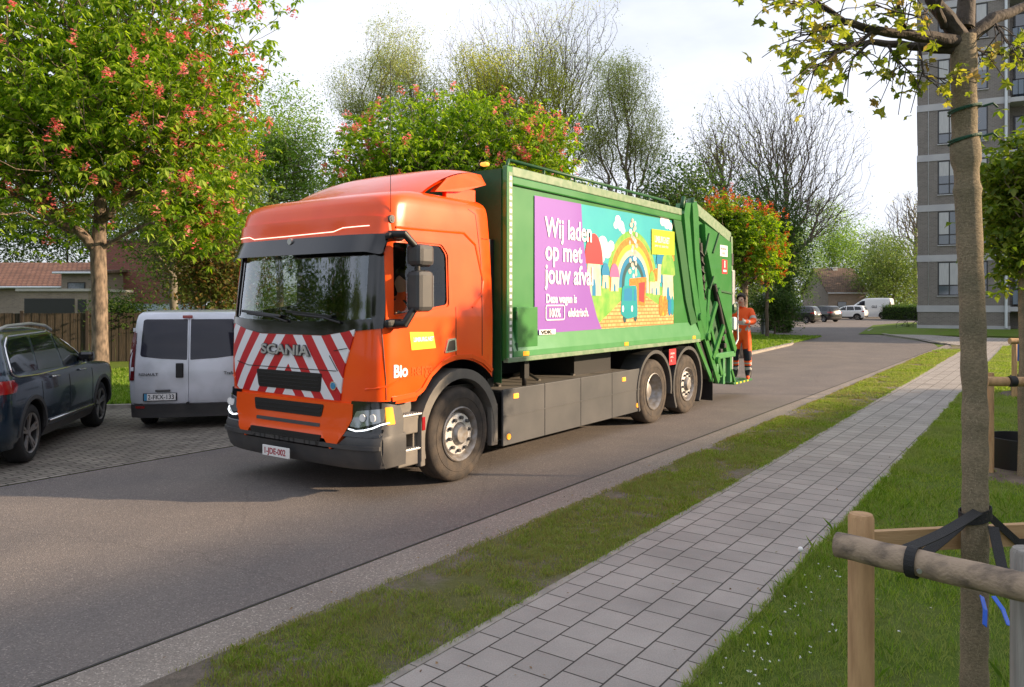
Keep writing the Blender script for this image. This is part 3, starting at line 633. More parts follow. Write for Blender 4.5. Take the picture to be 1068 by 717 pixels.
vz = MB(); patch(rpoly([(-1.19, 2.42), (-1.19, 2.63), (1.19, 2.63), (1.19, 2.42), (1.05, 2.45), (-1.05, 2.45)], .03), lambda y, z, off: cfr(y, 2.6, off+(2.63-z)*.45)*1+Vector((0, 0, z-2.6)), .035, .02, .07, mb=vz); vz.build('sun_visor', 'gloss_black', truck)
fl = MB(); patch(rpoly([(-1.19, 2.63), (-1.17, 2.80), (-.9, 2.82), (.9, 2.82), (1.17, 2.80), (1.19, 2.63)], .03), cfr, .03, .05, .06, mb=fl); fl.build('roof_fascia', 'orange_paint', truck)
led = MB(); lp = [(1.15, 2.685), (.86, 2.685), (.76, 2.655), (.2, 2.66), (-.55, 2.672), (-.68, 2.705), (-1.08, 2.715)]; pp = []
for a, b in zip(lp[:-1], lp[1:]):
    for i in range(6): pp.append(cfr(a[0]+(b[0]-a[0])*i/6, a[1]+(b[1]-a[1])*i/6, .034))
led.tube(pp, .0045, 6); led.build('light_strip', 'led_white', truck)
cm = MB(); cm.tube([cfr(.08, 2.60, .03), cfr(.08, 2.60, .07)], .035, 12); cm.build('visor_camera', 'alu', truck)
# roof deflector
sp = MB()
def spx(y, t):   # y across, t 0..1 back
    x = .70+t*1.13+.16*(abs(y)/1.08)**3*(1-t); z = 3.12+.42*math.sin(t*math.pi/2*.95)**.9; z -= (.10*t)*(abs(y)/1.08)**4
    return Vector((x, y, z))
ny, nt = 24, 14
for i in range(ny+1):
    for j in range(nt+1): sp.v.append(tuple(spx(-1.08+2.16*i/ny, j/nt)))
for i in range(ny):
    for j in range(nt): sp.f.append((i*(nt+1)+j, (i+1)*(nt+1)+j, (i+1)*(nt+1)+j+1, i*(nt+1)+j+1)); sp.mi.append(0); sp.sm.append(True)
b0 = len(sp.v)
for i in range(ny+1):
    for j in range(nt+1): p = spx(-1.08+2.16*i/ny, j/nt); sp.v.append((p.x, p.y, p.z-.03))
for i in range(ny):
    for j in range(nt): sp.f.append((b0+i*(nt+1)+j, b0+i*(nt+1)+j+1, b0+(i+1)*(nt+1)+j+1, b0+(i+1)*(nt+1)+j)); sp.mi.append(0); sp.sm.append(True)
spo = sp.build('roof_deflector', 'orange_paint', truck)
for sg in (-1, 1):
    sd = MB(); topl = [spx(sg*1.08, t/10) for t in range(4, 11)]
    low = [(1.02, 3.115), (1.5, 3.12), (1.84, 3.30)]
    pts = [(p.x, p.z-.01) for p in topl]+[(1.95, 3.33), (1.5, 3.20), (1.05, 3.15)]
    n_ = len(pts)
    vs = [(x, sg*(1.08+(.035 if 0 < i < 7 else .02)), z) for i, (x, z) in enumerate(pts)]+[(x, sg*1.02, z) for x, z in pts]
    sd.add(vs, [tuple(range(n_)), tuple(range(n_, 2*n_))[::-1]]+[(i, i+n_, (i+1) % n_+n_, (i+1) % n_) for i in range(n_)])
    sd.build('deflector_side', 'orange_paint', spo)
    s2 = MB(); s2.box((1.3, sg*1.04, 3.08), (1.83, sg*.98, 3.26), bev=.01); s2.build('deflector_skirt', 'orange_paint', spo)
bx = MB(); bx.box((.95, -.55, 3.10), (1.5, .75, 3.24), bev=.03); bx.build('roof_hatch', 'black', truck)
an = MB(); an.tube([(.30, -1.17, 2.85), (.30, -1.17, 4.35)], .003, 5); an.build('antenna', 'black', truck)
# hazard panel and grilles
hz = patch(rpoly([(-.93, 1.69), (-.80, 1.66), (-.5, 1.615), (.5, 1.615), (.8, 1.66), (1.05, 1.72), (1.10, 1.70), (1.0, 1.03), (.93, .99), (-.74, .975), (-.80, 1.3)], .012), cfr, .014, .03, .06).build('hazard_panel', 'hazard_stripes', truck)
seam = MB()
for y0, z0, y1, z1 in ((-.7, 1.27, .72, 1.265), (-.72, 1.27, -.60, 1.42), (.72, 1.265, .95, 1.3), (-.84, 1.5, -.66, 1.47)):
    seam.tube([cfr(y0+(y1-y0)*i/8, z0+(z1-z0)*i/8, .0155) for i in range(9)], .005, 4)
seam.build('seam', 'black', hz)
def grille(z0, z1, yl, yr, nm='grille'):
    p = patch(rpoly([(yl, z1), (yr, z1), (yr-.03, z0), (yl+.03, z0)], .025), cfr if z0 > .95 else bfr, .02, .03, .08).build(nm, 'black', truck)
    sl_ = MB(); k = int((z1-z0)/.035)
    for i in range(1, k):
        z = z0+(z1-z0)*i/k; pr = cfr if z0 > .95 else bfr
        sl_.tube([pr(yl+.04+(yr-yl-.08)*j/10, z, .024) for j in range(11)], .006, 4)
    sl_.build('grille_slats', 'grille_black', p); return p
bumS = Shell([(.30, .05, 1.0, 1.225), (.34, .0, 1.0, 1.26), (.5, -.05, 1.0, 1.268), (.62, -.05, 1.0, 1.268), (.66, -.02, 1.0, 1.262), (.8, -.0, 1.0, 1.25), (.97, .01, 1.0, 1.235)], Df=.33, pf=3.9)
bfr = lambda y, z, off: bumS.front(y, z, off); bsd = lambda sg: (lambda x, z, off: bumS.side(x, z, sg, off))
grille(1.045, 1.235, -.50, .56)
em = MB(); em.tube([cfr(-.66, 1.12, .01), cfr(-.66, 1.12, .022)], .045, 20); e0 = em.build('front_emblem', 'chrome', truck)
em = MB(); em.tube([cfr(-.66, 1.12, .018), cfr(-.66, 1.12, .026)], .034, 20); em.build('emblem_centre', 'ad_blue', e0)
ml_ = text('SCANIA', .14, 'plastic_dark', (0, .47, 1.41), '-x', truck, name='lettering_base', bold=.010, sx=1.58, ext=.004, proj=lambda p: cfr(p.y, p.z, .028+(-p.x)))
text('SCANIA', .14, 'alu', (0, .47, 1.41), '-x', truck, name='maker_lettering', bold=.003, sx=1.58, ext=.006, proj=lambda p: cfr(p.y, p.z, .034+(-p.x)))
# bumper
bm_ = patch(rpoly([(-1.235, .66), (-.9, .655), (-.72, .50), (.72, .50), (.9, .655), (1.235, .66), (1.235, .33), (.9, .31), (-.9, .31), (-1.235, .33)], .01), bfr, .0, .12, .06).build('bumper', 'plastic_dark', truck)
for sg in (-1, 1):
    b = MB(); patch([(.12, .34), (.12, .66), (.42, .66), (.42, .345)], bsd(sg), .0, .12, .05, mb=b); b.build('bumper_corner', 'plastic_dark', truck)
    # lip line
lp_ = MB(); patch([(-1.235, .52), (-1.235, .56), (1.235, .56), (1.235, .52)], bfr, .02, .03, .06, mb=lp_); lp_.build('bumper_lip', 'plastic_dark', truck)
cp = patch(rpoly([(-.92, .955), (-.92, .80), (-.78, .56), (-.68, .50), (-.60, .60), (.60, .60), (.68, .50), (.78, .56), (.95, .80), (.95, .955)], .01), bfr, .012, .06, .06).build('bumper_centre', 'orange_trim', truck)
grille(.80, .925, -.54, .58); grille(.52, .625, -.56, .58)
st = patch(rpoly([(-.50, .70), (-.50, .735), (.52, .735), (.52, .70)], .01), bfr, .018, .01, .08).build('chrome_strip', 'skirt_grey', truck)
pl = MB(); pl.box((-.115, -.14, .345), (-.105, .30, .455), bev=.004); plo = pl.build('licence_plate', 'plate_white', truck)
text('1-JDE-002', .088, 'plate_text', (-.1165, .275, .37), '-x', plo, bold=.0015, sx=.98, ext=.001)
for sg in (-1, 1):
    hs = patch(rpoly([(sg*1.232, .985), (sg*.90, .985), (sg*.86, .80), (sg*.80, .64), (sg*1.232, .645)], .01), bfr, .004, .08, .05).build('headlight', 'gloss_black', truck)
    h2 = MB(); patch([(.10, .645), (.10, .985), (.36, .93), (.40, .80), (.38, .66)], bsd(sg), .004, .08, .05, mb=h2); h2.build('headlight_wrap', 'plastic_dark', hs)
    patch(rpoly([(sg*1.225, .92), (sg*.97, .89), (sg*.90, .74), (sg*1.0, .73), (sg*1.225, .79)], .02), bfr, .012, .01, .05).build('headlight_lens', 'lamp_glass', hs)
    for yy in (1.05, 1.15):
        q = MB(); c1 = bfr(sg*yy, .83, .016); q.tube([c1, bfr(sg*yy, .83, .026)], .038, 16); q.build('headlight_bulb', 'white', hs)
    q = MB(); q.tube([bfr(sg*.90, .715, .02), bfr(sg*.99, .70, .02), bfr(sg*1.08, .712, .02), bfr(sg*1.16, .735, .02), bfr(sg*1.215, .765, .02), bsd(sg)(.20, .78, .012)], .0075, 6); q.build('running_light', 'led_cool', hs)
    q = patch(rpoly([(.17, .76), (.17, .93), (.25, .93), (.27, .76)], .015), bsd(sg), .012, .01, .05).build('indicator', 'amber', hs)
    # steps below the door
    s1 = MB(); y = 1.24
    s1.box((.36, sg*(y-.02), .30), (.67, sg*.8, .45), bev=.012); s1.box((.36, sg*(y-.02), .62), (.66, sg*.8, .80), bev=.012); s1.box((.30, sg*1.0, .30), (.70, sg*.8, .97)); s1.box((.36, sg*(y-.06), .45), (.42, sg*.95, .64)); s1.box((.60, sg*(y-.05), .44), (.67, sg*.95, .63))
    s1.prism([(.40, .79), (.40, .97), (.64, .97), (.66, .79)], sg*(y-.12), sg*.85)
    so_ = s1.build('step_unit', 'plastic_grey', truck)
    for z in (.452, .802):
        q = MB(); q.box((.34, sg*(y+.005), z), (.69, sg*1.0, z+.022), bev=.006)
        for k in range(9): q.box((.36+k*.035, sg*(y-.01), z+.022), (.372+k*.035, sg*1.02, z+.028))
        q.build('step', 'alu', so_)
    # front mudguard
    mg = MB(); ri, ro = .60, .70; seg = 26
    arcp = [(math.radians(-14+208*k/seg)) for k in range(seg+1)]
    def mp_(a, r): x, z = 1.31+r*1.0*math.cos(a), .50+r*math.sin(a)*1.04; return (min(max(x, .66), 1.97), z)
    for k in range(seg):
        a, b = arcp[k], arcp[k+1]; P = [mp_(a, ri), mp_(b, ri), mp_(b, ro), mp_(a, ro)]
        mg.add([(x, sg*1.255, z) for x, z in P]+[(x, sg*.92, z) for x, z in P], [(0, 1, 2, 3), (0, 4, 5, 1), (3, 2, 6, 7)], smooth=False)
    mg.box((1.86, sg*1.25, .30), (1.98, sg*1.18, .78), bev=.01); mg.box((.655, sg*1.25, .27), (.725, sg*1.18, .60), bev=.01)
    mgo = mg.build('front_mudguard', 'plastic_grey', truck)
    q = MB(); q.box((.665, sg*1.262, .64), (.715, sg*1.25, .78), bev=.005); q.build('side_reflector', 'red_lamp', mgo)
# mirrors (near side in view)
sg = -1
mi_ = MB(); mi_.box((.37, -1.30, 2.31), (.60, -1.50, 2.53), bev=.05); mir = mi_.build('door_mirror', 'plastic_dark', truck)
q = MB(); q.box((.36, -1.31, 1.86), (.59, -1.50, 2.27), bev=.05); q.build('mirror_lower', 'plastic_dark', mir)
q = MB(); q.tube([(.26, -1.20, 2.62), (.28, -1.38, 2.62), (.42, -1.40, 2.5)], [.045, .04, .035], 10); q.tube([(.26, -1.20, 1.74), (.30, -1.36, 1.74), (.42, -1.40, 1.92)], [.05, .045, .035], 10); q.tube([(.42, -1.42, 1.9), (.42, -1.42, 2.5)], .03, 10); q.box((.15, -1.21, 1.70), (.40, -1.29, 1.79), bev=.03); q.box((.18, -1.19, 2.57), (.42, -1.27, 2.64), bev=.03)
q.build('mirror_arm', 'black', mir)
q = MB(); q.box((.586, -1.33, 1.90), (.594, -1.48, 2.22), bev=.003); q.build('mirror_glass', 'chrome', mir)
# cab interior
it = MB(); it.box((.30, -1.12, 1.25), (.75, 1.12, 1.66), bev=.08); it.box((.45, -.9, 1.55), (.85, -.3, 1.74), bev=.06); it.box((1.86, -1.15, 1.0), (1.88, 1.15, 3.0)); it.box((.2, -1.15, .98), (1.85, 1.15, 1.04))
it.build('dashboard', 'black', truck)
for y in (-.62, .62):
    q = MB(); q.box((1.05, y-.25, 1.30), (1.55, y+.25, 1.45), bev=.05); q.box((1.50, y-.25, 1.40), (1.66, y+.25, 2.15), bev=.06); q.box((1.52, y-.13, 2.15), (1.62, y+.13, 2.35), bev=.04); q.build('seat', 'seat_cloth', truck)
q = MB(); tor = [(.95+.0*math.cos(a)+.04*math.sin(a), -.62+.20*math.cos(a), 1.80+.19*math.sin(a)) for a in [2*math.pi*k/24 for k in range(25)]]; q.tube(tor, .016, 8, cap=False); q.tube([(.75, -.62, 1.65), (.95, -.62, 1.80)], .03, 8); q.build('steering_wheel', 'black', truck)
pb = MB(); pb.box((.33, -.25, 1.66), (.52, .02, 1.72), bev=.02); pb.box((.36, .12, 1.66), (.55, .42, 1.71), bev=.02); tag(pb.build('folded_cloth', 'white'), 'white folded papers lying on the dashboard behind the windscreen', 'papers').location = (0, 0, 0)
pc = bpy.data.objects['folded_cloth']; pc.matrix_world = Matrix.Translation((TC.x, TC.y, 0)) @ Matrix.Rotation(math.pi/2-TH, 4, 'Z')
pb = MB(); pb.box((.34, -.95, 1.665), (.55, -.62, 1.74), bev=.03); pb.box((.40, -.9, 1.74), (.52, -.7, 1.79), bev=.03); pc = tag(pb.build('blue_bag', 'blue_cloth'), 'blue bag on the dashboard on the driver side of the windscreen', 'bag'); pc.matrix_world = Matrix.Translation((TC.x, TC.y, 0)) @ Matrix.Rotation(math.pi/2-TH, 4, 'Z')

# chassis
ch = MB(); ch.box((.4, -.45, .55), (9.0, -.33, .85)); ch.box((.4, .33, .55), (9.0, .45, .85)); ch.box((.9, -.9, .42), (1.7, .9, .58)); ch.box((5.9, -.95, .42), (6.5, .95, .6)); ch.box((7.3, -.95, .42), (7.9, .95, .6)); ch.box((1.98, -1.1, .95), (2.10, 1.1, 2.7)); ch.box((2.14, -1.14, .32), (5.55, -.2, .88)); ch.box((2.14, .2, .32), (5.55, 1.14, .88)); ch.box((4.3, -.9, .88), (5.4, .9, 1.18)); ch.box((6, -.9, .85), (8, .9, 1.24))
ch.build('chassis', 'black', truck)
tp = MB()
for k in range(4): tp.box((2.2+k*.86, -1.16, .885), (3.02+k*.86, -.25, .905), bev=.004)
for k in range(3): tp.tube([(2.5+.9*k, -.9, .91), (2.6+.9*k, -.6, 1.0), (2.75+.9*k, -.3, .93)], .022, 8)
tp.build('battery_cover', 'plastic_grey', truck)
q = MB(); q.box((2.72, -1.12, 1.0), (2.82, -1.05, 1.24)); q.tube([(2.77, -1.08, 1.1), (2.77, -1.08, .9)], .03, 8); q.build('body_clamp', 'black', truck)
for x, stl in ((1.31, 'front'), (6.26, 'drive'), (7.62, 'front')):
    for sg in (-1, 1):
        truck_wheel(stl, truck, x, sg)
        if stl == 'drive': pass
for sg in (-1, 1):
    sk = MB()
    for k in range(4): sk.box((2.09+.905*k+.004, sg*1.245, .26), (2.09+.905*(k+1)-.004, sg*1.215, .925), bev=.008)
    sk.box((2.09, sg*1.252, .60), (5.71, sg*1.243, .612)); sko = sk.build('side_skirt', 'skirt_grey', truck)
    for x, z in ((2.30, .83), (5.12, .80)):
        q = MB(); q.box((x, sg*1.258, z-.03), (x+.10, sg*1.24, z+.03), bev=.006); q.build('side_marker', 'amber_lit', sko)
    for x, z in ((2.2, .36), (5.62, .36)):
        q = MB(); q.tube([(x, sg*1.24, z), (x, sg*1.256, z)], .036, 14); q.build('side_reflector', 'amber', sko)
    for xc in (6.26, 7.62):
        mg = MB(); seg = 24; ri, ro = .60, .655; lim = [R(-35+250*k/seg) for k in range(seg+1)] if xc > 7 else [R(-10+215*k/seg) for k in range(seg+1)]
        for k in range(seg):
            P = [(xc+r*math.cos(a), .53+r*math.sin(a)) for a, r in ((lim[k], ri), (lim[k+1], ri), (lim[k+1], ro), (lim[k], ro))]
            mg.add([(x, sg*1.26, z) for x, z in P]+[(x, sg*.90, z) for x, z in P], [(0, 1, 2, 3), (0, 4, 5, 1), (3, 2, 6, 7), (4, 7, 6, 5)])
        mg.build('rear_mudguard', 'plastic_dark', truck)
    q = MB(); q.box((8.83, sg*1.24, .10), (8.845, sg*.72, .80)); q.build('mud_flap', 'black', truck)
    q = MB(); q.prism([(8.2, 1.15), (8.75, .50), (8.85, .50), (8.85, .95), (8.4, 1.25)], sg*1.20, sg*.85); q.build('rear_fender', 'black', truck)
q = MB(); q.box((6.80, -1.262, .90), (7.08, -1.245, 1.17), bev=.07); eo = q.build('red_marker_plate', 'red', truck)
for k in range(3): text(('LIMBURG', 'AFVAL', '112')[k], .045, 'white', (6.84, -1.264, 1.08-.06*k), '-y', eo, sx=.9, ext=.001)

# ------------------------------------------------------------ green body
bs = [(2.13, 1.33), (8.12, 1.33), (8.0, 1.62), (7.72, 2.3), (7.45, 3.0), (7.28, 3.56), (2.13, 3.56)]
bd = MB(); bd.prism([(2.14, 1.26), (8.1, 1.26), (7.98, 1.62), (7.70, 2.3), (7.42, 3.0), (7.25, 3.54), (2.14, 3.54)], -1.225, 1.225)
body = bd.build('body', 'green_paint', truck)
fr = MB()
for sg in (-1, 1):
    fd = MB()
    fr.box((2.13, sg*1.275, 1.26), (2.25, sg*1.20, 3.57), bev=.012)
    fr.box((2.25, sg*1.268, 3.36), (7.30, sg*1.20, 3.46), bev=.015)
    fd.prism([(6.98, 3.36), (7.30, 3.36), (7.58, 2.6), (7.80, 1.9), (8.02, 1.6), (7.75, 1.55), (7.50, 2.0), (7.22, 2.8)], sg*1.262, sg*1.215); fd.build('rear_pillar', 'green_in_shadow', truck)
fr.build('body_frame', 'green_paint', truck)
rl = MB()
for sg in (-1, 1):
    rl.box((2.25, sg*1.272, 3.46), (7.30, sg*1.18, 3.575), bev=.012)
    rl.box((2.16, sg*1.279, 1.265), (2.235, sg*1.274, 3.50))
rl.build('top_rail', 'rail_pale', truck)
dz = MB()
for k in range(28): dz.box((2.175, -1.2815, 1.30+k*.078), (2.22, -1.2795, 1.345+k*.078))
dz.build('reflective_tape', 'tape_white', truck)
lg = MB()
for sg in (-1, 1): lg.add([(2.25, sg*1.228, 1.60), (8.0, sg*1.228, 1.60), (8.12, sg*1.285, 1.37), (2.25, sg*1.285, 1.37), (2.25, sg*1.10, 1.60), (8.0, sg*1.10, 1.60), (8.12, sg*1.10, 1.30), (2.25, sg*1.10, 1.30), (2.25, sg*1.285, 1.30), (8.12, sg*1.285, 1.30)], [(0, 1, 2, 3), (3, 2, 9, 8), (8, 9, 6, 7), (0, 4, 5, 1), (1, 5, 6, 9, 2), (0, 3, 8, 7, 4)])
lgo = lg.build('lower_ledge', 'green_pale', truck)
tp = MB()
for sg in (-1, 1): tp.box((2.13, sg*1.29, 1.24), (8.12, sg*1.22, 1.298), bev=.006)
tp.build('lower_rail', 'rail_pale', truck)
for x in (2.45, 5.12, 7.75):
    q = MB(); q.box((x, -1.292, 1.305), (x+.12, -1.282, 1.36), bev=.004); q.build('side_marker', 'amber', lgo)
q = MB(); q.box((2.33, -1.275, 1.30), (2.79, -1.20, 1.90), bev=.012); q2 = q.build('tool_box', 'green_paint', truck)
q = MB()
for z in (1.42, 1.80): q.box((2.315, -1.285, z-.05), (2.345, -1.25, z+.05), bev=.006)
q.build('hinge', 'green_dark', q2)
q = MB(); q.box((2.84, -1.262, 1.545), (3.22, -1.258, 1.61)); q2 = q.build('maker_plate', 'white', truck); text('VDK', .06, 'black', (2.88, -1.2635, 1.555), '-y', q2, bold=.004, sx=2.0, ext=.0005)
# roof rail
rr = MB()
for sg in (-1, 1):
    rr.tube([(2.35, sg*1.14, 3.68), (7.0, sg*1.14, 3.68)], .022, 8); rr.tube([(2.35, sg*1.14, 3.68), (2.30, sg*1.14, 3.57)], .022, 8); rr.tube([(7.0, sg*1.14, 3.68), (7.1, sg*1.14, 3.57)], .022, 8)
    for k in range(1, 6): rr.tube([(2.35+k*.78, sg*1.14, 3.68), (2.35+k*.78, sg*1.14, 3.55)], .018, 6)
rr.build('roof_railing', 'green_dark', truck)
fw = MB(); fw.box((2.115, -1.2, 1.0), (2.128, 1.2, 3.54)); fw.build('front_wall', 'green_dark', truck)
q = MB(); q.box((2.03, -1.04, 3.58), (2.11, -.94, 3.625), bev=.02); q.build('beacon', 'amber_lit', truck)
q = MB(); q.tube([(2.04, -.9, 1.1), (2.0, -.95, 2.0), (2.05, -.8, 2.7)], .03, 8); q.tube([(2.04, -.6, 1.1), (1.99, -.7, 1.7), (2.05, -.6, 2.5)], .025, 8); q.build('hose', 'black', truck)

# the advert: one printed panel in thin layers
ad = MB(); YP = -1.2265
def adp(pts, mi, L=0):
    y = YP-.0007*(L+1); n_ = len(pts); ad.add([(p[0], y, p[1]) for p in pts], [tuple(range(n_))], mi)
def circ(cx, cz, rx, rz=None, n=20, a0=0, a1=360): rz = rz or rx; return [(cx+rx*math.cos(R(a0+(a1-a0)*k/n)), cz+rz*math.sin(R(a0+(a1-a0)*k/n))) for k in range(n+(0 if a1-a0 == 360 else 1))]
admats = ['teal_sky', 'purple', 'ad_green', 'ad_bricks', 'ad_orange', 'ad_yellow', 'ad_dark', 'ad_cream', 'ad_pink', 'ad_blue', 'ad_cyan', 'ad_lime', 'ad_grey', 'ad_white', 'red']
adp([(2.77, 1.56), (7.03, 1.59), (6.98, 3.345), (2.77, 3.29)], 0)
for ci, (cx, cz, r) in enumerate(((5.02, 3.18, .09), (5.12, 3.10, .10), (4.95, 3.10, .07), (5.18, 3.04, .07), (6.6, 3.30, .10), (6.78, 3.28, .12), (6.92, 3.24, .08), (4.55, 2.80, .14), (4.68, 2.70, .13), (4.80, 2.78, .10), (4.5, 2.62, .12))):
    adp(circ(cx, cz, r, r*.8), 13, 1+ci % 5)
# rainbow
cx_, cz_ = 5.52, 2.22
for ri_, (r, mi) in enumerate(((.86, 2), (.76, 4), (.655, 5), (.565, 7), (.475, 9), (.385, 6), (.30, 0))):
    adp(circ(cx_, cz_, r, r*.97, 36, 0, 180)+[(cx_-r, 2.05), (cx_+r, 2.05)], mi, 2+ri_)
adp([(4.1, 1.575), (7.03, 1.59), (7.02, 2.15), (6.5, 2.22), (6.1, 2.10), (5.6, 2.12), (5.1, 2.18), (4.75, 2.12), (4.3, 2.25), (4.1, 2.2)], 2, 9)
adp([(4.25, 1.575), (7.03, 1.59), (7.02, 1.78), (6.3, 1.95), (5.75, 2.13), (5.35, 2.13), (5.1, 1.98), (4.85, 1.85)], 3, 10)
def house(x, z, w, h, roof, wall=7, L=11):
    adp([(x-w/2, z), (x+w/2, z), (x+w*.42, z+h*.55), (x-w*.42, z+h*.55)], wall, L)
    adp(circ(x, z+h*.52, w*.62, h*.50, 16, 0, 180), roof, L+1); adp(circ(x, z+h*.12, w*.13, h*.16, 12, 0, 180)+[(x-w*.13, z+.0), (x+w*.13, z+.0)], 9, L+1)
for a in ((4.28, 2.05, .42, .86, 14), (4.62, 2.16, .20, .36, 9), (4.90, 2.12, .24, .40, 8), (6.35, 2.08, .26, .42, 4), (6.18, 2.10, .18, .36, 2), (6.55, 2.28, .34, .58, 9), (6.92, 2.40, .22, .50, 4), (6.80, 2.00, .46, .80, 2)): house(*a, L=13 if a[0] in (4.62, 6.18, 6.55) else 15 if a[0] == 6.80 else 11)
for x, w, mi in ((6.52, .16, 4), (6.68, .17, 4), (6.60, .12, 5), (6.86, .14, 9), (6.97, .12, 10)): adp(circ(x, 1.90, w/2, .17), mi, 17+int(x*50) % 3)
for k in range(26):
    x = 5.52+.10*math.sin(k*2.4)*(1+.3*math.sin(k)); z = 2.36+k*.034; adp(circ(x, z, .032+.012*(k % 3), .04, 8), 12 if k % 4 else 13, 9+k % 3 if k > 5 else 12+k % 3)
adp(rpoly([(5.38, 1.95), (5.38, 2.32), (5.98, 2.36), (5.92, 1.90)], .03), 4, 15); adp(rpoly([(5.70, 1.98), (5.70, 2.26), (5.92, 2.28), (5.88, 1.95)], .02), 14, 16)
adp(rpoly([(5.08, 1.78), (5.14, 2.20), (5.62, 2.22), (5.66, 1.74), (5.3, 1.70)], .06), 10, 17); adp(rpoly([(5.18, 1.98), (5.20, 2.16), (5.46, 2.18), (5.46, 1.98)], .03), 9, 18); adp(rpoly([(5.52, 1.98), (5.53, 2.16), (5.60, 2.16), (5.60, 1.98)], .01), 9, 18)
for x, z in ((5.22, 1.72), (5.58, 1.73)): adp(circ(x, z, .055, .07), 6, 16)
for x in (5.16, 5.46): adp(circ(x, 1.86, .03, .05), 13, 18)
adp([(2.77, 1.56), (4.50, 1.575), (4.36, 1.75), (4.18, 2.1), (4.05, 2.5), (3.96, 2.9), (3.92, 3.305), (2.77, 3.29)], 1, 16)
adp([(6.16, 2.73), (6.16, 3.14), (7.06, 3.16), (7.06, 2.76)], 11, 19)
ylt = YP-.018
text('LIMBURG.NET', .15, None, (6.26, ylt, 2.935), '-y', None, bold=.003, sx=.62, into=ad, mi=13)
text('samen voor minder afval', .068, None, (6.26, ylt, 2.86), '-y', None, sx=.78, into=ad, mi=13)
# slab serif look: bold letters with small feet come from a thick offset outline
for s_, z, sx in (('Wij laden', 2.80, .83), ('op met', 2.50, .85), ('jouw afval', 2.20, .83)): text(s_, .36, None, (3.0, ylt, z), '-y', None, bold=.007, sx=sx*1.04, into=ad, mi=13)
text('Deze wagen is', .16, None, (3.02, ylt, 1.95), '-y', None, bold=.004, sx=.82, into=ad, mi=13)
text('100%', .16, None, (3.08, ylt, 1.765), '-y', None, bold=.004, sx=.84, into=ad, mi=13)
text('elektrisch.', .16, None, (3.56, ylt, 1.765), '-y', None, bold=.004, sx=.84, into=ad, mi=13)
ro = rpoly([(3.02, 1.73), (3.02, 1.915), (3.47, 1.915), (3.47, 1.73)], .03)
for a, b in zip(ro, ro[1:]+ro[:1]): ad.bar((a[0], ylt, a[1]), (b[0], ylt, b[1]), .016, .004)
for i in range(len(ro)):
    for k in range(6): ad.mi[-1-(i*6+k)] = 13
ado = ad.build('advert_panel', admats, truck, recalc=False)

# ------------------------------------------------------------ tailgate
tg = MB(); tg.prism([(7.62, 3.66), (7.95, 3.70), (10.02, 3.22), (10.05, 2.2), (10.05, .95), (9.2, .95), (8.55, 1.35), (8.1, 2.2)], -1.10, 1.10)
tail = tg.build('tailgate', 'green_paint', truck)
sp_ = MB()
for sg in (-1, 1):
    sp_.prism([(8.55, 3.42), (9.98, 3.16), (10.0, 2.0), (10.05, .92), (9.75, .92), (9.1, 2.1), (8.62, 3.0)], sg*1.20, sg*1.09)      # outer cheek
    sp_.prism([(7.42, 3.50), (7.50, 3.70), (7.72, 3.72), (7.66, 3.45), (7.85, 2.6), (8.2, 1.7), (8.45, 1.30), (8.20, 1.26), (7.95, 1.75), (7.62, 2.6)], sg*1.265, sg*1.08)      # front post
sp_.prism([(7.80, 3.72), (8.0, 3.78), (8.08, 3.6), (8.12, 2.9), (8.32, 2.2), (8.62, 1.35), (8.40, 1.30), (8.12, 1.95), (7.92, 2.8)], -1.262, -1.08)
sp_.build('tailgate_cheek', 'green_paint', tail)
tr = MB()
for sg in (-1, 1): tr.bar((7.95, sg*1.13, 3.74), (10.04, sg*1.13, 3.27), .20, .07); tr.bar((10.04, sg*1.16, 3.29), (10.06, sg*1.16, 2.6), .10, .05)
tr.build('tailgate_edge', 'rail_pale', tail)
br = MB(); Y0 = -1.24
def bar2(a, b, w, m_=None, y=Y0, t=.05): (m_ or br).bar((a[0], y, a[1]), (b[0], y, b[1]), w, t)
bar2((8.12, 1.70), (9.12, .44), .13); bar2((8.50, 1.30), (9.0, 1.95), .10, y=-1.25); bar2((8.78, .90), (9.36, 1.50), .10, y=-1.26); bar2((8.45, 2.0), (9.35, .55), .10, y=-1.22)
bar2((8.62, 2.2), (8.47, 1.35), .10); bar2((9.12, 2.2), (10.08, .98), .14, y=-1.235); bar2((7.90, 1.45), (8.9, .45), .10, y=-1.2)
for p in ((8.50, 1.32), (8.12, 1.70), (9.0, .85)): br.tube([(p[0], -1.31, p[1]), (p[0], -1.18, p[1])], .07, 14)
br.build('lift_bars', 'green_paint', tail)
br = MB(); br.box((8.85, -1.25, .86), (10.10, -1.05, .98), bev=.02); br.box((9.1, -1.22, .50), (9.6, -.9, .56)); br.box((9.05, -1.24, .44), (9.15, -1.0, .90)); br.box((9.40, -1.24, .36), (9.50, -1.1, .9)); br.box((9.85, -1.22, .36), (9.95, -1.1, .9)); br.build('lower_beam', 'green_pale', tail)
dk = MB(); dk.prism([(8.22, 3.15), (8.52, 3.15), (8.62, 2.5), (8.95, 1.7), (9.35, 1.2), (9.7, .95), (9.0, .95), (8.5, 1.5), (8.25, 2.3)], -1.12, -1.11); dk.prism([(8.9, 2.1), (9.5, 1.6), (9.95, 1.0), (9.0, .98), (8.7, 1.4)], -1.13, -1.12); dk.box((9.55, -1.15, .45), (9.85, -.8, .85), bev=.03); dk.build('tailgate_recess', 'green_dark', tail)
hy = MB(); hy.tube([(8.32, -1.18, 3.05), (8.45, -1.18, 2.3)], .055, 12); hy.tube([(8.45, -1.18, 2.35), (8.60, -1.18, 1.5)], .03, 10); hy.tube([(9.0, -1.2, 2.3), (9.55, -1.2, 1.35)], .05, 10)
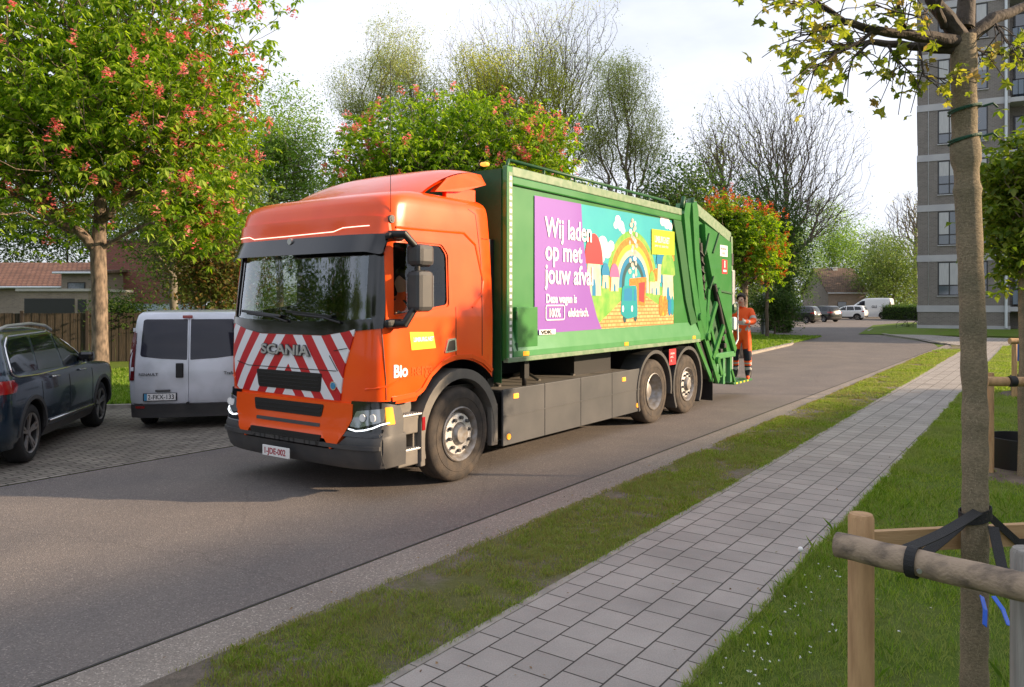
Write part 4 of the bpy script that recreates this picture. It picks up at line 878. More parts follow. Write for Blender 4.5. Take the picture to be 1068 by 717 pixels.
for k in range(9):
    a = 2.9-k*.16; hy.tube([(8.30+.012*k, -1.20-.02*(k % 2), a), (8.36+.015*k, -1.25, a-.08), (8.40+.012*k, -1.20, a-.14)], .016, 6)
for k in range(4): hy.tube([(8.2+.05*k, -1.16, 3.3-.05*k), (8.28+.05*k, -1.20, 2.6), (8.5+.05*k, -1.19, 1.8), (8.9+.06*k, -1.18, 1.2)], .012, 6)
for x, z in ((9.5, 1.25), (9.6, 1.1), (9.4, 1.0), (9.55, .75)): hy.box((x-.06, -1.22, z-.05), (x+.06, -1.12, z+.05), bev=.02)
hy.build('hydraulic_cylinder', 'grille_black', tail)
for a, b in (((8.72, 3.25), (8.50, 2.85)), ((9.25, 3.30), (8.92, 2.9)), ((8.95, 2.45), (8.75, 2.2)), ((9.30, 2.18), (9.98, 2.14))): MB().bar((a[0], -1.215, a[1]), (b[0], -1.215, b[1]), .035, .03).build('stiffener', 'green_dark', tail)
for p_ in ([(7.50, -1.22, 3.80), (7.42, -1.22, 3.60)], [(7.95, -1.2, 3.84), (8.0, -1.2, 3.6)]): MB().tube(p_, .04, 8).build('lifting_eye', 'green_dark', tail)
sgn = MB(); sgn.box((9.33, -1.206, 2.86), (9.74, -1.200, 3.08), bev=.004); q = sgn.build('white_sign', 'white', tail); text('MAXIMAAL', .075, 'plastic_dark', (9.36, -1.2075, 2.985), '-y', q, sx=.85, ext=.0005); text('3 KM/U', .075, 'plastic_dark', (9.40, -1.2075, 2.895), '-y', q, sx=.85, ext=.0005)
sgn = MB(); sgn.box((9.43, -1.206, 2.52), (9.72, -1.200, 2.80), bev=.03); q = sgn.build('red_sign', 'red', tail)
q2 = MB(); q2.box((9.555, -1.209, 2.64), (9.60, -1.2065, 2.78)); q2.box((9.49, -1.209, 2.56), (9.665, -1.2065, 2.60)); q2.build('sign_mark', 'white', q)
rp = MB(); rp.box((10.06, -1.20, 1.80), (10.22, -1.0, 2.62), bev=.03); rp.build('rear_column', 'metal_post', tail)
rp = MB(); rp.box((10.05, -1.25, 1.72), (10.25, -.95, 1.95), bev=.08); rp.build('rear_lamp_guard', 'green_dark', tail)
rp = MB(); rp.box((10.05, -1.24, 1.40), (10.2, -1.05, 1.66), bev=.03); rp.build('control_box', 'white', tail)
rp = MB(); rp.box((10.02, -1.2, 2.7), (10.12, -1.0, 2.95), bev=.02); rp.box((10.12, -1.15, 2.66), (10.16, -1.05, 3.0)); rp.build('rear_lamp', 'black', tail)
rp = MB(); rp.tube([(10.24, -1.22, 1.95), (10.30, -1.22, 1.9), (10.30, -1.22, 1.2), (10.2, -1.2, 1.1)], .018, 8); rp.tube([(10.12, -1.16, 1.4), (10.12, -1.16, .4)], .02, 8); rp.build('grab_handle', 'alu', tail)
stp = MB(); stp.box((9.95, -1.27, .30), (11.05, -.75, .345), bev=.01); stp.bar((9.9, -1.22, .60), (10.1, -1.22, .33), .06, .05); stp.bar((9.9, -.8, .60), (10.1, -.8, .33), .06, .05); sto = stp.build('rear_step', 'green_paint', tail)
q = MB()
for k in range(4): q.box((10.05+k*.22, -1.276, .305), (10.14+k*.22, -1.27, .34))
q.build('step_edge_marks', 'yellow_label', sto)
hp = MB(); hp.box((10.02, -1.0, .9), (10.5, 1.0, 1.1)); hp.box((10.02, -1.0, 1.1), (10.06, 1.0, 3.1)); hp.build('hopper', 'green_dark', tail)

# ------------------------------------------------------------ cars and vans
def car_wheel(parent, x, y, sg, r, spokes=5, wd=.22, m='rim_grey', double=True):
    yo = sg*y; s = sg; t = MB(); ri = r*.69
    t.lathe([(ri, yo-s*.005), (ri+.01, yo+s*.004), (r*.85, yo+s*.006), (r*.96, yo-s*.01), (r, yo-s*.035), (r, yo-s*(wd-.03)), (r*.93, yo-s*wd), (ri, yo-s*wd)], c=(x, 0, r), seg=44, cap=False)
    w = t.build('wheel', 'rubber_clean', parent); q = MB()
    q.lathe([(ri, yo-s*.0), (ri*.96, yo-s*.004), (ri*.93, yo-s*.03), (ri*.9, yo-s*.13), (.001, yo-s*.13)], c=(x, 0, r), seg=40, cap=False); q.build('rim_barrel', 'frame_dark', w)
    q = MB()
    for k in range(spokes):
        a = 2*math.pi*(k+.25)/spokes
        for da in ((-.13, .13) if double else (0,)):
            p0 = Vector((x+.03*math.cos(a), yo-s*.035, r+.03*math.sin(a))); p1 = Vector((x+ri*.93*math.cos(a+da), yo-s*.015, r+ri*.93*math.sin(a+da)))
            q.bar(p0, p1, .030, .022)
    q.lathe([(ri, yo+s*.004), (ri*.93, yo-s*.006), (ri*.93, yo-s*.02), (ri, yo-s*.02)], c=(x, 0, r), seg=40, closed=True)
    q.tube([(x, yo-s*.05, r), (x, yo-s*.015, r)], .04, 14); q.build('rim', m, w); return w

def build_car(name, label, cat, loc, head, rows, paint, L, axles, wr, belt, win, tailz, group=None, Df=.5, Dr=.35, track=.0, trim='chrome', detail=True, rails=False, sd_plate=None, pr=3.2, lampw=.35):
    """head: direction the car points to"""
    rz = math.atan2(-head[1], -head[0]); root = empty(name, (loc[0], loc[1], .004), rz, label, cat, group)
    S = Shell(smoothrows(rows), Df=Df, pf=2.6, Dr=Dr, pr=pr); body = S.mesh().build('body', paint, root)
    cuts_ = []
    for ax in axles:
        a = MB(); a.lathe([(wr+.055, -2), (wr+.055, 2)], c=(ax, 0, wr+.01), seg=40); cuts_.append(a)
    cut(body, cuts_)
    f = MB(); wmax = max(r[3] for r in rows); f.box((.3, -wmax+.16, .22), (L-.25, wmax-.16, .75)); f.build('underbody', 'black', root)
    for ax in axles:
        for sg in (-1, 1): car_wheel(root, ax, wmax-.035, sg, wr)
    for sg in (-1, 1):
        P = lambda x, z, off, sg=sg: S.side(x, z, sg, off)
        # black lower cladding
        c = MB(); patch([(axles[0]+wr+.06, rows[0][0]+.01), (axles[0]+wr+.06, rows[0][0]+.13), (axles[1]-wr-.06, rows[0][0]+.13), (axles[1]-wr-.06, rows[0][0]+.01)], P, .008, .02, .2, mb=c)
        for ax in axles:
            for k in range(18):
                a0, a1 = math.pi*(k/18), math.pi*((k+1)/18); r0 = wr+.05
                q = [(ax+r*math.cos(a), wr+.01+r*math.sin(a)) for a, r in ((a0, r0), (a1, r0), (a1, r0+.05), (a0, r0+.05))]
                c.add([P(x, z, .012) for x, z in q]+[P(x, z, -.02) for x, z in q], [(0, 1, 2, 3), (3, 2, 6, 7), (0, 4, 5, 1)])
        c.build('cladding', 'plastic_dark' if detail else 'black', root)
        for wi, w in enumerate(win):
            patch(rpoly(w, .035), P, .004, .015, .1).build('side_window', 'car_glass', root)
        if detail:
            t = MB(); allx = [p[0] for w in win for p in w]; x0, x1 = min(allx), max(allx)
            ring_ = rpoly(belt, .07, 5)
            for a, b in zip(ring_, ring_[1:]+ring_[:1]):
                k = max(1, int((Vector(a)-Vector(b)).length/.12))
                t.tube([P(a[0]+(b[0]-a[0])*i/k, a[1]+(b[1]-a[1])*i/k, .008) for i in range(k+1)], .011, 5)
            t.build('window_trim', trim, root)
            for hx in (axles[0]+.88, axles[0]+1.95):
                h = MB(); h.tube([P(hx, tailz+.02, .01), P(hx+.04, tailz+.02, .035), P(hx+.2, tailz+.025, .035), P(hx+.24, tailz+.025, .01)], .014, 8); h.build('door_handle', 'chrome', root)
            for x in (axles[0]+.52, axles[0]+1.52, axles[1]-.30):
                MB().tube([P(x, .40+.07*i, .001) for i in range(9)], .004, 4).build('shut_line', 'black', root)
            q = MB(); q.tube([P(axles[0]+.5, .41, .014), P(axles[1]-.5, .43, .014)], .012, 6); q.build('sill_trim', trim, root)
            q = MB(); xm = x0+.10; p = P(xm, belt[0][1]+.06, .0); q.box((p.x-.06, p.y, p.z-.03), (p.x+.10, p.y+sg*.20, p.z+.13), bev=.05); q.build('wing_mirror', 'car_black', root)
            if rails:
                q = MB(); q.tube([Vector((2.30, sg*.63, 1.57)), Vector((2.5, sg*.62, 1.635)), Vector((3.0, sg*.61, 1.675)), Vector((3.7, sg*.60, 1.66)), Vector((4.0, sg*.60, 1.61)), Vector((4.12, sg*.60, 1.55))], .020, 8); q.build('roof_rail', 'alu', root)
        # tail lamps wrap around
        q = MB(); rz_ = S.at(tailz)[1]; patch(rpoly([(rz_-.42, tailz+.03), (rz_-.30, tailz+.09), (rz_-.03, tailz+.09), (rz_-.03, tailz-.06), (rz_-.34, tailz-.05)], .02), P, .012, .02, .04, mb=q)
        patch(rpoly([(sg*(wmax-.02), tailz+.09), (sg*(wmax-lampw), tailz+.07), (sg*(wmax-lampw), tailz-.03), (sg*(wmax-.02), tailz-.06)], .01), lambda y, z, off: S.rear(y, z, off), .012, .02, .04, mb=q); q.build('tail_lamp', 'red_lamp', root)
        q = MB(); patch(rpoly([(sg*(wmax-.03), .80), (sg*(wmax-.35), .76), (sg*(wmax-.35), .66), (sg*(wmax-.03), .68)], .01), lambda y, z, off: S.front(y, z, off), .010, .02, .04, mb=q); q.build('headlight', 'lamp_glass', root)
    RR = lambda y, z, off: S.rear(y, z, off); FF = lambda y, z, off: S.front(y, z, off)
    zt = rows[-1][0]
    patch(rpoly([(-.60, tailz+.17), (-.50, zt-.13), (.50, zt-.13), (.60, tailz+.17)], .06), RR, .006, .02, .08).build('rear_window', 'car_glass', root)
    patch(rpoly([(-.62, tailz+.20), (-.50, zt-.10), (.50, zt-.10), (.62, tailz+.20)], .05), FF, .006, .02, .06).build('windscreen', 'car_glass', root)
    patch(rpoly([(-.8, .36), (-.8, .50), (.8, .50), (.8, .36)], .03), RR, .012, .03, .08).build('rear_bumper', 'plastic_dark', root)
    pl = MB(); p = RR(0, tailz-.12, .02); pl.box((p.x-.01, -.26, p.z-.055), (p.x+.005, .26, p.z+.055)); pl.build('licence_plate', 'plate_white', root)
    return root, S
HEAD = (-.22, .975)
suv_rows = [(.24, .18, 4.45, .84), (.36, .06, 4.57, .90), (.55, .0, 4.62, .915), (.80, .01, 4.62, .917), (.93, .08, 4.60, .905), (1.0, .32, 4.58, .893), (1.06, .95, 4.565, .875), (1.10, 1.20, 4.555, .855), (1.2, 1.42, 4.52, .825), (1.4, 1.80, 4.44, .755), (1.52, 2.08, 4.36, .705), (1.59, 2.35, 4.26, .655), (1.635, 2.7, 4.1, .56), (1.65, 3.1, 3.8, .40)]
suv_win = [[(1.72, 1.11), (2.15, 1.44), (2.42, 1.52), (2.52, 1.52), (2.52, 1.08)], [(2.60, 1.08), (2.60, 1.525), (3.28, 1.525), (3.42, 1.10)], [(3.50, 1.10), (3.37, 1.525), (3.95, 1.50), (4.10, 1.38), (4.16, 1.14)]]
suv_belt = [(1.62, 1.055), (2.12, 1.47), (2.42, 1.565), (3.95, 1.545), (4.15, 1.42), (4.24, 1.12), (4.10, 1.07), (3.5, 1.045)]
build_car('parked_car', 'dark blue station car with chrome window trim parked beside the silver van', 'car', (-7.57, 12.83), HEAD, suv_rows, 'suv_blue', 4.63, (.90, 3.72), .355, suv_belt, suv_win, .96, rails=True, group='parked cars')
for nm, lab, px, Y, hd, pnt, rws in (('parked_car', 'black estate car nearest the low hedge at the far car park', 829, 74, (-.72, .69), 'car_black', suv_rows), ('parked_car', 'black car between another black car and the white hatchback', 854, 79, (-.42, .90), 'car_black', suv_rows), ('parked_car', 'white hatchback parked in front of the white van', 882, 88, (-.80, .60), 'white_paint', suv_rows)):
    # loc is the front centre; px/Y the middle of the car
    h = Vector(hd).normalized(); c = Vector((PX(px, Y), Y))+h*2.3
    build_car(nm, lab, 'car', (c.x, c.y), hd, rws, pnt, 4.63, (.90, 3.72), .33, suv_belt, suv_win, .96, detail=False, group='parked cars')
van_rows = [(.22, .12, 4.70, .88), (.5, .02, 4.76, .935), (.9, .03, 4.77, .95), (1.05, .25, 4.765, .95), (1.15, .75, 4.76, .945), (1.3, 1.05, 4.745, .925), (1.6, 1.5, 4.72, .885), (1.8, 1.85, 4.69, .855), (1.89, 2.05, 4.66, .83), (1.94, 2.3, 4.60, .77), (1.965, 2.8, 4.4, .6)]
def build_van(label, loc, head, paint, near):
    rz = math.atan2(-head[1], -head[0]); root = empty('parked_van', (loc[0], loc[1], .004), rz, label, 'van', 'parked vans')
    S = Shell(smoothrows(van_rows), Df=.5, pf=2.6, Dr=.10, pr=2.6); body = S.mesh().build('body', paint, root); cc = []
    for ax in (.85, 3.95):
        a = MB(); a.lathe([(.40, -2), (.40, 2)], c=(ax, 0, .33), seg=40); cc.append(a)
    cut(body, cc); f = MB(); f.box((.3, -.8, .24), (4.6, .8, .8)); f.build('underbody', 'black', root)
    for ax in (.85, 3.95):
        for sg in (-1, 1): car_wheel(root, ax, .915, sg, .325)
    RR = lambda y, z, off: S.rear(y, z, off)
    for sg in (-1, 1):
        P = lambda x, z, off, sg=sg: S.side(x, z, sg, off)
        patch(rpoly([(1.40, 1.25), (1.75, 1.68), (2.25, 1.70), (2.25, 1.22)], .05), P, .006, .02, .1).build('side_window', 'tint_glass', root)
        q = MB(); patch([(4.66, .80), (4.70, 1.62), (4.60, 1.62), (4.50, .8)], P, .014, .03, .05, mb=q); patch(rpoly([(sg*.935, .82), (sg*.865, .82), (sg*.835, 1.60), (sg*.865, 1.60)], .01), RR, .016, .03, .05, mb=q); q.build('tail_lamp', 'lamp_dark', root)
        q = MB(); patch([(4.3, .30), (4.3, .44), (4.72, .44), (4.72, .30)], P, .02, .05, .1, mb=q); q.build('bumper_side', 'plastic_dark', root)
        # rear door leaf
        d = patch(rpoly([(sg*.006, .44), (sg*.845, .44), (sg*.85, .9), (sg*.82, 1.60), (sg*.775, 1.905), (sg*.006, 1.915)], [.0, .03, .01, .02, .06, .0]), RR, .022, .03, .06).build('rear_door', paint, root)
        if near:
            patch(rpoly([(sg*.025, 1.15), (sg*.45, 1.175), (sg*.74, 1.21), (sg*.765, 1.24), (sg*.725, 1.80), (sg*.69, 1.82), (sg*.025, 1.82)], [.02, .02, .05, .05, .06, .02, .02]), RR, .027, .012, .06).build('door_window', 'tint_glass', d)
            patch(rpoly([(sg*.12, .47), (sg*.12, .66), (sg*.76, .66), (sg*.76, .47)] if sg > 0 else [(-.78, .45), (-.78, .68), (-.05, .68), (-.05, .45)], .03), RR, .0235, .01, .1).build('door_recess', paint, d)
            q = MB(); q.box((4.79, sg*.82, 1.62), (4.80, sg*.86, 1.68), bev=.004); q.box((4.775, sg*.86, .98), (4.80, sg*.90, 1.04), bev=.004); q.build('door_hinge', paint, d)
        patch(rpoly([(sg*.845, .36), (sg*.70, .36), (sg*.70, .40), (sg*.845, .40)], .01), RR, .035, .012, .06).build('bumper_reflector', 'red_lamp', root)
    patch(rpoly([(-.93, .20), (-.93, .425), (.93, .425), (.93, .20)], .03), RR, .028, .08, .08).build('rear_bumper', 'plastic_dark', root)
    if near:
        q = MB(); q.box((4.745, -.10, 1.835), (4.77, .06, 1.885), bev=.02); q.build('brake_light', 'red_lamp', root)
        q = MB(); q.box((4.79, -.20, .86), (4.815, -.08, 1.10), bev=.045); q.build('door_handle', 'black', root)
        q = MB(); q.box((4.795, -.52, .635), (4.825, -.28, .67), bev=.02); q.build('plate_lamp', 'plastic_dark', root)
        q = MB(); q.box((4.797, -.71, .485), (4.805, -.18, .615), bev=.004); q.build('plate_surround', 'navy', root)
        q = MB(); q.box((4.80, -.69, .495), (4.81, -.20, .605), bev=.002); pq = q.build('licence_plate', 'plate_white', root); text('2-FKX-133', .105, 'navy', (4.8115, -.635, .515), '+x', pq, bold=.001, sx=.88, ext=.0008)
        q = MB(); q.box((4.811, -.69, .495), (4.8125, -.645, .605)); q.build('plate_band', 'ad_blue', pq)
        text('RENAULT', .06, 'skirt_grey', (4.795, -.78, .90), '+x', root, name='maker_lettering', bold=.001, sx=1.15)
        text('Trafic', .07, 'skirt_grey', (4.79, .56, .90), '+x', root, name='model_lettering', bold=.001, sx=1.1)
        q = MB(); q.tube([(4.8, 0, .45), (4.93, 0, .45)], .02, 8); q.build('tow_bar', 'black', root)
    else:
        text('GLS', .30, 'black', (2.9, -.96, 1.05), '-y', root, bold=.01, proj=lambda p: S.side(p.x, p.z, -1, .01)); root.scale = (1.15, 1.08, 1.28)
    return root
build_van('silver van with dark rear windows parked between the blue car and the truck', (-6.02, 16.45), HEAD, 'silver_paint', True).scale = (1, .91, .93)
hv = Vector((-.80, .60)).normalized(); cv = Vector((PX(906, 92), 92))+hv*2.8
build_van('tall white van parked beside the hedge in the far car park', (cv.x, cv.y), hv, 'white_paint', False)

# ------------------------------------------------------------ people
def skin_body(name, joints, bones, mats, matfn, parent=None, loc=(0, 0, 0), rz=0., lv=2):
    """joints: id -> (pos, radius); bones: pairs. matfn(point, bone) -> material slot"""
    ids = list(joints); me = bpy.data.meshes.new(name); me.from_pydata([joints[i][0] for i in ids], [(ids.index(a), ids.index(b)) for a, b in bones], [])
    ob = bpy.data.objects.new(name, me); link(ob); md = ob.modifiers.new('s', 'SKIN'); md.use_smooth_shade = True
    for i, k in enumerate(ids):
        r = joints[k][1]; me.skin_vertices[0].data[i].radius = (r, r) if not isinstance(r, tuple) else r
        me.skin_vertices[0].data[i].use_root = (i == 0)
    sb = ob.modifiers.new('u', 'SUBSURF'); sb.levels = lv; sb.render_levels = lv
    bpy.context.view_layer.update(); m2 = bpy.data.meshes.new_from_object(ob.evaluated_get(bpy.context.evaluated_depsgraph_get())); ob.modifiers.clear(); ob.data = m2
    m2.materials.clear()
    for m in mats: m2.materials.append(M[m])
    seg = [(a, b, Vector(joints[a][0]), Vector(joints[b][0])) for a, b in bones]
    for p in m2.polygons:
        c = p.center; best = None
        for a, b, A, B in seg:
            d = B-A; t = max(0, min(1, (c-A).dot(d)/d.length_squared)); q = (A+d*t-c).length-.6*(joints[a][1]*(1-t)+joints[b][1]*t)
            if best is None or q < best[0]: best = (q, a, b, t)
        p.material_index = matfn(c, best[1], best[2], best[3]); p.use_smooth = True
    ob.location = loc; ob.rotation_euler = (0, 0, rz)
    if parent: ob.parent = parent
    return ob
def hand_joints(J, B, w, root, d, side, tag_, sc=1.):
    """palm and five curled fingers from wrist point w along d"""
    w = Vector(w); d = Vector(d).normalized(); s_ = Vector(side).normalized(); n_ = d.cross(s_).normalized()
    J[tag_+'p'] = (tuple(w+d*.055*sc), .026*sc); B.append((root, tag_+'p'))
    for k, (o, L) in enumerate(((-.030, .032), (-.010, .037), (.010, .034), (.028, .027))):
        a = w+d*.09*sc+s_*o*sc; b = a+d*L*sc-n_*.012*sc; c = b+d*L*.3*sc-n_*L*.8*sc
        for i, (p, r) in enumerate(((a, .010), (b, .009), (c, .008))): J[f'{tag_}f{k}{i}'] = (tuple(p), r*sc)
        B += [(tag_+'p', f'{tag_}f{k}0'), (f'{tag_}f{k}0', f'{tag_}f{k}1'), (f'{tag_}f{k}1', f'{tag_}f{k}2')]
    a = w+d*.035*sc-s_*.035*sc; b = a+d*.03*sc-s_*.02*sc-n_*.01*sc
    J[tag_+'t0'] = (tuple(a), .012*sc); J[tag_+'t1'] = (tuple(b), .010*sc); B += [(tag_+'p', tag_+'t0'), (tag_+'t0', tag_+'t1')]
# worker: local frame, faces +x... placed on the step, facing the tailgate
J = {'pel': ((0, 0, .93), .145), 'sp1': ((.01, 0, 1.12), .165), 'sp2': ((.02, 0, 1.32), .18), 'nk': ((.03, 0, 1.49), .065), 'hd0': ((.055, 0, 1.58), .072), 'hd1': ((.065, 0, 1.68), .092), 'hd2': ((.055, 0, 1.75), .066), 'ns': ((.15, 0, 1.645), .016)}
B = [('pel', 'sp1'), ('sp1', 'sp2'), ('sp2', 'nk'), ('nk', 'hd0'), ('hd0', 'hd1'), ('hd1', 'hd2'), ('hd1', 'ns')]
for s_, nm in ((1, 'l'), (-1, 'r')):
    J.update({nm+'h': ((0, s_*.10, .88), .118), nm+'k': ((.05, s_*.13, .50), .090), nm+'a': ((-.01, s_*.14, .12), .070), nm+'f': ((.12, s_*.15, .045), .042), nm+'t': ((.19, s_*.155, .035), .032), nm+'hl': ((-.05, s_*.14, .05), .042),
              nm+'s': ((.02, s_*.20, 1.42), .09), nm+'e': ((.16, s_*.28, 1.19), .070), nm+'w': ((.36, s_*.20, 1.30) if nm == 'r' else (.40, s_*.14, 1.22), .042)})
    B += [('pel', nm+'h'), (nm+'h', nm+'k'), (nm+'k', nm+'a'), (nm+'a', nm+'f'), (nm+'f', nm+'t'), (nm+'a', nm+'hl'), ('sp2', nm+'s'), (nm+'s', nm+'e'), (nm+'e', nm+'w')]
    hand_joints(J, B, J[nm+'w'][0], nm+'w', (1, -s_*.2, .25), (0, 0, 1), nm)
def wm(c, a, b, t):
    z = c.z; k = a+b
    if a in ('hd0', 'hd1', 'nk') and b in ('hd0', 'hd1', 'hd2', 'ns') and z > 1.52: return 1
    if any(q in b for q in ('p', 'f0', 'f1', 'f2', 'f3', 't0', 't1')) and b not in ('sp1', 'sp2') and c.x > .33: return 4
    if a in ('lh', 'rh', 'lk', 'rk', 'la', 'ra', 'pel') and z < .92:
        if z < .17: return 3
        if .20 < z < .25 or .31 < z < .36: return 2
        if .38 < z < .62 and c.x > .03: return 5
        if .17 < z < .30: return 5
        return 0
    if a in ('pel', 'sp1', 'sp2') and (1.02 < z < 1.075 or 1.17 < z < 1.225): return 2
    if a in ('ls', 'rs', 'le', 're') and .55 < t < .72: return 2
    return 0
stepw = TC+U*10.80+(-N)*(-1.13)
wk = skin_body('person', J, B, ['hivis', 'skin', 'reflective', 'boot', 'glove', 'navy'], wm, loc=(stepw.x, stepw.y, .347), rz=math.pi/2-TH+math.pi+.12)
tag(wk, 'worker in orange high visibility clothes riding on the rear step of the truck', 'person')
hr = MB(); bm = bmesh.new(); bmesh.ops.create_icosphere(bm, subdivisions=3, radius=1)
for v in bm.verts: v.co = Vector((v.co.x*.108+.035, v.co.y*.095, v.co.z*.105+1.705))
bmesh.ops.bisect_plane(bm, geom=bm.verts[:]+bm.edges[:]+bm.faces[:], plane_co=(.06, 0, 1.68), plane_no=(.75, 0, -.66), clear_outer=True)
hr.frombm(bm, 0, True); h_ = hr.build('hair', 'hair', wk)
q = MB(); q.box((-.14, -.13, 1.24), (-.02, .13, 1.42), bev=.05); q.tube([(-.05, -.1, 1.45), (-.09, 0, 1.42), (-.05, .1, 1.45)], .05, 8); q.build('hood', 'hivis', wk)
for s_ in (-1, 1):
    q = MB(); q.tube([(.062, s_*.095, 1.63), (.055, s_*.105, 1.665)], .018, 8); q.build('ear', 'skin', wk)
    q = MB(); q.tube([(.148, s_*.034, 1.672), (.156, s_*.034, 1.672)], .010, 8); q.build('eye', 'black', wk)
q = MB(); q.tube([(.142, -.025, 1.605), (.150, 0, 1.603), (.142, .025, 1.605)], .006, 6); q.build('mouth', 'red', wk)
# driver, seated behind the wheel
J = {'pel': ((1.32, 0, 1.52), .15), 'sp1': ((1.36, 0, 1.68), .14), 'sp2': ((1.36, 0, 1.88), .16), 'nk': ((1.33, 0, 2.04), .06), 'hd0': ((1.30, 0, 2.12), .07), 'hd1': ((1.29, 0, 2.22), .090), 'hd2': ((1.30, 0, 2.29), .062), 'ns': ((1.20, 0, 2.19), .015)}
J = {k: ((v[0][0]-.42 if k != 'pel' else .95, v[0][1], v[0][2]), v[1]) for k, v in J.items()}
B = [('pel', 'sp1'), ('sp1', 'sp2'), ('sp2', 'nk'), ('nk', 'hd0'), ('hd0', 'hd1'), ('hd1', 'hd2'), ('hd1', 'ns')]
for s_, nm in ((1, 'l'), (-1, 'r')):
    J.update({nm+'h': ((.85, s_*.12, 1.50), .095), nm+'k': ((.50, s_*.15, 1.50), .07), nm+'a': ((.50, s_*.15, 1.12), .05), nm+'f': ((.40, s_*.15, 1.08), .04), nm+'s': ((.94, s_*.19, 1.96), .07), nm+'e': ((.82, s_*.26, 1.74), .052), nm+'w': ((.66, s_*.20, 1.80), .036)})
    B += [('pel', nm+'h'), (nm+'h', nm+'k'), (nm+'k', nm+'a'), (nm+'a', nm+'f'), ('sp2', nm+'s'), (nm+'s', nm+'e'), (nm+'e', nm+'w')]
    hand_joints(J, B, J[nm+'w'][0], nm+'w', (-1, 0, .2), (0, 0, 1), nm, .9)
def dm(c, a, b, t):
    if c.z > 2.06: return 1
    if c.x < .64 and 1.7 < c.z < 1.95: return 1
    if c.z < 1.56: return 2
    if 1.66 < c.z < 1.72 or 1.80 < c.z < 1.84: return 3
    return 0
dp = TC+(-N)*(-.66); dr = skin_body('person', J, B, ['hivis', 'skin', 'navy', 'reflective'], dm, loc=(dp.x+U.x*.12, dp.y+U.y*.12, .0), rz=math.pi/2-TH)
tag(dr, 'driver in an orange vest sitting behind the steering wheel in the cab', 'person')
q = MB(); bm = bmesh.new(); bmesh.ops.create_icosphere(bm, subdivisions=3, radius=1)
for v in bm.verts: v.co = Vector((v.co.x*.10+.90, v.co.y*.09, v.co.z*.09+2.26))
q.frombm(bm, 0, True); q.build('hair', 'hair', dr)

# ------------------------------------------------------------ trees
def tree_skeleton(base, targets, trunk_top, bf=.55, seg=.5, seed=0, trunk_seg=6, lean=(0, 0), droop=0., lift=.10, jig=.06, fk=.45):
    """grow branches from a trunk to every target by the shortest detour; returns nodes, parents"""
    r = np.random.default_rng(seed); P = [np.array(base, float)]; par = [-1]; plen = [0.]
    bx_, by_, bz_ = base; top = np.array([bx_+lean[0], by_+lean[1], trunk_top])
    for k in range(1, trunk_seg+1):
        t = k/trunk_seg; p = P[0]*(1-t)+top*t+np.array([r.normal(0, .02), r.normal(0, .02), 0])*(trunk_top-bz_)*.25*math.sin(t*math.pi)
        P.append(p); par.append(k-1); plen.append(plen[-1]+np.linalg.norm(p-P[k-1]))
    first = max(1, int(trunk_seg*fk)); A = np.zeros((len(targets)*14+50, 3)); A[:len(P)] = P; L = np.zeros(len(A)); L[:len(P)] = plen; n = len(P); par = list(par)
    T = targets[np.argsort(np.linalg.norm(targets-top, axis=1))]
    for q in T:
        d = np.linalg.norm(A[first:n]-q, axis=1); up = np.maximum(0, A[first:n, 2]-q[2])*(.5-droop)
        j = first+int(np.argmin(d+bf*L[first:n]+up)); dd = np.linalg.norm(A[j]-q); k = max(1, min(12, int(dd/seg)))
        prev = j; a = A[j].copy()
        for i in range(1, k+1):
            t = i/k; p = a*(1-t)+q*t; p = p+r.normal(0, jig*dd/max(k, 2), 3)*(i < k); p[2] += lift*dd*math.sin(t*math.pi)
            if n >= len(A): break
            A[n] = p; L[n] = L[prev]+np.linalg.norm(p-A[prev]); par.append(prev); prev = n; n += 1
    return A[:n], np.array(par)
def branch_mesh(A, par, r_tip, r_base, mb_sides=5, expo=2.3, rmin=0., base_flare=1.3):
    n = len(A); w = np.zeros(n); ch = np.zeros(n, int)
    for i in range(n-1, 0, -1):
        if ch[i] == 0: w[i] += 1
        w[par[i]] += w[i]; ch[par[i]] += 1
    rad = r_tip*w**(1/expo); s = r_base/rad[1]
    k = math.log(r_base/r_tip)/math.log(max(w[1], 2)); rad = r_tip*w**k; rad = np.maximum(rad, rmin); rad[0] = rad[1]*base_flare
    idx = np.arange(1, n); a, b = A[par[idx]], A[idx]; ra = np.minimum(rad[par[idx]], rad[idx]*1.35); rb = rad[idx]; ra[:1] = rad[0]
    d = b-a; ln = np.linalg.norm(d, axis=1, keepdims=True)+1e-9; d = d/ln
    ref = np.where(np.abs(d[:, 2:3]) < .9, np.array([[0, 0, 1.]]), np.array([[1., 0, 0]])); x = np.cross(d, ref); x /= np.linalg.norm(x, axis=1, keepdims=True)+1e-9; y = np.cross(d, x)
    # thick stems get more sides
    V = []; F = []; off = 0
    for lo, hi, S in ((0, .012, 3), (.012, .05, 5), (.05, 9, 10)):
        m = (rb >= lo) & (rb < hi)
        if not m.any(): continue
        an = np.arange(S)*2*np.pi/S; c, s_ = np.cos(an), np.sin(an)
        ring = x[m][:, None, :]*c[None, :, None]+y[m][:, None, :]*s_[None, :, None]
        bo = a[m][:, None, :]+ring*ra[m][:, None, None]; to = b[m][:, None, :]+d[m][:, None, :]*(rb[m]*.3)[:, None, None]+ring*rb[m][:, None, None]
        v = np.concatenate([bo, to], 1).reshape(-1, 3); q = m.sum(); base = off+np.arange(q)[:, None]*2*S; k0 = np.arange(S)[None, :]; k1 = (k0+1) % S
        f = np.stack([base+k0, base+k1, base+S+k1, base+S+k0], -1).reshape(-1, 4); V.append(v); F.append(f); off += len(v)
    return np.concatenate(V), np.concatenate(F), rad
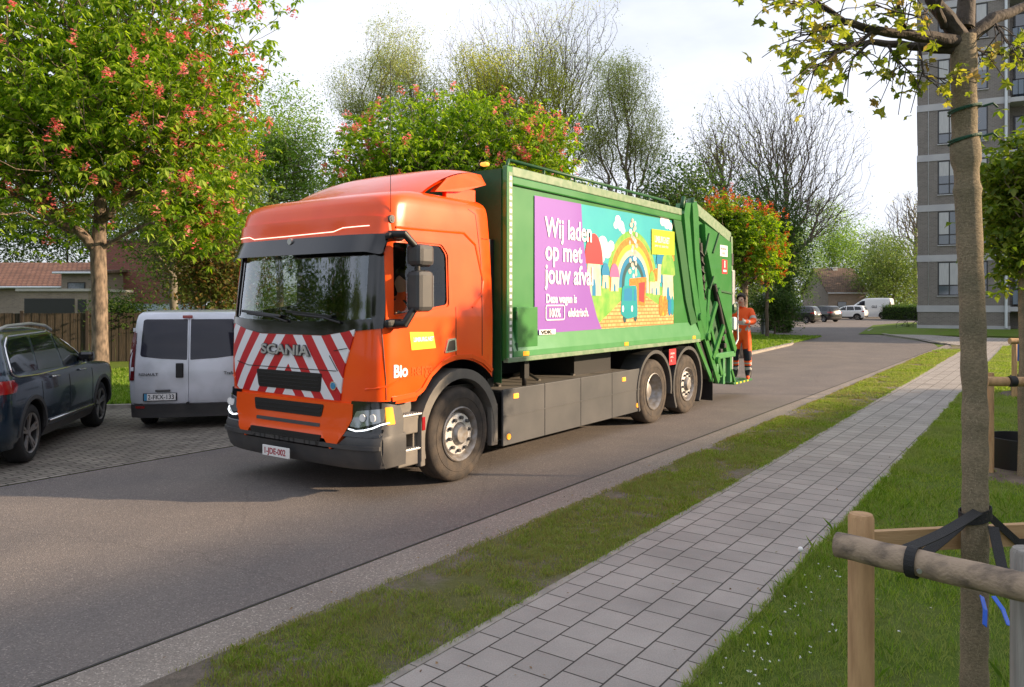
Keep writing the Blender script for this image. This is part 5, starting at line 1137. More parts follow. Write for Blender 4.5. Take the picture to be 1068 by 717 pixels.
def np_mesh(name, V, F, m, parent=None, smooth=True):
    me = bpy.data.meshes.new(name); k = F.shape[1]; me.vertices.add(len(V)); me.vertices.foreach_set('co', V.astype(np.float32).ravel())
    me.loops.add(F.size); me.loops.foreach_set('vertex_index', F.astype(np.int32).ravel()); me.polygons.add(len(F))
    me.polygons.foreach_set('loop_start', np.arange(0, F.size, k, dtype=np.int32)); me.polygons.foreach_set('loop_total', np.full(len(F), k, np.int32))
    me.polygons.foreach_set('use_smooth', np.full(len(F), smooth)); me.update(calc_edges=True); me.materials.append(M[m])
    o = bpy.data.objects.new(name, me); link(o)
    if parent: o.parent = parent
    return o
def leaf_quads(C, n, size, width, r, droop=.5, jitter=.0, palm=True):
    """clusters of leaflets: every leaflet a folded kite"""
    N_ = len(C); az0 = r.uniform(0, 2*np.pi, (N_, 1)); az = az0+np.arange(n)[None, :]*2*np.pi/n+r.normal(0, .25, (N_, n))
    ph = r.normal(-droop, .35, (N_, n)); sz = size*r.uniform(.65, 1.25, (N_, n)) 
    d = np.stack([np.cos(az)*np.cos(ph), np.sin(az)*np.cos(ph), np.sin(ph)], -1)
    s = np.stack([-np.sin(az), np.cos(az), r.normal(0, .35, (N_, n))], -1)
    c = C[:, None, :]+(r.normal(0, jitter, (N_, n, 3)) if jitter else 0)+np.zeros((N_, n, 3))
    if palm: c = c+d*size*.08
    tip = c+d*sz[..., None]; mid = c+d*sz[..., None]*.58; w = sz[..., None]*width
    up = np.array([0, 0, .12])*sz[..., None]
    V = np.stack([c, mid+s*w+up, tip-up*.6, mid-s*w+up], 2).reshape(-1, 3); F = np.arange(len(V)).reshape(-1, 4); return V, F
def blob_targets(r, n, c, rad, lumps=9, power=.45, lump_amp=.22, zmin=None, flat=0.):
    """points in a lumpy ellipsoid, denser near the outside"""
    d = r.normal(0, 1, (n*2, 3)); d /= np.linalg.norm(d, axis=1, keepdims=True); L = r.normal(0, 1, (lumps, 3)); L /= np.linalg.norm(L, axis=1, keepdims=True)
    amp = 1-lump_amp+lump_amp*1.6*np.max(np.clip(d @ L.T, 0, 1)**5, axis=1); u = r.uniform(0, 1, n*2)**power
    p = d*(u*amp)[:, None]*np.array(rad)+np.array(c)
    if zmin is not None: p = p[p[:, 2] > zmin]
    return p[:n]
def make_tree(name, label, base, trunk_top, crown, ntgt, r_base, r_tip, bark, leaf=None, nleaf=5, lsize=.16, lwidth=.22, droop=.5, per=1.0, extra=0, bf=.55, seed=1, group='trees', blossom=None, nbl=0, cat='tree', seg=.5, lean=(0, 0), spread=.0, jit=.12, bsize=.22, zmin=None, power=.45, lump=.22, tips_only=True, tdroop=0., ivy=0, palm=True, lift=.10, jig=.06, fk=.45):
    r = np.random.default_rng(seed); bx, by, bz = base
    root = empty(name, base, 0, label, cat, group); rel = (0, 0, 0)
    T = np.concatenate([blob_targets(r, int(ntgt*f), (c[0]-bx, c[1]-by, c[2]-bz), rd, zmin=zmin, power=power, lump_amp=lump) for c, rd, f in crown])
    A, par = tree_skeleton(rel, T, trunk_top-bz, bf=bf, seg=seg, seed=seed, lean=lean, droop=tdroop, lift=lift, jig=jig, fk=fk); V, F, rad = branch_mesh(A, par, r_tip, r_base)
    np_mesh('trunk', V, F, bark, root)
    if leaf:
        ch = np.zeros(len(A), int); np.add.at(ch, par[1:], 1); thin = np.where((ch == 0) if tips_only else (rad < r_tip*2.6))[0]
        C = A[thin]; k = int(len(C)*per)
        C = np.concatenate([C[r.integers(0, len(C), k)]]) if per != 1 else C
        C = C+r.normal(0, jit, C.shape)
        if extra:
            E_ = A[thin][r.integers(0, len(thin), extra)]+r.normal(0, spread, (extra, 3)); C = np.concatenate([C, E_])
        V, F = leaf_quads(C, nleaf, lsize, lwidth, r, droop, palm=palm, jitter=0 if palm else lsize*1.6); np_mesh('crown', V, F, leaf, root, smooth=False)
    if blossom:
        cen = np.mean(A[thin], axis=0); out = np.linalg.norm((A[thin]-cen)/np.array([1, 1, 1.]), axis=1); cand = thin[out > np.percentile(out, 50)]
        C = A[cand[r.integers(0, len(cand), nbl)]]+r.normal(0, .10, (nbl, 3)); C += (C-cen)/np.linalg.norm(C-cen, axis=1, keepdims=True)*.18; C[:, 2] += bsize*.4
        # upright cones of small florets
        K = 16; t = r.uniform(0, 1, (nbl, K)); a = r.uniform(0, 2*np.pi, (nbl, K)); rr = bsize*.27*(1-t*.85); q = np.stack([np.cos(a)*rr, np.sin(a)*rr, t*bsize], -1)+C[:, None, :]
        V, F = leaf_quads(q.reshape(-1, 3), 1, bsize*.30, .45, r, -.2); ob = np_mesh('blossom', V, F, blossom, root, smooth=False); ob['kind'] = 'stuff'
    if ivy:
        zz = r.uniform(.0, 1, ivy); k = 1+(zz*.99*6).astype(int); p = A[np.clip(k, 1, 6)]*1.0; p = A[np.clip(k-1, 0, 6)]*(1-(zz*6 % 1))[:, None]+p*(zz*6 % 1)[:, None]
        an = r.uniform(0, 2*np.pi, ivy); rr = r_base*1.1+np.abs(r.normal(0, .18, ivy)); p = p+np.stack([np.cos(an)*rr, np.sin(an)*rr, r.normal(0, .1, ivy)], 1)
        V, F = leaf_quads(p, 3, .22, .4, r, .4); np_mesh('ivy', V, F, 'leaf_dark', root, smooth=False)
    return root

CG = 'trees along the road'
# large red horse chestnut on the left: trunk forks low, drooping fringe
Yc = 20.0; bxx = PX(104, Yc)
def cc(px, py, Y): return (PX(px, Y), Y, PZ(py, Y))
make_tree('chestnut_tree', 'large red flowering chestnut behind the blue car and the silver van', (bxx, Yc, .05), 4.9,
          [(cc(95, 60, Yc), (4.4, 4.2, 4.3), 1.0), (cc(40, 165, Yc-1), (3.6, 3.4, 2.1), .36), (cc(175, 120, Yc-.5), (2.2, 3.0, 2.4), .36), (cc(205, 225, 18.2), (1.0, 1.1, .95), .07), (cc(-60, 120, Yc), (2.8, 3, 3.2), .25)], 1700, .195, .0085, 'bark_chestnut', 'leaf_chestnut', 6, .20, .21, .55, extra=9500, spread=.36, blossom='blossom_red', nbl=1250, fk=.72, seed=3, group=CG, bf=.45, power=.55, lump=.30, bsize=.25)
make_tree('chestnut_tree', 'broad red flowering chestnut rising behind the orange cab', (PX(465, 34), 34, .0), 4.5,
          [(cc(468, 165, 34), (5.0, 4.0, 3.0), 1.0), (cc(400, 190, 33), (2.6, 3, 2.2), .3), (cc(545, 180, 33), (2.4, 3, 2.3), .3)], 1100, .25, .012, 'bark_chestnut', 'leaf_chestnut', 6, .24, .24, .5, extra=5200, spread=.35, blossom='blossom_red', nbl=560, seed=5, group=CG, bf=.45, power=.6, bsize=.30)
make_tree('chestnut_tree', 'small orange red flowering chestnut beside the rear of the truck', (PX(776, 27), 27, .0), 2.6,
          [(cc(778, 262, 27), (1.25, 1.3, 1.55), 1.0), (cc(755, 235, 27), (1.0, 1.0, 1.0), .3)], 520, .13, .008, 'bark_chestnut', 'leaf_chestnut', 6, .15, .24, .5, extra=2400, spread=.20, blossom='blossom_orange', nbl=400, seed=8, group=CG, bf=.45, power=.6, bsize=.17)
make_tree('leafy_tree', 'light green tree with fresh leaves between the big chestnut and the cab', (PX(292, 36), 36, 0), 3.2,
          [(cc(292, 160, 36), (2.5, 2.4, 3.0), 1.0), (cc(255, 180, 35), (1.7, 1.8, 2.0), .35)], 900, .16, .010, 'bark_pale', 'leaf_fresh', 3, .14, .30, .3, extra=6500, spread=.28, seed=11, group=CG, bf=.25, palm=False, power=.7)
make_tree('leafy_tree', 'slim tree with a forked trunk behind the roof of the silver van', (PX(181, 25), 25, 0), 3.4,
          [(cc(185, 225, 25), (2.3, 2.2, 1.7), 1.0), (cc(235, 215, 25), (1.3, 1.5, 1.6), .35)], 520, .13, .008, 'bark_pale', 'leaf_mid', 3, .13, .30, .4, extra=3600, spread=.25, seed=12, group=CG, bf=.35, palm=False)
# sparse spring trees behind
make_tree('birch_tree', 'thin leaved birch left of the tall bare tree', (PX(400, 50), 50, 0), 7, [(cc(412, 75, 50), (2.5, 2.4, 3.6), .8), (cc(375, 110, 50), (2.3, 2.2, 2.8), .5), (cc(440, 115, 50), (1.9, 2, 3.4), .4)], 1500, .2, .007, 'bark_twig', 'leaf_pale', 3, .085, .38, .6, extra=14000, spread=.30, lump=.45, seed=21, group=CG, lift=.02, jig=.03, bf=.62, palm=False, seg=.8, power=.40)
make_tree('bare_tree', 'tallest tree with fine bare upper branches behind the truck body', (PX(560, 52), 52, 0), 6, [(cc(575, 75, 52), (4.8, 4.2, 6.0), 1.0), (cc(500, 90, 52), (2.9, 3, 4.6), .5), (cc(600, 130, 52), (3.2, 3, 4), .3)], 3800, .27, .0075, 'bark_twig', 'leaf_yellow', 3, .085, .38, .5, extra=5500, spread=.45, lump=.4, seed=22, group=CG, lift=.02, jig=.03, bf=.62, palm=False, seg=.9, per=.35, power=.62)
make_tree('leafy_tree', 'yellow green young tree in front of the tallest bare tree', (PX(515, 46), 46, 0), 6, [(cc(512, 110, 46), (2.5, 2.4, 3.6), 1.0), (cc(560, 120, 46), (2.2, 2.2, 3.8), .7)], 900, .18, .010, 'bark', 'leaf_yellow', 3, .10, .38, .5, extra=12000, spread=.35, lump=.45, seed=23, group=CG, lift=.02, jig=.03, bf=.62, palm=False, seg=.8, power=.40)
make_tree('birch_tree', 'thin leaved birch above the rear half of the truck body', (PX(650, 48), 48, 0), 6, [(cc(645, 95, 48), (1.9, 2, 3.0), .7), (cc(668, 150, 48), (1.8, 2, 3.0), .6), (cc(622, 150, 48), (1.9, 2, 2.8), .5)], 1300, .2, .007, 'bark_twig', 'leaf_pale', 3, .085, .38, .6, extra=12000, spread=.30, lump=.45, seed=24, group=CG, lift=.02, jig=.03, bf=.62, palm=False, seg=.8, power=.40)
make_tree('bare_tree', 'wide bare tree with an ivy covered trunk above the parked black cars', (PX(817, 50), 50, 0), 6.5, [(cc(812, 155, 50), (5.4, 4.8, 5.5), 1.0), (cc(845, 215, 50), (3.6, 3.2, 2.6), .4)], 4600, .27, .0075, 'bark_twig', 'leaf_yellow', 2, .09, .35, .5, extra=1500, spread=.4, seed=31, group=CG, lift=.02, jig=.03, bf=.62, palm=False, seg=.9, per=.12, ivy=900, power=.68)
make_tree('bare_tree', 'crooked bare tree left of the wide ivy clad one', (PX(752, 44), 44, 0), 5.5, [(cc(748, 165, 44), (2.4, 2.4, 3.1), 1.0)], 900, .20, .010, 'bark_twig', 'leaf_yellow', 2, .12, .35, .5, seed=32, group=CG, lift=.02, jig=.03, bf=.62, palm=False, seg=.8, per=.5, extra=500, spread=.4, power=.7)
make_tree('bare_tree', 'faint bare tree top beside the apartment tower', (PX(955, 110), 110, 0), 12, [(cc(950, 225, 110), (4.2, 4, 5.2), 1.0)], 800, .3, .024, 'bark_pale', 'leaf_pale', 2, .2, .35, .5, seed=33, group=CG, lift=.02, jig=.03, bf=.62, palm=False, seg=2, per=.4, power=.7)
# shrubs and background trees
def bush(label, px, py, Y, rx, rz, leaf, seed, n=500, extra=3500, ls=.16, name='shrub', cat='shrub', group='shrubs and hedges', nl=3, zlow=0., bark='bark'):
    x = PX(px, Y); zc = PZ(py, Y)
    return make_tree(name, label, (x, Y, zlow), max(zc*.55, .3), [((x, Y, zc), (rx, rx*.8, rz), 1.0)], n, .05+.012*rz, .01, bark, leaf, nl, ls, .32, .4, extra=extra, spread=ls*2.2, seed=seed, group=group, cat=cat, palm=False, bf=.35, power=.5, seg=.8, lump=.3)
bush('dark green tree between the truck tailgate and the bare trees', 715, 225, 38, 2.8, 2.6, 'leaf_dark', 41, name='leafy_tree', cat='tree', group=CG)
bush('dark olive tree right of the orange flowering chestnut', 800, 250, 42, 2.2, 3.2, 'leaf_dark', 42, name='leafy_tree', cat='tree', group=CG)
bush('dark green shrub at the foot of the wide ivy clad tree', 808, 322, 46, 1.5, 1.0, 'leaf_dark', 56, n=260, extra=2200, ls=.13)
bush('light green willow in front of the brown roofed house', 828, 275, 100, 4.4, 5.4, 'leaf_fresh', 43, name='leafy_tree', cat='tree', group=CG, extra=5000)
bush('mid green tree over the two black parked cars', 797, 288, 84, 4.0, 4.2, 'leaf_mid', 44, name='leafy_tree', cat='tree', group=CG)
bush('green tree directly left of the apartment tower', 932, 285, 100, 5.2, 5.2, 'leaf_mid', 45, name='leafy_tree', cat='tree', group=CG, ls=.26, extra=5000)
bush('green tree rising behind the white van', 915, 280, 130, 7, 8, 'leaf_mid', 46, name='leafy_tree', cat='tree', group=CG, ls=.3, extra=5000)
bush('pale green tree behind the brown roof', 866, 258, 126, 5.5, 8, 'leaf_fresh', 47, name='leafy_tree', cat='tree', group=CG, ls=.3, extra=4500)
bush('tall mid green tree left behind the brown roof', 800, 270, 100, 6, 8, 'leaf_dark', 48, name='leafy_tree', cat='tree', group=CG, ls=.3, extra=4500)
bush('rust tinged green shrub beside the cab behind the silver van', 228, 285, 22, 1.15, 1.25, 'leaf_rust', 51, extra=2600, ls=.12)
bush('olive green shrub left of the rust tinged one behind the van', 205, 275, 27, 1.5, 1.8, 'leaf_mid', 52, extra=2600, ls=.13)
bush('low green shrub in front of the red brick shed', 128, 330, 25.5, .9, .35, 'leaf_dark', 53, extra=900, ls=.12, n=140)
bush('wide green shrub hidden behind the green truck body', 640, 250, 40, 4.5, 2.6, 'leaf_mid', 54)
bush('green shrub behind the orange cab', 380, 260, 38, 4.0, 2.6, 'leaf_dark', 55)
for k, (px, py, Y, rx, rz, lf) in enumerate(((-120, 200, 55, 6, 6, 'leaf_dark'), (-20, 235, 60, 6, 5, 'leaf_mid'), (70, 240, 62, 6, 5, 'leaf_dark'), (160, 235, 58, 6, 5, 'leaf_mid'), (250, 250, 60, 6, 5, 'leaf_fresh'), (340, 235, 58, 5, 4.5, 'leaf_mid'), (480, 230, 60, 7, 5, 'leaf_dark'), (600, 240, 60, 6, 5, 'leaf_mid'), (700, 245, 62, 5, 5, 'leaf_mid'))):
    bush(('dark tree in the back row at the far left', 'mid green tree behind the grey house', 'dark tree behind the red brick shed', 'green tree behind the slim forked tree', 'fresh green tree in the back row left of the cab', 'tree in the back row behind the cab', 'dark back row tree behind the truck body front', 'back row tree behind the truck body middle', 'back row tree behind the truck tailgate')[k], px, py, Y, rx, rz, lf, 60+k, name='leafy_tree', cat='tree', group='back row of trees', ls=.26, n=400, extra=3200)
# distant belt of woodland closing the horizon
r = np.random.default_rng(99); C = []
for k in range(150):
    px = -700+k*16; Y = r.uniform(125, 175); x = PX(px, Y); hgt = r.uniform(5, 10)
    C.append(blob_targets(r, 130, (x, Y, hgt*.45), (5.5, 4, hgt*.6)))
C = np.concatenate(C); V, F = leaf_quads(C, 3, .75, .35, r, .3, palm=False, jitter=.7); w = np_mesh('distant_wood', V, F, 'leaf_mid', None, smooth=False); tag(w, 'far belt of green woodland closing the view behind the car park', 'woodland', kind='stuff')
# trees to the west and behind the camera, which the windscreen mirrors
for k, (x, y, h, lf) in enumerate(((-30, 2, 5.0, 'leaf_dark'), (-38, -8, 6, 'leaf_mid'), (-27, -14, 4.5, 'leaf_fresh'), (-42, 8, 6.5, 'leaf_dark'), (-18, -20, 5, 'leaf_mid'))):
    make_tree('leafy_tree', ('dark tree outside the left edge beside the parking bays', 'mid green tree far outside the left edge', 'fresh green tree outside the left edge behind the viewer', 'dark tree outside the left edge beyond the bays', 'mid green tree behind the viewer on the left')[k], (x, y, 0), 3, [((x, y, h), (h*.75, h*.75, h*.8), 1.)], 400, .25, .015, 'bark', lf, 3, .3, .34, .4, extra=3500, spread=.5, seed=80+k, group='trees outside the view', palm=False)
def hedge(label, pts, w, h, leaf, seed, dens=420, ls=.07):
    r = np.random.default_rng(seed); C = []; (x0, y0), (x1, y1) = pts; L = math.hypot(x1-x0, y1-y0); n = int(dens*L*(h+w)); t = r.uniform(0, 1, n); dx, dy = (x1-x0)/L, (y1-y0)/L
    u = r.uniform(-.5, .5, n)*w; z = r.uniform(.03, 1, n)*h; f = r.integers(0, 3, n); u = np.where(f == 0, -w/2, np.where(f == 1, w/2, u)); z = np.where(f == 2, h, z)+r.normal(0, .03, n); u = u+r.normal(0, .035, n)
    C = np.stack([x0+dx*t*L-dy*u, y0+dy*t*L+dx*u, z], 1); V, F = leaf_quads(C-np.array([x0, y0, 0]), 3, ls, .35, r, .1, palm=False, jitter=ls)
    root = empty('hedge', (x0, y0, 0), 0, label, 'hedge', 'shrubs and hedges'); np_mesh('foliage', V, F, leaf, root, smooth=False)
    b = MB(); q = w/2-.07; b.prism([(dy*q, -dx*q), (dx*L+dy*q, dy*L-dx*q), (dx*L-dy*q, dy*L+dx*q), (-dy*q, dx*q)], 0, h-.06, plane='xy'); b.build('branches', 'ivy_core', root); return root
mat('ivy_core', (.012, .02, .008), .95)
hedge('low clipped hedge beside the lamp post near the black cars', ((PX(797, 55), 55), (PX(822, 54), 54)), 1.6, 1.15, 'leaf_dark', 1, dens=260, ls=.10)
hedge('clipped hedge behind the bicycle left of the tower', ((PX(926, 90), 90), (PX(975, 82), 82)), 1.5, 1.5, 'leaf_dark', 2, dens=150, ls=.14)

# ------------------------------------------------------------ fence and houses on the left
def fence_between(label, a, b, h, ph, y):
    a, b = Vector(a), Vector(b); L = (b-a).length; rz = math.atan2(b.y-a.y, b.x-a.x); root = empty('wooden_fence', (a.x, a.y, 0), rz, label, 'fence', 'fence panels')
    k = max(1, int(round(L/1.9))); s_ = L/k
    for i in range(k):
        p = MB()
        for j in range(16): p.box((i*s_+.06+j*(s_-.1)/16, -.012+(.012 if j % 2 else 0), .06), (i*s_+.06+(j+1)*(s_-.1)/16-.006, .012+(.012 if j % 2 else 0), h+random.uniform(-.008, .008)))
        p.build('fence_panel', 'fence_wood', root)
    for i in range(k+1):
        p = MB(); p.box((i*s_-.045, -.07, 0), (i*s_+.045, .02, h+.08), bev=.008); p.build('fence_post', 'fence_post_dark', root)
mat('fence_post_dark', (.03, .022, .018), .8)
fence_between('brown wooden panel fence with dark posts behind the parked cars', (PX(-330, 24), 24.0-3), (PX(330, 25.5), 26.5), 1.62, 0, 0)
def house_(label, x0, x1, y, depth, wallh, roof_h, wall_m, roof_m, wins, rz=0., side_h=None, name='house', mono=False):
    root = empty(name, (x0, y, 0), rz, label, 'house', 'houses beyond the fence'); w = x1-x0
    b = MB(); b.box((0, 0, 0), (w, depth, wallh)); 
    if not mono: b.prism([(0.01, wallh), (0.01+0, wallh), (0.01, wallh)], 0, 0) if False else None
    b.build('wall', wall_m, root)
    r_ = MB(); t = .14
    r_.add([(-.3, -.35, wallh-.05), (w+.3, -.35, wallh-.05), (w+.3, depth*.5, wallh+roof_h), (-.3, depth*.5, wallh+roof_h), (-.3, depth+.35, wallh-.05), (w+.3, depth+.35, wallh-.05),
            (-.3, -.35, wallh+t-.05), (w+.3, -.35, wallh+t-.05), (w+.3, depth*.5, wallh+roof_h+t), (-.3, depth*.5, wallh+roof_h+t), (-.3, depth+.35, wallh+t-.05), (w+.3, depth+.35, wallh+t-.05)],
           [(0, 3, 2, 1), (3, 4, 5, 2), (6, 7, 8, 9), (9, 8, 11, 10), (0, 1, 7, 6), (4, 10, 11, 5), (0, 6, 9, 3), (3, 9, 10, 4), (1, 2, 8, 7), (2, 5, 11, 8)]); r_.build('roof', roof_m, root)
    g = MB()
    for xx in (0.0, w-.24): g.prism([(0.0, wallh-.01), (depth, wallh-.01), (depth*.5, wallh+roof_h-.02)], xx, xx+.24, plane='yz')
    g.build('gable', wall_m, root)
    for (wx, wz, ww, wh) in wins:
        f = MB(); f.box((wx, -.03, wz), (wx+ww, .05, wz+wh)); fo = f.build('window', 'frame_dark', root)
        p = MB(); p.box((wx+.06, -.038, wz+.06), (wx+ww-.06, -.032, wz+wh-.06)); p.build('pane', 'window_glass', fo)
        s_ = MB(); s_.box((wx-.05, -.10, wz-.07), (wx+ww+.05, .02, wz), bev=.01); s_.build('sill', 'concrete', fo)
    q = MB(); q.tube([(-.25, -.42, wallh), (w+.25, -.42, wallh)], .06, 8); q.tube([(w-.1, -.38, wallh-.02), (w-.1, -.1, wallh-.3), (w-.1, -.1, .1)], .04, 8); q.build('gutter', 'pipe_white', root)
    return root
Yh = 44
house_('grey brick house with an orange brown tiled roof at the left edge', PX(-140, Yh), PX(64, Yh), Yh, 8, PZ(300, Yh), 1.5, 'house_brick', 'roof_tiles', [(1.0, .9, 1.4, 1.2), (4.2, 1.0, 1.2, 1.1), (9.0, 1.55, 1.6, 1.0)])
house_('grey flat fronted house right of the orange brown roof', PX(64, 43), PX(101, 43), 43, 8, PZ(285, 43), .25, 'house_brick', 'roof_brown', [(.35, 2.3, 1.0, .8)])
bl = MB(); rt = empty('shed', (PX(20, 36), 36, 0), 0, 'low grey extension with dark openings just over the fence', 'shed', 'houses beyond the fence'); bl.box((0, 0, 0), (PX(92, 36)-PX(20, 36), 4, PZ(304, 36))); bl.build('wall', 'house_brick', rt)
bl = MB(); bl.box((.25, -.02, 1.4), (2.6, .02, 2.15)); bl.box((2.75, -.02, 1.5), (3.15, .02, 2.1)); bl.build('window', 'frame_dark', rt); bl = MB(); bl.box((-.1, -.12, PZ(304, 36)), (PX(92, 36)-PX(20, 36)+.1, 4.1, PZ(304, 36)+.12)); bl.build('roof', 'concrete', rt)
rt = empty('shed', (PX(100, 46), 46, 0), 0, 'red brick shed with a pale blue base strip behind the chestnut trunk', 'shed', 'houses beyond the fence')
bl = MB(); wS = PX(166, 46)-PX(100, 46); bl.box((0, 0, 0), (wS, 7, 1.35)); bl.build('wall', 'concrete', rt); bl = MB(); bl.box((-.02, -.03, 1.35), (wS+.02, 7, 1.9)); bl.build('base_strip', 'strip_blue', rt); bl = MB(); bl.box((-.06, -.07, 1.9), (wS+.06, 7.05, 5.6)); bl.build('brick_wall', 'red_brick', rt)
bl = MB(); bl.box((-.2, -.2, 5.6), (wS+.2, 7.2, 5.75), bev=.03); bl.build('roof', 'roof_brown', rt)
Yb = 102
house_('brown roofed house with a white chimney between the far trees', PX(864, Yb), PX(903, Yb), Yb, 9, PZ(306, Yb), 3.4, 'house_brick', 'roof_brown', [(1.2, 1.0, 1.2, 1.1), (4.0, 1.0, 1.2, 1.1)])
bl = MB(); bl.box((PX(869, Yb+4), Yb+4, 2), (PX(873.5, Yb+4), Yb+4.8, PZ(280, Yb+4))); bl.box((PX(868.5, Yb+4), Yb+3.9, PZ(280, Yb+4)), (PX(874, Yb+4), Yb+4.9, PZ(279, Yb+4))); o = bl.build('chimney', 'white', None); o.parent = [x for x in bpy.data.objects if x.get('label', '').startswith('brown roofed')][0]; o.matrix_parent_inverse = o.parent.matrix_world.inverted() if False else Matrix.Translation(-o.parent.location)

# ------------------------------------------------------------ apartment tower on the right
tw = empty('apartment_tower', (c0.x, c0.y, .28), math.atan2(e_.y, e_.x), 'grey brick apartment tower with pale concrete floor bands and balconies', 'building')
FH = 3.25; NF = 8; TWX = 34.0; TD = 12.0
zb = [PZ(325.5, 50)-.28+i*FH for i in range(NF+1)]      # underside of each band, from the ground-floor one
b = MB(); b.box((0, 0, 0), (5.05, TD, zb[-1]+.42)); b.box((5.05, 1.5, 0), (TWX, TD, zb[-1]+.42)); b.build('wall', 'tower_brick', tw)
b = MB(); b.box((-.04, -.05, 0), (5.09, TD, .22)); b.build('plinth', 'band_concrete', tw)
for i, z in enumerate(zb):
    b = MB(); b.box((-.045, -.045, z), (5.09, TD+.04, z+.42)); b.box((5.09, -.02, z+.06), (TWX, 1.6, z+.34)); b.build('floor_band', 'band_concrete', tw)
def twin(x0, x1, z0, z1, kind=0):
    f = MB(); t = .07
    f.box((x0, -.02, z0), (x1, .12, z0+t)); f.box((x0, -.02, z1-t), (x1, .12, z1)); f.box((x0, -.02, z0+t), (x0+t, .12, z1-t)); f.box((x1-t, -.02, z0+t), (x1, .12, z1-t)); f.box((x0+t, -.015, z0+.62), (x1-t, .10, z0+.70)); f.box(((x0+x1)/2-.035, -.012, z0+t), ((x0+x1)/2+.035, .10, z1-t))
    fo = f.build('window', 'frame_dark', tw)
    p = MB(); p.box((x0+.05, -.008, z0+.05), (x1-.05, .004, z1-.05)); p.build('pane', 'window_glass', fo)
    c = MB(); cz = z0+.70 if kind != 2 else z0+1.2; c.box((x0+.08, -.0115, cz), ((x0+x1)/2-.04 if kind == 1 else x1-.08, -.0085, z1-.08)); c.build('curtain', 'curtain', fo)
    s_ = MB(); s_.box((x0-.04, -.09, z0-.06), (x1+.04, .02, z0-.002), bev=.01); s_.build('sill', 'band_concrete', fo)
for i in range(NF):
    z0 = zb[i]+1.05; z1 = zb[i]+FH-.03
    twin(1.15, 2.45, z0, z1, i % 3); twin(2.60, 3.90, z0, z1, (i+1) % 3)
    # recessed balcony bay
    for x0 in (5.2, 14.5, 23):
        d = MB(); d.box((x0+.2, 1.44, zb[i]+.45), (x0+3.4, 1.49, zb[i]+2.7)); do = d.build('balcony_window', 'frame_dark', tw); d = MB(); d.box((x0+.3, 1.425, zb[i]+.55), (x0+1.75, 1.437, zb[i]+2.6)); d.box((x0+1.85, 1.425, zb[i]+.55), (x0+3.3, 1.437, zb[i]+2.6)); d.build('pane', 'window_glass', do)
        p = MB(); p.box((x0, -.01, zb[i]+.50), (x0+3.6, .02, zb[i]+1.35)); po = p.build('balcony_panel', 'balcony_glass', tw)
        p = MB(); p.tube([(x0, .0, zb[i]+1.42), (x0+3.6, .0, zb[i]+1.42)], .03, 6)
        for k in range(13): p.tube([(x0+k*.3, -.03, zb[i]+.36), (x0+k*.3, -.03, zb[i]+1.42)], .015, 5)
        p.build('railing', 'frame_dark', po)
    b = MB(); b.box((9.2, .2, zb[i]+.42), (13.9, 1.6, zb[i]+FH)); b.box((18.5, .2, zb[i]+.42), (22.5, 1.6, zb[i]+FH)); b.build('bay_wall', 'tower_brick', tw)
p = MB(); p.tube([(4.86, -.14, .1), (4.86, -.14, zb[-1]+.4)], .085, 10); p.build('downpipe', 'pipe_white', tw)
p = MB(); p.tube([(.62, -.03, zb[0]+.42), (.62, -.03, zb[-1])], .012, 5); p.build('cable', 'pipe_white', tw)
p = MB(); p.box((-.15, -.15, zb[-1]+.42), (TWX, TD+.15, zb[-1]+1.0)); p.build('parapet', 'band_concrete', tw)
# unseen block added outside the right edge so its roof shades the foreground
def shade_block():
    h = 9.0; sh = h/math.tan(R(SUN_EL)); sd = Vector((math.cos(R(SUN_AZ)), math.sin(R(SUN_AZ))))
    a = Vector((-6.2, 1.8))+sd*sh; d = Vector((1, 1)).normalized(); a = a-d*26
    root = empty('shadow_block', (a.x, a.y, 0), math.pi/4, 'unseen long block added outside the right edge to shade the foreground', 'building')
    b = MB(); b.box((0, 0, 0), (47, -11, h-.4)); b.build('wall', 'tower_brick', root); b = MB(); b.box((-.3, .3, h-.4), (47.3, -11.3, h)); b.build('roof', 'band_concrete', root)
    for i in range(3):
        for k in range(11):
            f = MB(); f.box((1.6+k*4.1, .03, 1.0+i*2.8), (3.4+k*4.1, -.05, 2.4+i*2.8)); fo = f.build('window', 'frame_dark', root); f = MB(); f.box((1.68+k*4.1, .036, 1.08+i*2.8), (3.32+k*4.1, .032, 2.32+i*2.8)); f.build('pane', 'window_glass', fo)
shade_block()

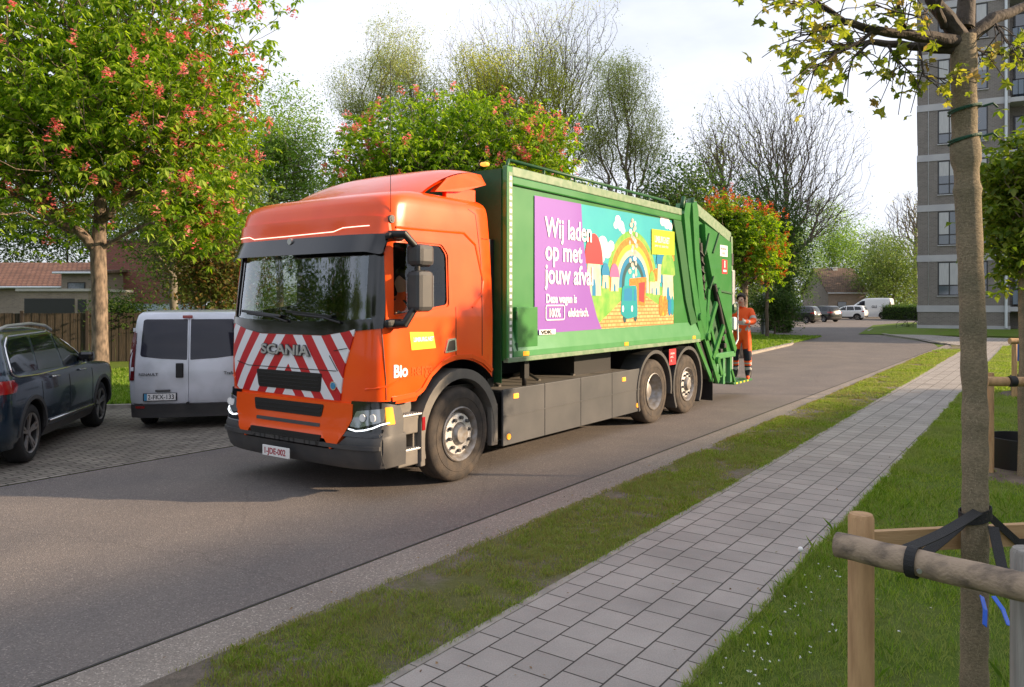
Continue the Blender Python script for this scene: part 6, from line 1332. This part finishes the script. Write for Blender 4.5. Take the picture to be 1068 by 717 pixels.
# ------------------------------------------------------------ street furniture, bicycle
rt = empty('lamp_post', (PX(797, 46), 46, 0), 0, 'thin grey lamp post with a wide pale base between worker and hedge', 'lamp post')
b = MB(); b.tube([(0, 0, 0), (0, 0, 6.2), (.02, 0, 6.3), (.5, 0, 6.5), (1.0, 0, 6.55)], [.075, .045, .042, .035, .03], 12); b.build('pole', 'metal_post', rt); b = MB(); b.box((-.16, -.06, 0), (.16, .06, 1.0), bev=.02); b.build('base', 'skirt_grey', rt); b = MB(); b.box((.8, -.09, 6.48), (1.35, .09, 6.60), bev=.04); b.build('lamp_head', 'metal_post', rt)
def bicycle():
    Y = 53; rt = empty('bicycle', (PX(949, Y), Y, .02), R(-20), 'dark bicycle parked against the left corner of the tower', 'bicycle')
    for x in (-.52, .52):
        w = MB(); w.lathe([(.335, -.016), (.345, 0), (.335, .016), (.322, 0)], c=(x, 0, .345), seg=32, closed=True); wo_ = w.build('wheel', 'black', rt)
        w = MB()
        for k in range(14): a = 2*math.pi*k/14; w.tube([(x, 0, .345), (x+.325*math.cos(a), 0, .345+.325*math.sin(a))], .003, 4)
        w.build('spokes', 'alu', wo_)
    f = MB(); bb = (-.08, 0, .30); st_ = (-.22, 0, .78); hd = (.33, 0, .80)
    for a, c in ((bb, st_), (bb, (.36, 0, .66)), (st_, hd), ((-.52, 0, .345), bb), ((-.52, 0, .345), (-.2, 0, .72)), (hd, (.52, 0, .345))): f.tube([a, c], .017, 8)
    f.build('frame', 'plastic_dark', rt); s_ = MB(); s_.tube([st_, (-.25, 0, .92)], .014, 6); s_.box((-.38, -.07, .92), (-.14, .07, .97), bev=.025); s_.build('saddle', 'black', rt)
    h = MB(); h.tube([hd, (.29, 0, .98)], .015, 6); h.tube([(.22, -.28, .99), (.31, -.1, 1.0), (.31, .1, 1.0), (.22, .28, .99)], .013, 6); h.build('handlebar', 'black', rt)
bicycle()

# ------------------------------------------------------------ young trees with stakes
def P3(px, py, Y): return Vector((PX(px, Y), Y, PZ(py, Y)))
hero = empty('young_maple', (PX(1017, 2.88), 2.88, 0), 0, 'young maple with a burlap wrapped trunk nearest the viewer', 'tree', 'staked young trees')
def hp_(v): return Vector(v)-Vector((PX(1017, 2.88), 2.88, 0))
tp_ = [hp_((PX(1017, 2.88)+.005, 2.88, 0)), hp_(P3(1016, 690, 2.88)), hp_(P3(1017, 560, 2.88)), hp_(P3(1017, 430, 2.88)), hp_(P3(1014, 320, 2.88)), hp_(P3(1010, 220, 2.88)), hp_(P3(1006, 140, 2.88)), hp_(P3(1005, 60, 2.88)), hp_(P3(1005, 38, 2.88))]
dn = []; rd = []
for a, c in zip(tp_[:-1], tp_[1:]):
    k = max(2, int((c-a).length/.025))
    for i in range(k): dn.append(a.lerp(c, i/k)); 
dn.append(tp_[-1])
for p in dn:
    z = p.z; base = .0435+.006*max(0, 1-z/1.4); rd.append(base+.0012*math.sin(z*38)+.003*noise.noise(Vector((0, 0, z*9)))+(.006 if 2.46 < z < 2.56 or 2.36 < z < 2.40 else 0))
b = MB(); b.tube(dn, rd, 28); b.build('burlap_wrap', 'burlap', hero)
# loose fibres
r = np.random.default_rng(5); C = []; nf = 7000; zi = r.uniform(.2, 3.0, nf); an = r.uniform(0, 2*np.pi, nf); xs = np.interp(zi, [p.z for p in dn], [p.x for p in dn]); rr = (.044+.006*np.maximum(0, 1-zi/1.4))
st0 = np.stack([xs+np.cos(an)*rr, np.sin(an)*rr, zi], 1); dd = np.stack([np.cos(an), np.sin(an), r.normal(0, .9, nf)], 1)*r.uniform(.003, .016, (nf, 1)); tn = np.stack([-np.sin(an), np.cos(an), np.zeros(nf)], 1)*.0005
V = np.stack([st0-tn, st0+tn, st0+dd+r.normal(0, .003, (nf, 3))], 1).reshape(-1, 3); np_mesh('burlap_fibres', V, np.arange(len(V)).reshape(-1, 3), 'burlap_hair', hero) if False else None
mat('burlap_hair', (.40, .32, .21), .9); o = np_mesh('burlap_fibres', V, np.arange(len(V)).reshape(-1, 3), 'burlap_hair', hero); o['kind'] = 'stuff'
for y0, zz in ((113, 0), (144, 0)):
    q = MB(); c = hp_(P3(1006, y0, 2.88)); q.tube([(c.x+.053*math.cos(a), .053*math.sin(a), c.z+.012*math.cos(a)) for a in [2*math.pi*k/26 for k in range(27)]], .0045, 6); q.tube([(c.x+.054*math.cos(a), .054*math.sin(a), c.z-.009+.014*math.cos(a+.4)) for a in [2*math.pi*k/26 for k in range(27)]], .003, 6); q.tube([(c.x+.05, -.03, c.z), (c.x+.085, -.035, c.z+.01), (c.x+.105, -.03, c.z-.004)], .004, 5); q.build('green_tie', 'green_rope', hero)
# limbs
LB = [[(1003, 42, 2.88, .048), (988, 20, 2.86, .044), (972, 0, 2.84, .036), (955, -60, 2.8, .028), (940, -150, 2.75, .018)],
      [(1003, 45, 2.88, .040), (975, 40, 2.84, .034), (945, 36, 2.80, .028), (912, 32, 2.76, .022), (880, 22, 2.72, .017), (855, 5, 2.70, .013), (830, -15, 2.68, .009)],
      [(1000, 52, 2.88, .032), (970, 50, 2.90, .027), (940, 47, 2.94, .022), (908, 44, 2.96, .017), (878, 50, 3.0, .012), (852, 62, 3.02, .006)],
      [(1006, 30, 2.88, .05), (1008, 0, 2.9, .045), (1012, -80, 2.92, .034), (1010, -200, 2.95, .02)],
      [(1010, 40, 2.88, .042), (1035, 20, 2.9, .035), (1062, 10, 2.94, .026), (1100, -10, 3.0, .018)],
      [(985, 28, 2.86, .022), (978, 10, 2.8, .018), (990, -60, 2.7, .012)],
      [(948, 37, 2.80, .014), (940, 20, 2.78, .011), (935, -5, 2.74, .007)], [(912, 32, 2.76, .012), (895, 45, 2.72, .009), (872, 56, 2.7, .006), (850, 72, 2.68, .003)],
      [(908, 44, 2.96, .010), (890, 60, 2.94, .007), (884, 80, 2.92, .004)], [(925, 46, 2.95, .009), (935, 62, 2.9, .006), (952, 78, 2.86, .003)],
      [(880, 22, 2.72, .009), (862, 30, 2.7, .006), (835, 38, 2.66, .003)], [(872, 52, 3.0, .006), (860, 40, 3.0, .005), (832, 46, 3.0, .0025)], [(958, 45, 2.88, .008), (964, 80, 2.84, .005), (985, 82, 2.8, .003)],
      [(1000, 46, 2.9, .008), (1030, 55, 2.94, .006), (1052, 58, 2.96, .003)], [(858, 6, 2.7, .006), (840, 6, 2.66, .004), (800, 4, 2.62, .003)], [(970, 10, 2.82, .008), (958, 18, 2.7, .005), (920, 8, 2.66, .003)], [(1035, 22, 2.9, .01), (1045, 35, 2.86, .006), (1050, 45, 2.84, .003)]]
b = MB(); tips = []
for L in LB:
    pts = [hp_(P3(x, y, Y)) for x, y, Y, _ in L]; rs = [q[3]*.68 for q in L]; P2 = []; R2 = []
    for i in range(len(pts)-1):
        for k in range(5): t = k/5; P2.append(pts[i].lerp(pts[i+1], t)+Vector((0, 0, .002*math.sin(t*6+i)))); R2.append(rs[i]*(1-t)+rs[i+1]*t)
    P2.append(pts[-1]); R2.append(rs[-1]); b.tube(P2, R2, 9)
    for i in range(len(P2)):
        if R2[i] < .0118: tips.append((P2[i], (P2[min(i+1, len(P2)-1)]-P2[max(i-1, 0)]).normalized(), R2[i]))
random.seed(12); leafpts = []
for p, d, rr in tips*2:
    if random.random() < .62:
        q = d+Vector((random.gauss(0, .8), random.gauss(0, .8), random.gauss(-.1, .45))); q.normalize(); L = random.uniform(.05, .17); m = p+q*L*.5+Vector((0, 0, .01)); e = p+q*L
        b.tube([p, m, e], [.0028, .002, .0014], 4); 
        for _ in range(random.choice((0, 1, 1, 2))): leafpts.append(e+Vector((random.gauss(0, .012), random.gauss(0, .012), random.gauss(-.01, .012))))
        if random.random() < .35: leafpts.append(m)
b.build('branches', 'maple_bark', hero)
def maple_leaf(mb, p, size, nrm, rot):
    star = [(0, -.05), (.16, -.10), (.40, -.28), (.34, -.02), (.62, .16), (.40, .22), (.42, .42), (.20, .42), (0, .98), (-.20, .42), (-.42, .42), (-.40, .22), (-.62, .16), (-.34, -.02), (-.40, -.28), (-.16, -.10)]
    z = nrm.normalized(); x = z.orthogonal().normalized(); x = Matrix.Rotation(rot, 3, z) @ x; y = z.cross(x); c = [p+(x*a+y*bb)*size+z*(.10*size*(-1 if abs(a) > .3 else 1)-.15*size*bb*bb) for a, bb in star]; cen = p+y*size*.12+z*.06*size
    mb.add([cen]+c, [(0, i+1, (i+1) % len(c)+1) for i in range(len(c))])
lm = MB()
# upper crown of the same tree
r = np.random.default_rng(44); T_ = blob_targets(r, 150, (0, .02, 4.55), (1.15, .95, .85), zmin=3.75)
A_, par_ = tree_skeleton((0, 0, 3.12), T_, 3.9, bf=.4, seg=.15, seed=4, trunk_seg=4, lift=.05, jig=.03, fk=.3); V, F, _r = branch_mesh(A_, par_, .0022, .026)
off_ = np.array([hp_(P3(1005, 38, 2.88)).x, 0, 0]); np_mesh('upper_branches', V+off_, F, 'maple_bark', hero)
ch_ = np.zeros(len(A_), int); np.add.at(ch_, par_[1:], 1)
upper = [Vector(q)+Vector(off_) for q in A_[ch_ == 0]]
for p in upper:
    for _ in range(4): maple_leaf(lm, p+Vector((random.gauss(0, .05), random.gauss(0, .05), abs(random.gauss(0, .05)))), random.uniform(.026, .05), Vector((random.gauss(0, .6), random.gauss(-.3, .6), random.gauss(.5, .5))), random.uniform(0, 6.28))
for p in leafpts:
    for _ in range(random.choice((1, 1, 2))): maple_leaf(lm, p+Vector((random.gauss(0, .02), random.gauss(0, .02), random.gauss(-.01, .02))), random.uniform(.026, .050), Vector((random.gauss(0, .6), random.gauss(-.3, .6), random.gauss(.5, .5))), random.uniform(0, 6.28))
lm.build('leaves', 'leaf_maple', hero, recalc=False)
# stakes and rails of the nearest tree
SG = 'stakes round the young trees'
def post(label, top, r_, m, group=SG, parent=None):
    rt = MB(); rt.tube([(0, 0, 0), (0, 0, top[2]*.5), (0, 0, top[2]-.014), (0, 0, top[2])], [r_*1.02, r_, r_*.99, r_*.86], 24); o = rt.build('wooden_post', m); o.location = (top[0], top[1], 0); return tag(o, label, 'post', group)
t1 = P3(898, 536, 2.80); post('light brown round post at the left end of the near log rail', t1, .045, 'post_wood')
t2 = P3(1074, 573, 2.44); post('grey weathered round post at the right edge under the log rail', t2, .054, 'post_weathered')
a, c = P3(873, 568, 2.70), P3(1110, 622, 2.24); b = MB(); n_ = 30
b.tube([a.lerp(c, i/n_)+Vector((0, 0, .0012*math.sin(i*.7))) for i in range(n_+1)], [.0435+.0012*noise.noise(Vector((i*.6, 3, 1))) for i in range(n_+1)], 22); o = b.build('log_rail', 'log_wood'); tag(o, 'round bark stained log rail across the two near posts', 'rail', SG)
a, c = P3(893, 566, 2.90), P3(1110, 555, 3.0); b = MB(); b.bar(a, c, .082, .028, up=(0, 1, 0)); o = b.build('plank_rail', 'plank_wood'); tag(o, 'flat sawn plank rail behind the burlap wrapped trunk', 'rail', SG)
b = MB(); lc = P3(956, 587, 2.52)+Vector((0, 0, 0)); trk = Vector((PX(1017, 2.88), 2.88, lc.z+.03))
ax = (P3(1110, 622, 2.24)-P3(873, 568, 2.70)).normalized(); lc = P3(873, 568, 2.70)+ax*((PX(957, 2.5)-PX(873, 2.70))/ax.x)
u1 = ax.orthogonal().normalized(); u2 = ax.cross(u1)
def ribbon(pts, nrm, w):
    pts = [Vector(p) for p in pts]
    for i in range(len(pts)-1):
        for (p, q) in ((pts[i], pts[i+1]),): b.bar(p, q+(q-p)*.06, w, .004, up=nrm[i])
ring = [lc+(u1*math.cos(t)+u2*math.sin(t))*.050 for t in [2*math.pi*k/20 for k in range(21)]]; ribbon(ring, [(p-lc) for p in ring], .032)
for sgn_, dz in ((1, .035), (-1, .0)):
    A_ = lc+Vector((0, .045, .03*sgn_)); B_ = trk+Vector((-.03*sgn_, -.062*sgn_ if sgn_ > 0 else .062, .02+dz)); ribbon([A_.lerp(B_, i/6)+Vector((0, 0, -.01*math.sin(i/6*3.14))) for i in range(7)], [Vector((0, -.35, 1))]*6, .036)
ring = [trk+Vector((.053*math.cos(t), .053*math.sin(t), .03+.015*math.cos(t))) for t in [2*math.pi*k/22 for k in range(23)]]; ribbon(ring, [(p-trk).cross(Vector((0, 0, 1))).cross(Vector((0, 0, 1)))*-1 for p in ring], .04)
ribbon([trk+Vector((.03, -.06, .0)), P3(1045, 592, 2.7), P3(1072, 600, 2.5)], [Vector((0, -.3, 1))]*2, .035)
ribbon([trk+Vector((.05, .05, .04)), P3(1062, 566, 2.95), P3(1110, 566, 2.96)], [Vector((0, -1, .2))]*2, .028)
tag(b.build('tree_strap', 'strap'), 'black webbing strap tying the burlap trunk to the log rail', 'strap')
b = MB(); b.tube([lc+Vector((-.01, -.052, -.012)), lc+Vector((-.01, -.058, -.012))], .008, 10); b.build('strap_rivet', 'alu', bpy.data.objects['tree_strap'])
b = MB()
for px0, px1 in ((1024, 1027), (1036, 1052)):
    p = [P3(px0, 622, 2.80), P3((px0+px1)/2+2, 636, 2.76), P3(px1, 652, 2.72)]
    for i in range(2): b.bar(p[i], p[i+1]+(p[i+1]-p[i])*.05, .020, .003, up=(.3, -1, .2))
tag(b.build('blue_ribbon', 'blue_ribbon'), 'bright blue ribbon ends hanging beside the burlap trunk', 'ribbon')
# second and third staked trees
def staked(px, Y, h, label, seed, crown, r_=.045):
    x = PX(px, Y); rt = make_tree('young_tree', label, (x, Y, 0), h, crown, 260, r_, .006, 'burlap', 'leaf_yg', 5, .095, .30, .5, extra=1500, spread=.13, seed=seed, group='staked young trees', bf=.35, power=.6, seg=.2, jit=.05); return x
leafmat('leaf_yg', [(.07, .12, .015), (.13, .19, .025), (.22, .26, .04)])
x2 = staked(1067, 8.3, 2.75, 'young tree with dense green crown at the right edge', 91, [((PX(1078, 8.3), 8.3, 3.15), (.62, .6, .60), 1.), ((PX(1060, 8.3), 8.3, 2.65), (.30, .3, .42), .15)])
def ring_(label, x, y, r_, h):
    b = MB(); b.lathe([(r_, 0), (r_+.012, h), (r_-.004, h), (r_-.015, 0)], axis='z', c=(0, 0, .0), seg=40, closed=True); o = b.build('watering_ring', 'plastic_black'); o.location = (x, y, .02); tag(o, label, 'watering ring', 'watering rings')
ring_('black plastic watering ring round the second staked tree', PX(1072, 8.75), 8.75, .40, .40)
ring_('black plastic watering ring round the third staked tree', PX(1078, 16), 16, .40, .40)
b = MB(); b.lathe([(.62, 0), (.5, .05), (.001, .07)], axis='z', seg=40); o = b.build('soil_mound', 'soil'); o.location = (PX(1066, 8.6), 8.55, .02); o['kind'] = 'structure'
b = MB(); b.lathe([(.62, 0), (.5, .05), (.001, .07)], axis='z', seg=40); o = b.build('soil_mound', 'soil'); o.location = (PX(1072, 16), 15.9, .02); o['kind'] = 'structure'
for px, py, Y, rr, lab in ((1033, 389, 8.5, .035, 'thin brown post beside the second staked tree'), (1058, 356, 15.5, .05, 'round light post of the third staked tree'), (1118, 389, 8.2, .035, 'brown post right of the second staked tree')):
    post(lab, P3(px, py, Y), rr, 'post_wood')
def rail(label, a, c, r_):
    b = MB(); b.tube([a.lerp(c, i/8) for i in range(9)], r_, 16); o = b.build('round_rail', 'post_wood'); tag(o, label, 'rail', SG)
rail('round light wooden rail of the second staked tree', P3(1029, 398, 8.0), P3(1125, 399, 7.9), .05)
rail('short round rail of the third staked tree', P3(1053, 356, 15.3), P3(1085, 356, 15.3), .06)
b = MB(); q = P3(1055, 398, 7.95); b.tube([(q.x-.025, q.y, q.z), (q.x+.04, q.y, q.z)], .056, 16); o = b.build('tree_strap', 'strap'); tag(o, 'black strap round the light rail of the second staked tree', 'strap')
staked(1080, 16, 3.0, 'third young tree standing beyond the second at the right edge', 92, [((PX(1083, 16), 16, 3.6), (.7, .7, .8), 1.)])
b = MB(); b.box((PX(1062, 15.7), 15.7, .75), (PX(1072, 15.7), 15.75, 1.2), bev=.02); tag(b.build('blue_bag', 'blue_cloth2'), 'blue watering bag behind the third post at the right edge', 'bag')

# ------------------------------------------------------------ grass
leafmat('grass_mix', [(.11, .18, .02), (.18, .27, .03), (.25, .34, .05), (.34, .37, .11)], trans=.4, rough=.6, pn=(1.1, (.25, .29, .09)))
def blades(name, label, region, n, hmin, hmax, w, m, seed, dens=None, lift=.025, sub=None):
    """region(u, v) -> xy ; scattered thin bent blades"""
    r = np.random.default_rng(seed); u, v = r.uniform(0, 1, n), r.uniform(0, 1, n); P = region(u, v); keep = np.ones(n, bool)
    if dens is not None:
        val = np.array([noise.noise(Vector((p[0]*1.1, p[1]*1.1, 3.3)))*.7+noise.noise(Vector((p[0]*4.5, p[1]*4.5, 9.1)))*.45 for p in P]); keep = r.uniform(-.35, .35, n)+dens < val+.35+0*val
    P = P[keep]; k = len(P); val = None
    hs = r.uniform(hmin, hmax, k)*np.clip(np.array([.62+.7*(noise.noise(Vector((p[0]*2.2, p[1]*2.2, 1.0)))+.5)+.9*noise.noise(Vector((p[0]*11, p[1]*11, 4.0))) for p in P]), .25, 3)
    dist = np.linalg.norm(P, axis=1); ww = w*np.maximum(1, dist/5.0)
    a = r.uniform(0, 2*np.pi, k); side = np.stack([np.cos(a), np.sin(a), np.zeros(k)], 1)*ww[:, None]; lean = np.stack([r.normal(0, .45, k), r.normal(0, .45, k), np.zeros(k)], 1)*hs[:, None]
    base = np.stack([P[:, 0], P[:, 1], np.full(k, lift)], 1); up = np.array([0, 0, 1.])*hs[:, None]
    mid = base+up*.6+lean*.35; tip = base+up+lean
    V = np.stack([base-side, base+side, mid+side*.7, tip, mid-side*.7], 1).reshape(-1, 3); F = np.arange(len(V)).reshape(-1, 5)
    o = np_mesh(name, V, F, m, None, smooth=False); tag(o, label, 'grass', kind='stuff'); return o
def Rstrip(n0, n1, s0, s1, pw=1.8):
    def f(u, v): s = s0+(s1-s0)*u**pw; n_ = n0+(n1-n0)*v-.012*np.maximum(0, s-8)*(1 if n1 > -3.3 else 1); return np.stack([U.x*s+N.x*n_, U.y*s+N.y*n_], 1)
    return f
blades('grass', 'short worn grass on the strip between kerb and path', Rstrip(-3.78, -2.82, .5, 34, 1.7), 260000, .008, .028, .0020, 'grass_dry', 1, dens=.36)
blades('grass', 'greener tufts along the path edge of the strip', Rstrip(-3.70, -2.78, .5, 36, 1.7), 170000, .014, .045, .0022, 'grass_mix', 2, dens=.50)
def lawnR(u, v):
    s = 0+40*u**2.0; n_ = -1.52-.012*np.maximum(0, s-8)+(9*v**1.6); return np.stack([U.x*s+N.x*n_, U.y*s+N.y*n_], 1)
blades('grass', 'lawn grass right of the path under the staked trees', lawnR, 420000, .018, .055, .0022, 'grass_mix', 3)
def lawnT(u, v):
    s = 0+9*u**1.3; n_ = -1.52+(3.2*v**1.4); return np.stack([U.x*s+N.x*n_, U.y*s+N.y*n_], 1)
blades('grass', 'taller tufts of grass at the near right of the path', lawnT, 60000, .035, .095, .0020, 'grass_blade', 4, dens=.5)
def farL(u, v):
    s = 18+27*u; n_ = -9.6-.05*np.maximum(0, s-30)*5*.3-7*v; return np.stack([U.x*s+N.x*n_, U.y*s+N.y*n_], 1)
blades('grass', 'grass on the verge behind the rear of the truck', farL, 60000, .04, .09, .004, 'grass_blade', 5, lift=.05)
def bayG(u, v): p = np.array(back0)[None]+np.array(dL)[None]*(-12+17.5*u)[:, None]+np.array((-dS.x, -dS.y))[None]*(.15+8*v)[:, None]; return p
blades('grass', 'grass strip between the parking bays and the wooden fence', bayG, 110000, .04, .10, .004, 'grass_blade', 6, lift=.05)
# daisies and fallen leaves
r = np.random.default_rng(17); C = []
for k in range(90):
    s = r.uniform(2.6, 6.0); n_ = -1.42+abs(r.normal(0, .30)); C.append((U.x*s+N.x*n_, U.y*s+N.y*n_, .07+r.uniform(0, .03)))
V, F = leaf_quads(np.array(C), 6, .008, .35, r, 0.); o = np_mesh('daisies', V, F, 'white'); tag(o, 'small white daisies scattered in the near lawn', 'flowers', kind='stuff')
gp = G(832, 596); b = MB(); bm = bmesh.new(); bmesh.ops.create_icosphere(bm, subdivisions=3, radius=.019); b.frombm(bm, 0, True); b.v = [(x, y, z+.13) for x, y, z in b.v]; rt = empty('dandelion', (gp[0]+.02, gp[1], .03), 0, 'white dandelion clock at the near edge of the path', 'flower'); b.build('seed_head', 'tape_white', rt); b = MB(); b.tube([(0, 0, 0), (.004, 0, .12)], .0022, 6); b.build('stem', 'ad_lime', rt)

# litter: dry leaves along the gutter, on the path and on the bays
r = np.random.default_rng(23); C = []
for k in range(420):
    s = r.uniform(1.5, 22); n_ = r.choice([-3.9, -3.72, -2.75, -1.55])+r.normal(0, .09) if r.random() < .8 else r.uniform(-4.1, -1.5)
    C.append((U.x*s+N.x*n_, U.y*s+N.y*n_, .045))
leafmat('dry_leaf', [(.10, .06, .03), (.22, .13, .06), (.32, .22, .11), (.16, .15, .05)], trans=.1)
V, F = leaf_quads(np.array(C), 1, .022, .35, r, 0.); o = np_mesh('fallen_leaves', V, F, 'dry_leaf', smooth=False); tag(o, 'tiny dry leaves and bud scales lying along the gutter and path edges', 'litter', kind='stuff')
# tufts growing over the path edges and in its joints
def edgeR(u, v): s = .5+26*u**1.6; n_ = np.where(v < .5, -2.80, -1.50)+r.normal(0, .022, len(u))-.012*np.maximum(0, s-8); return np.stack([U.x*s+N.x*n_, U.y*s+N.y*n_], 1)
blades('grass', 'grass and moss creeping over both edges of the path', edgeR, 26000, .010, .030, .0020, 'grass_mix', 9, dens=.30, lift=.03)
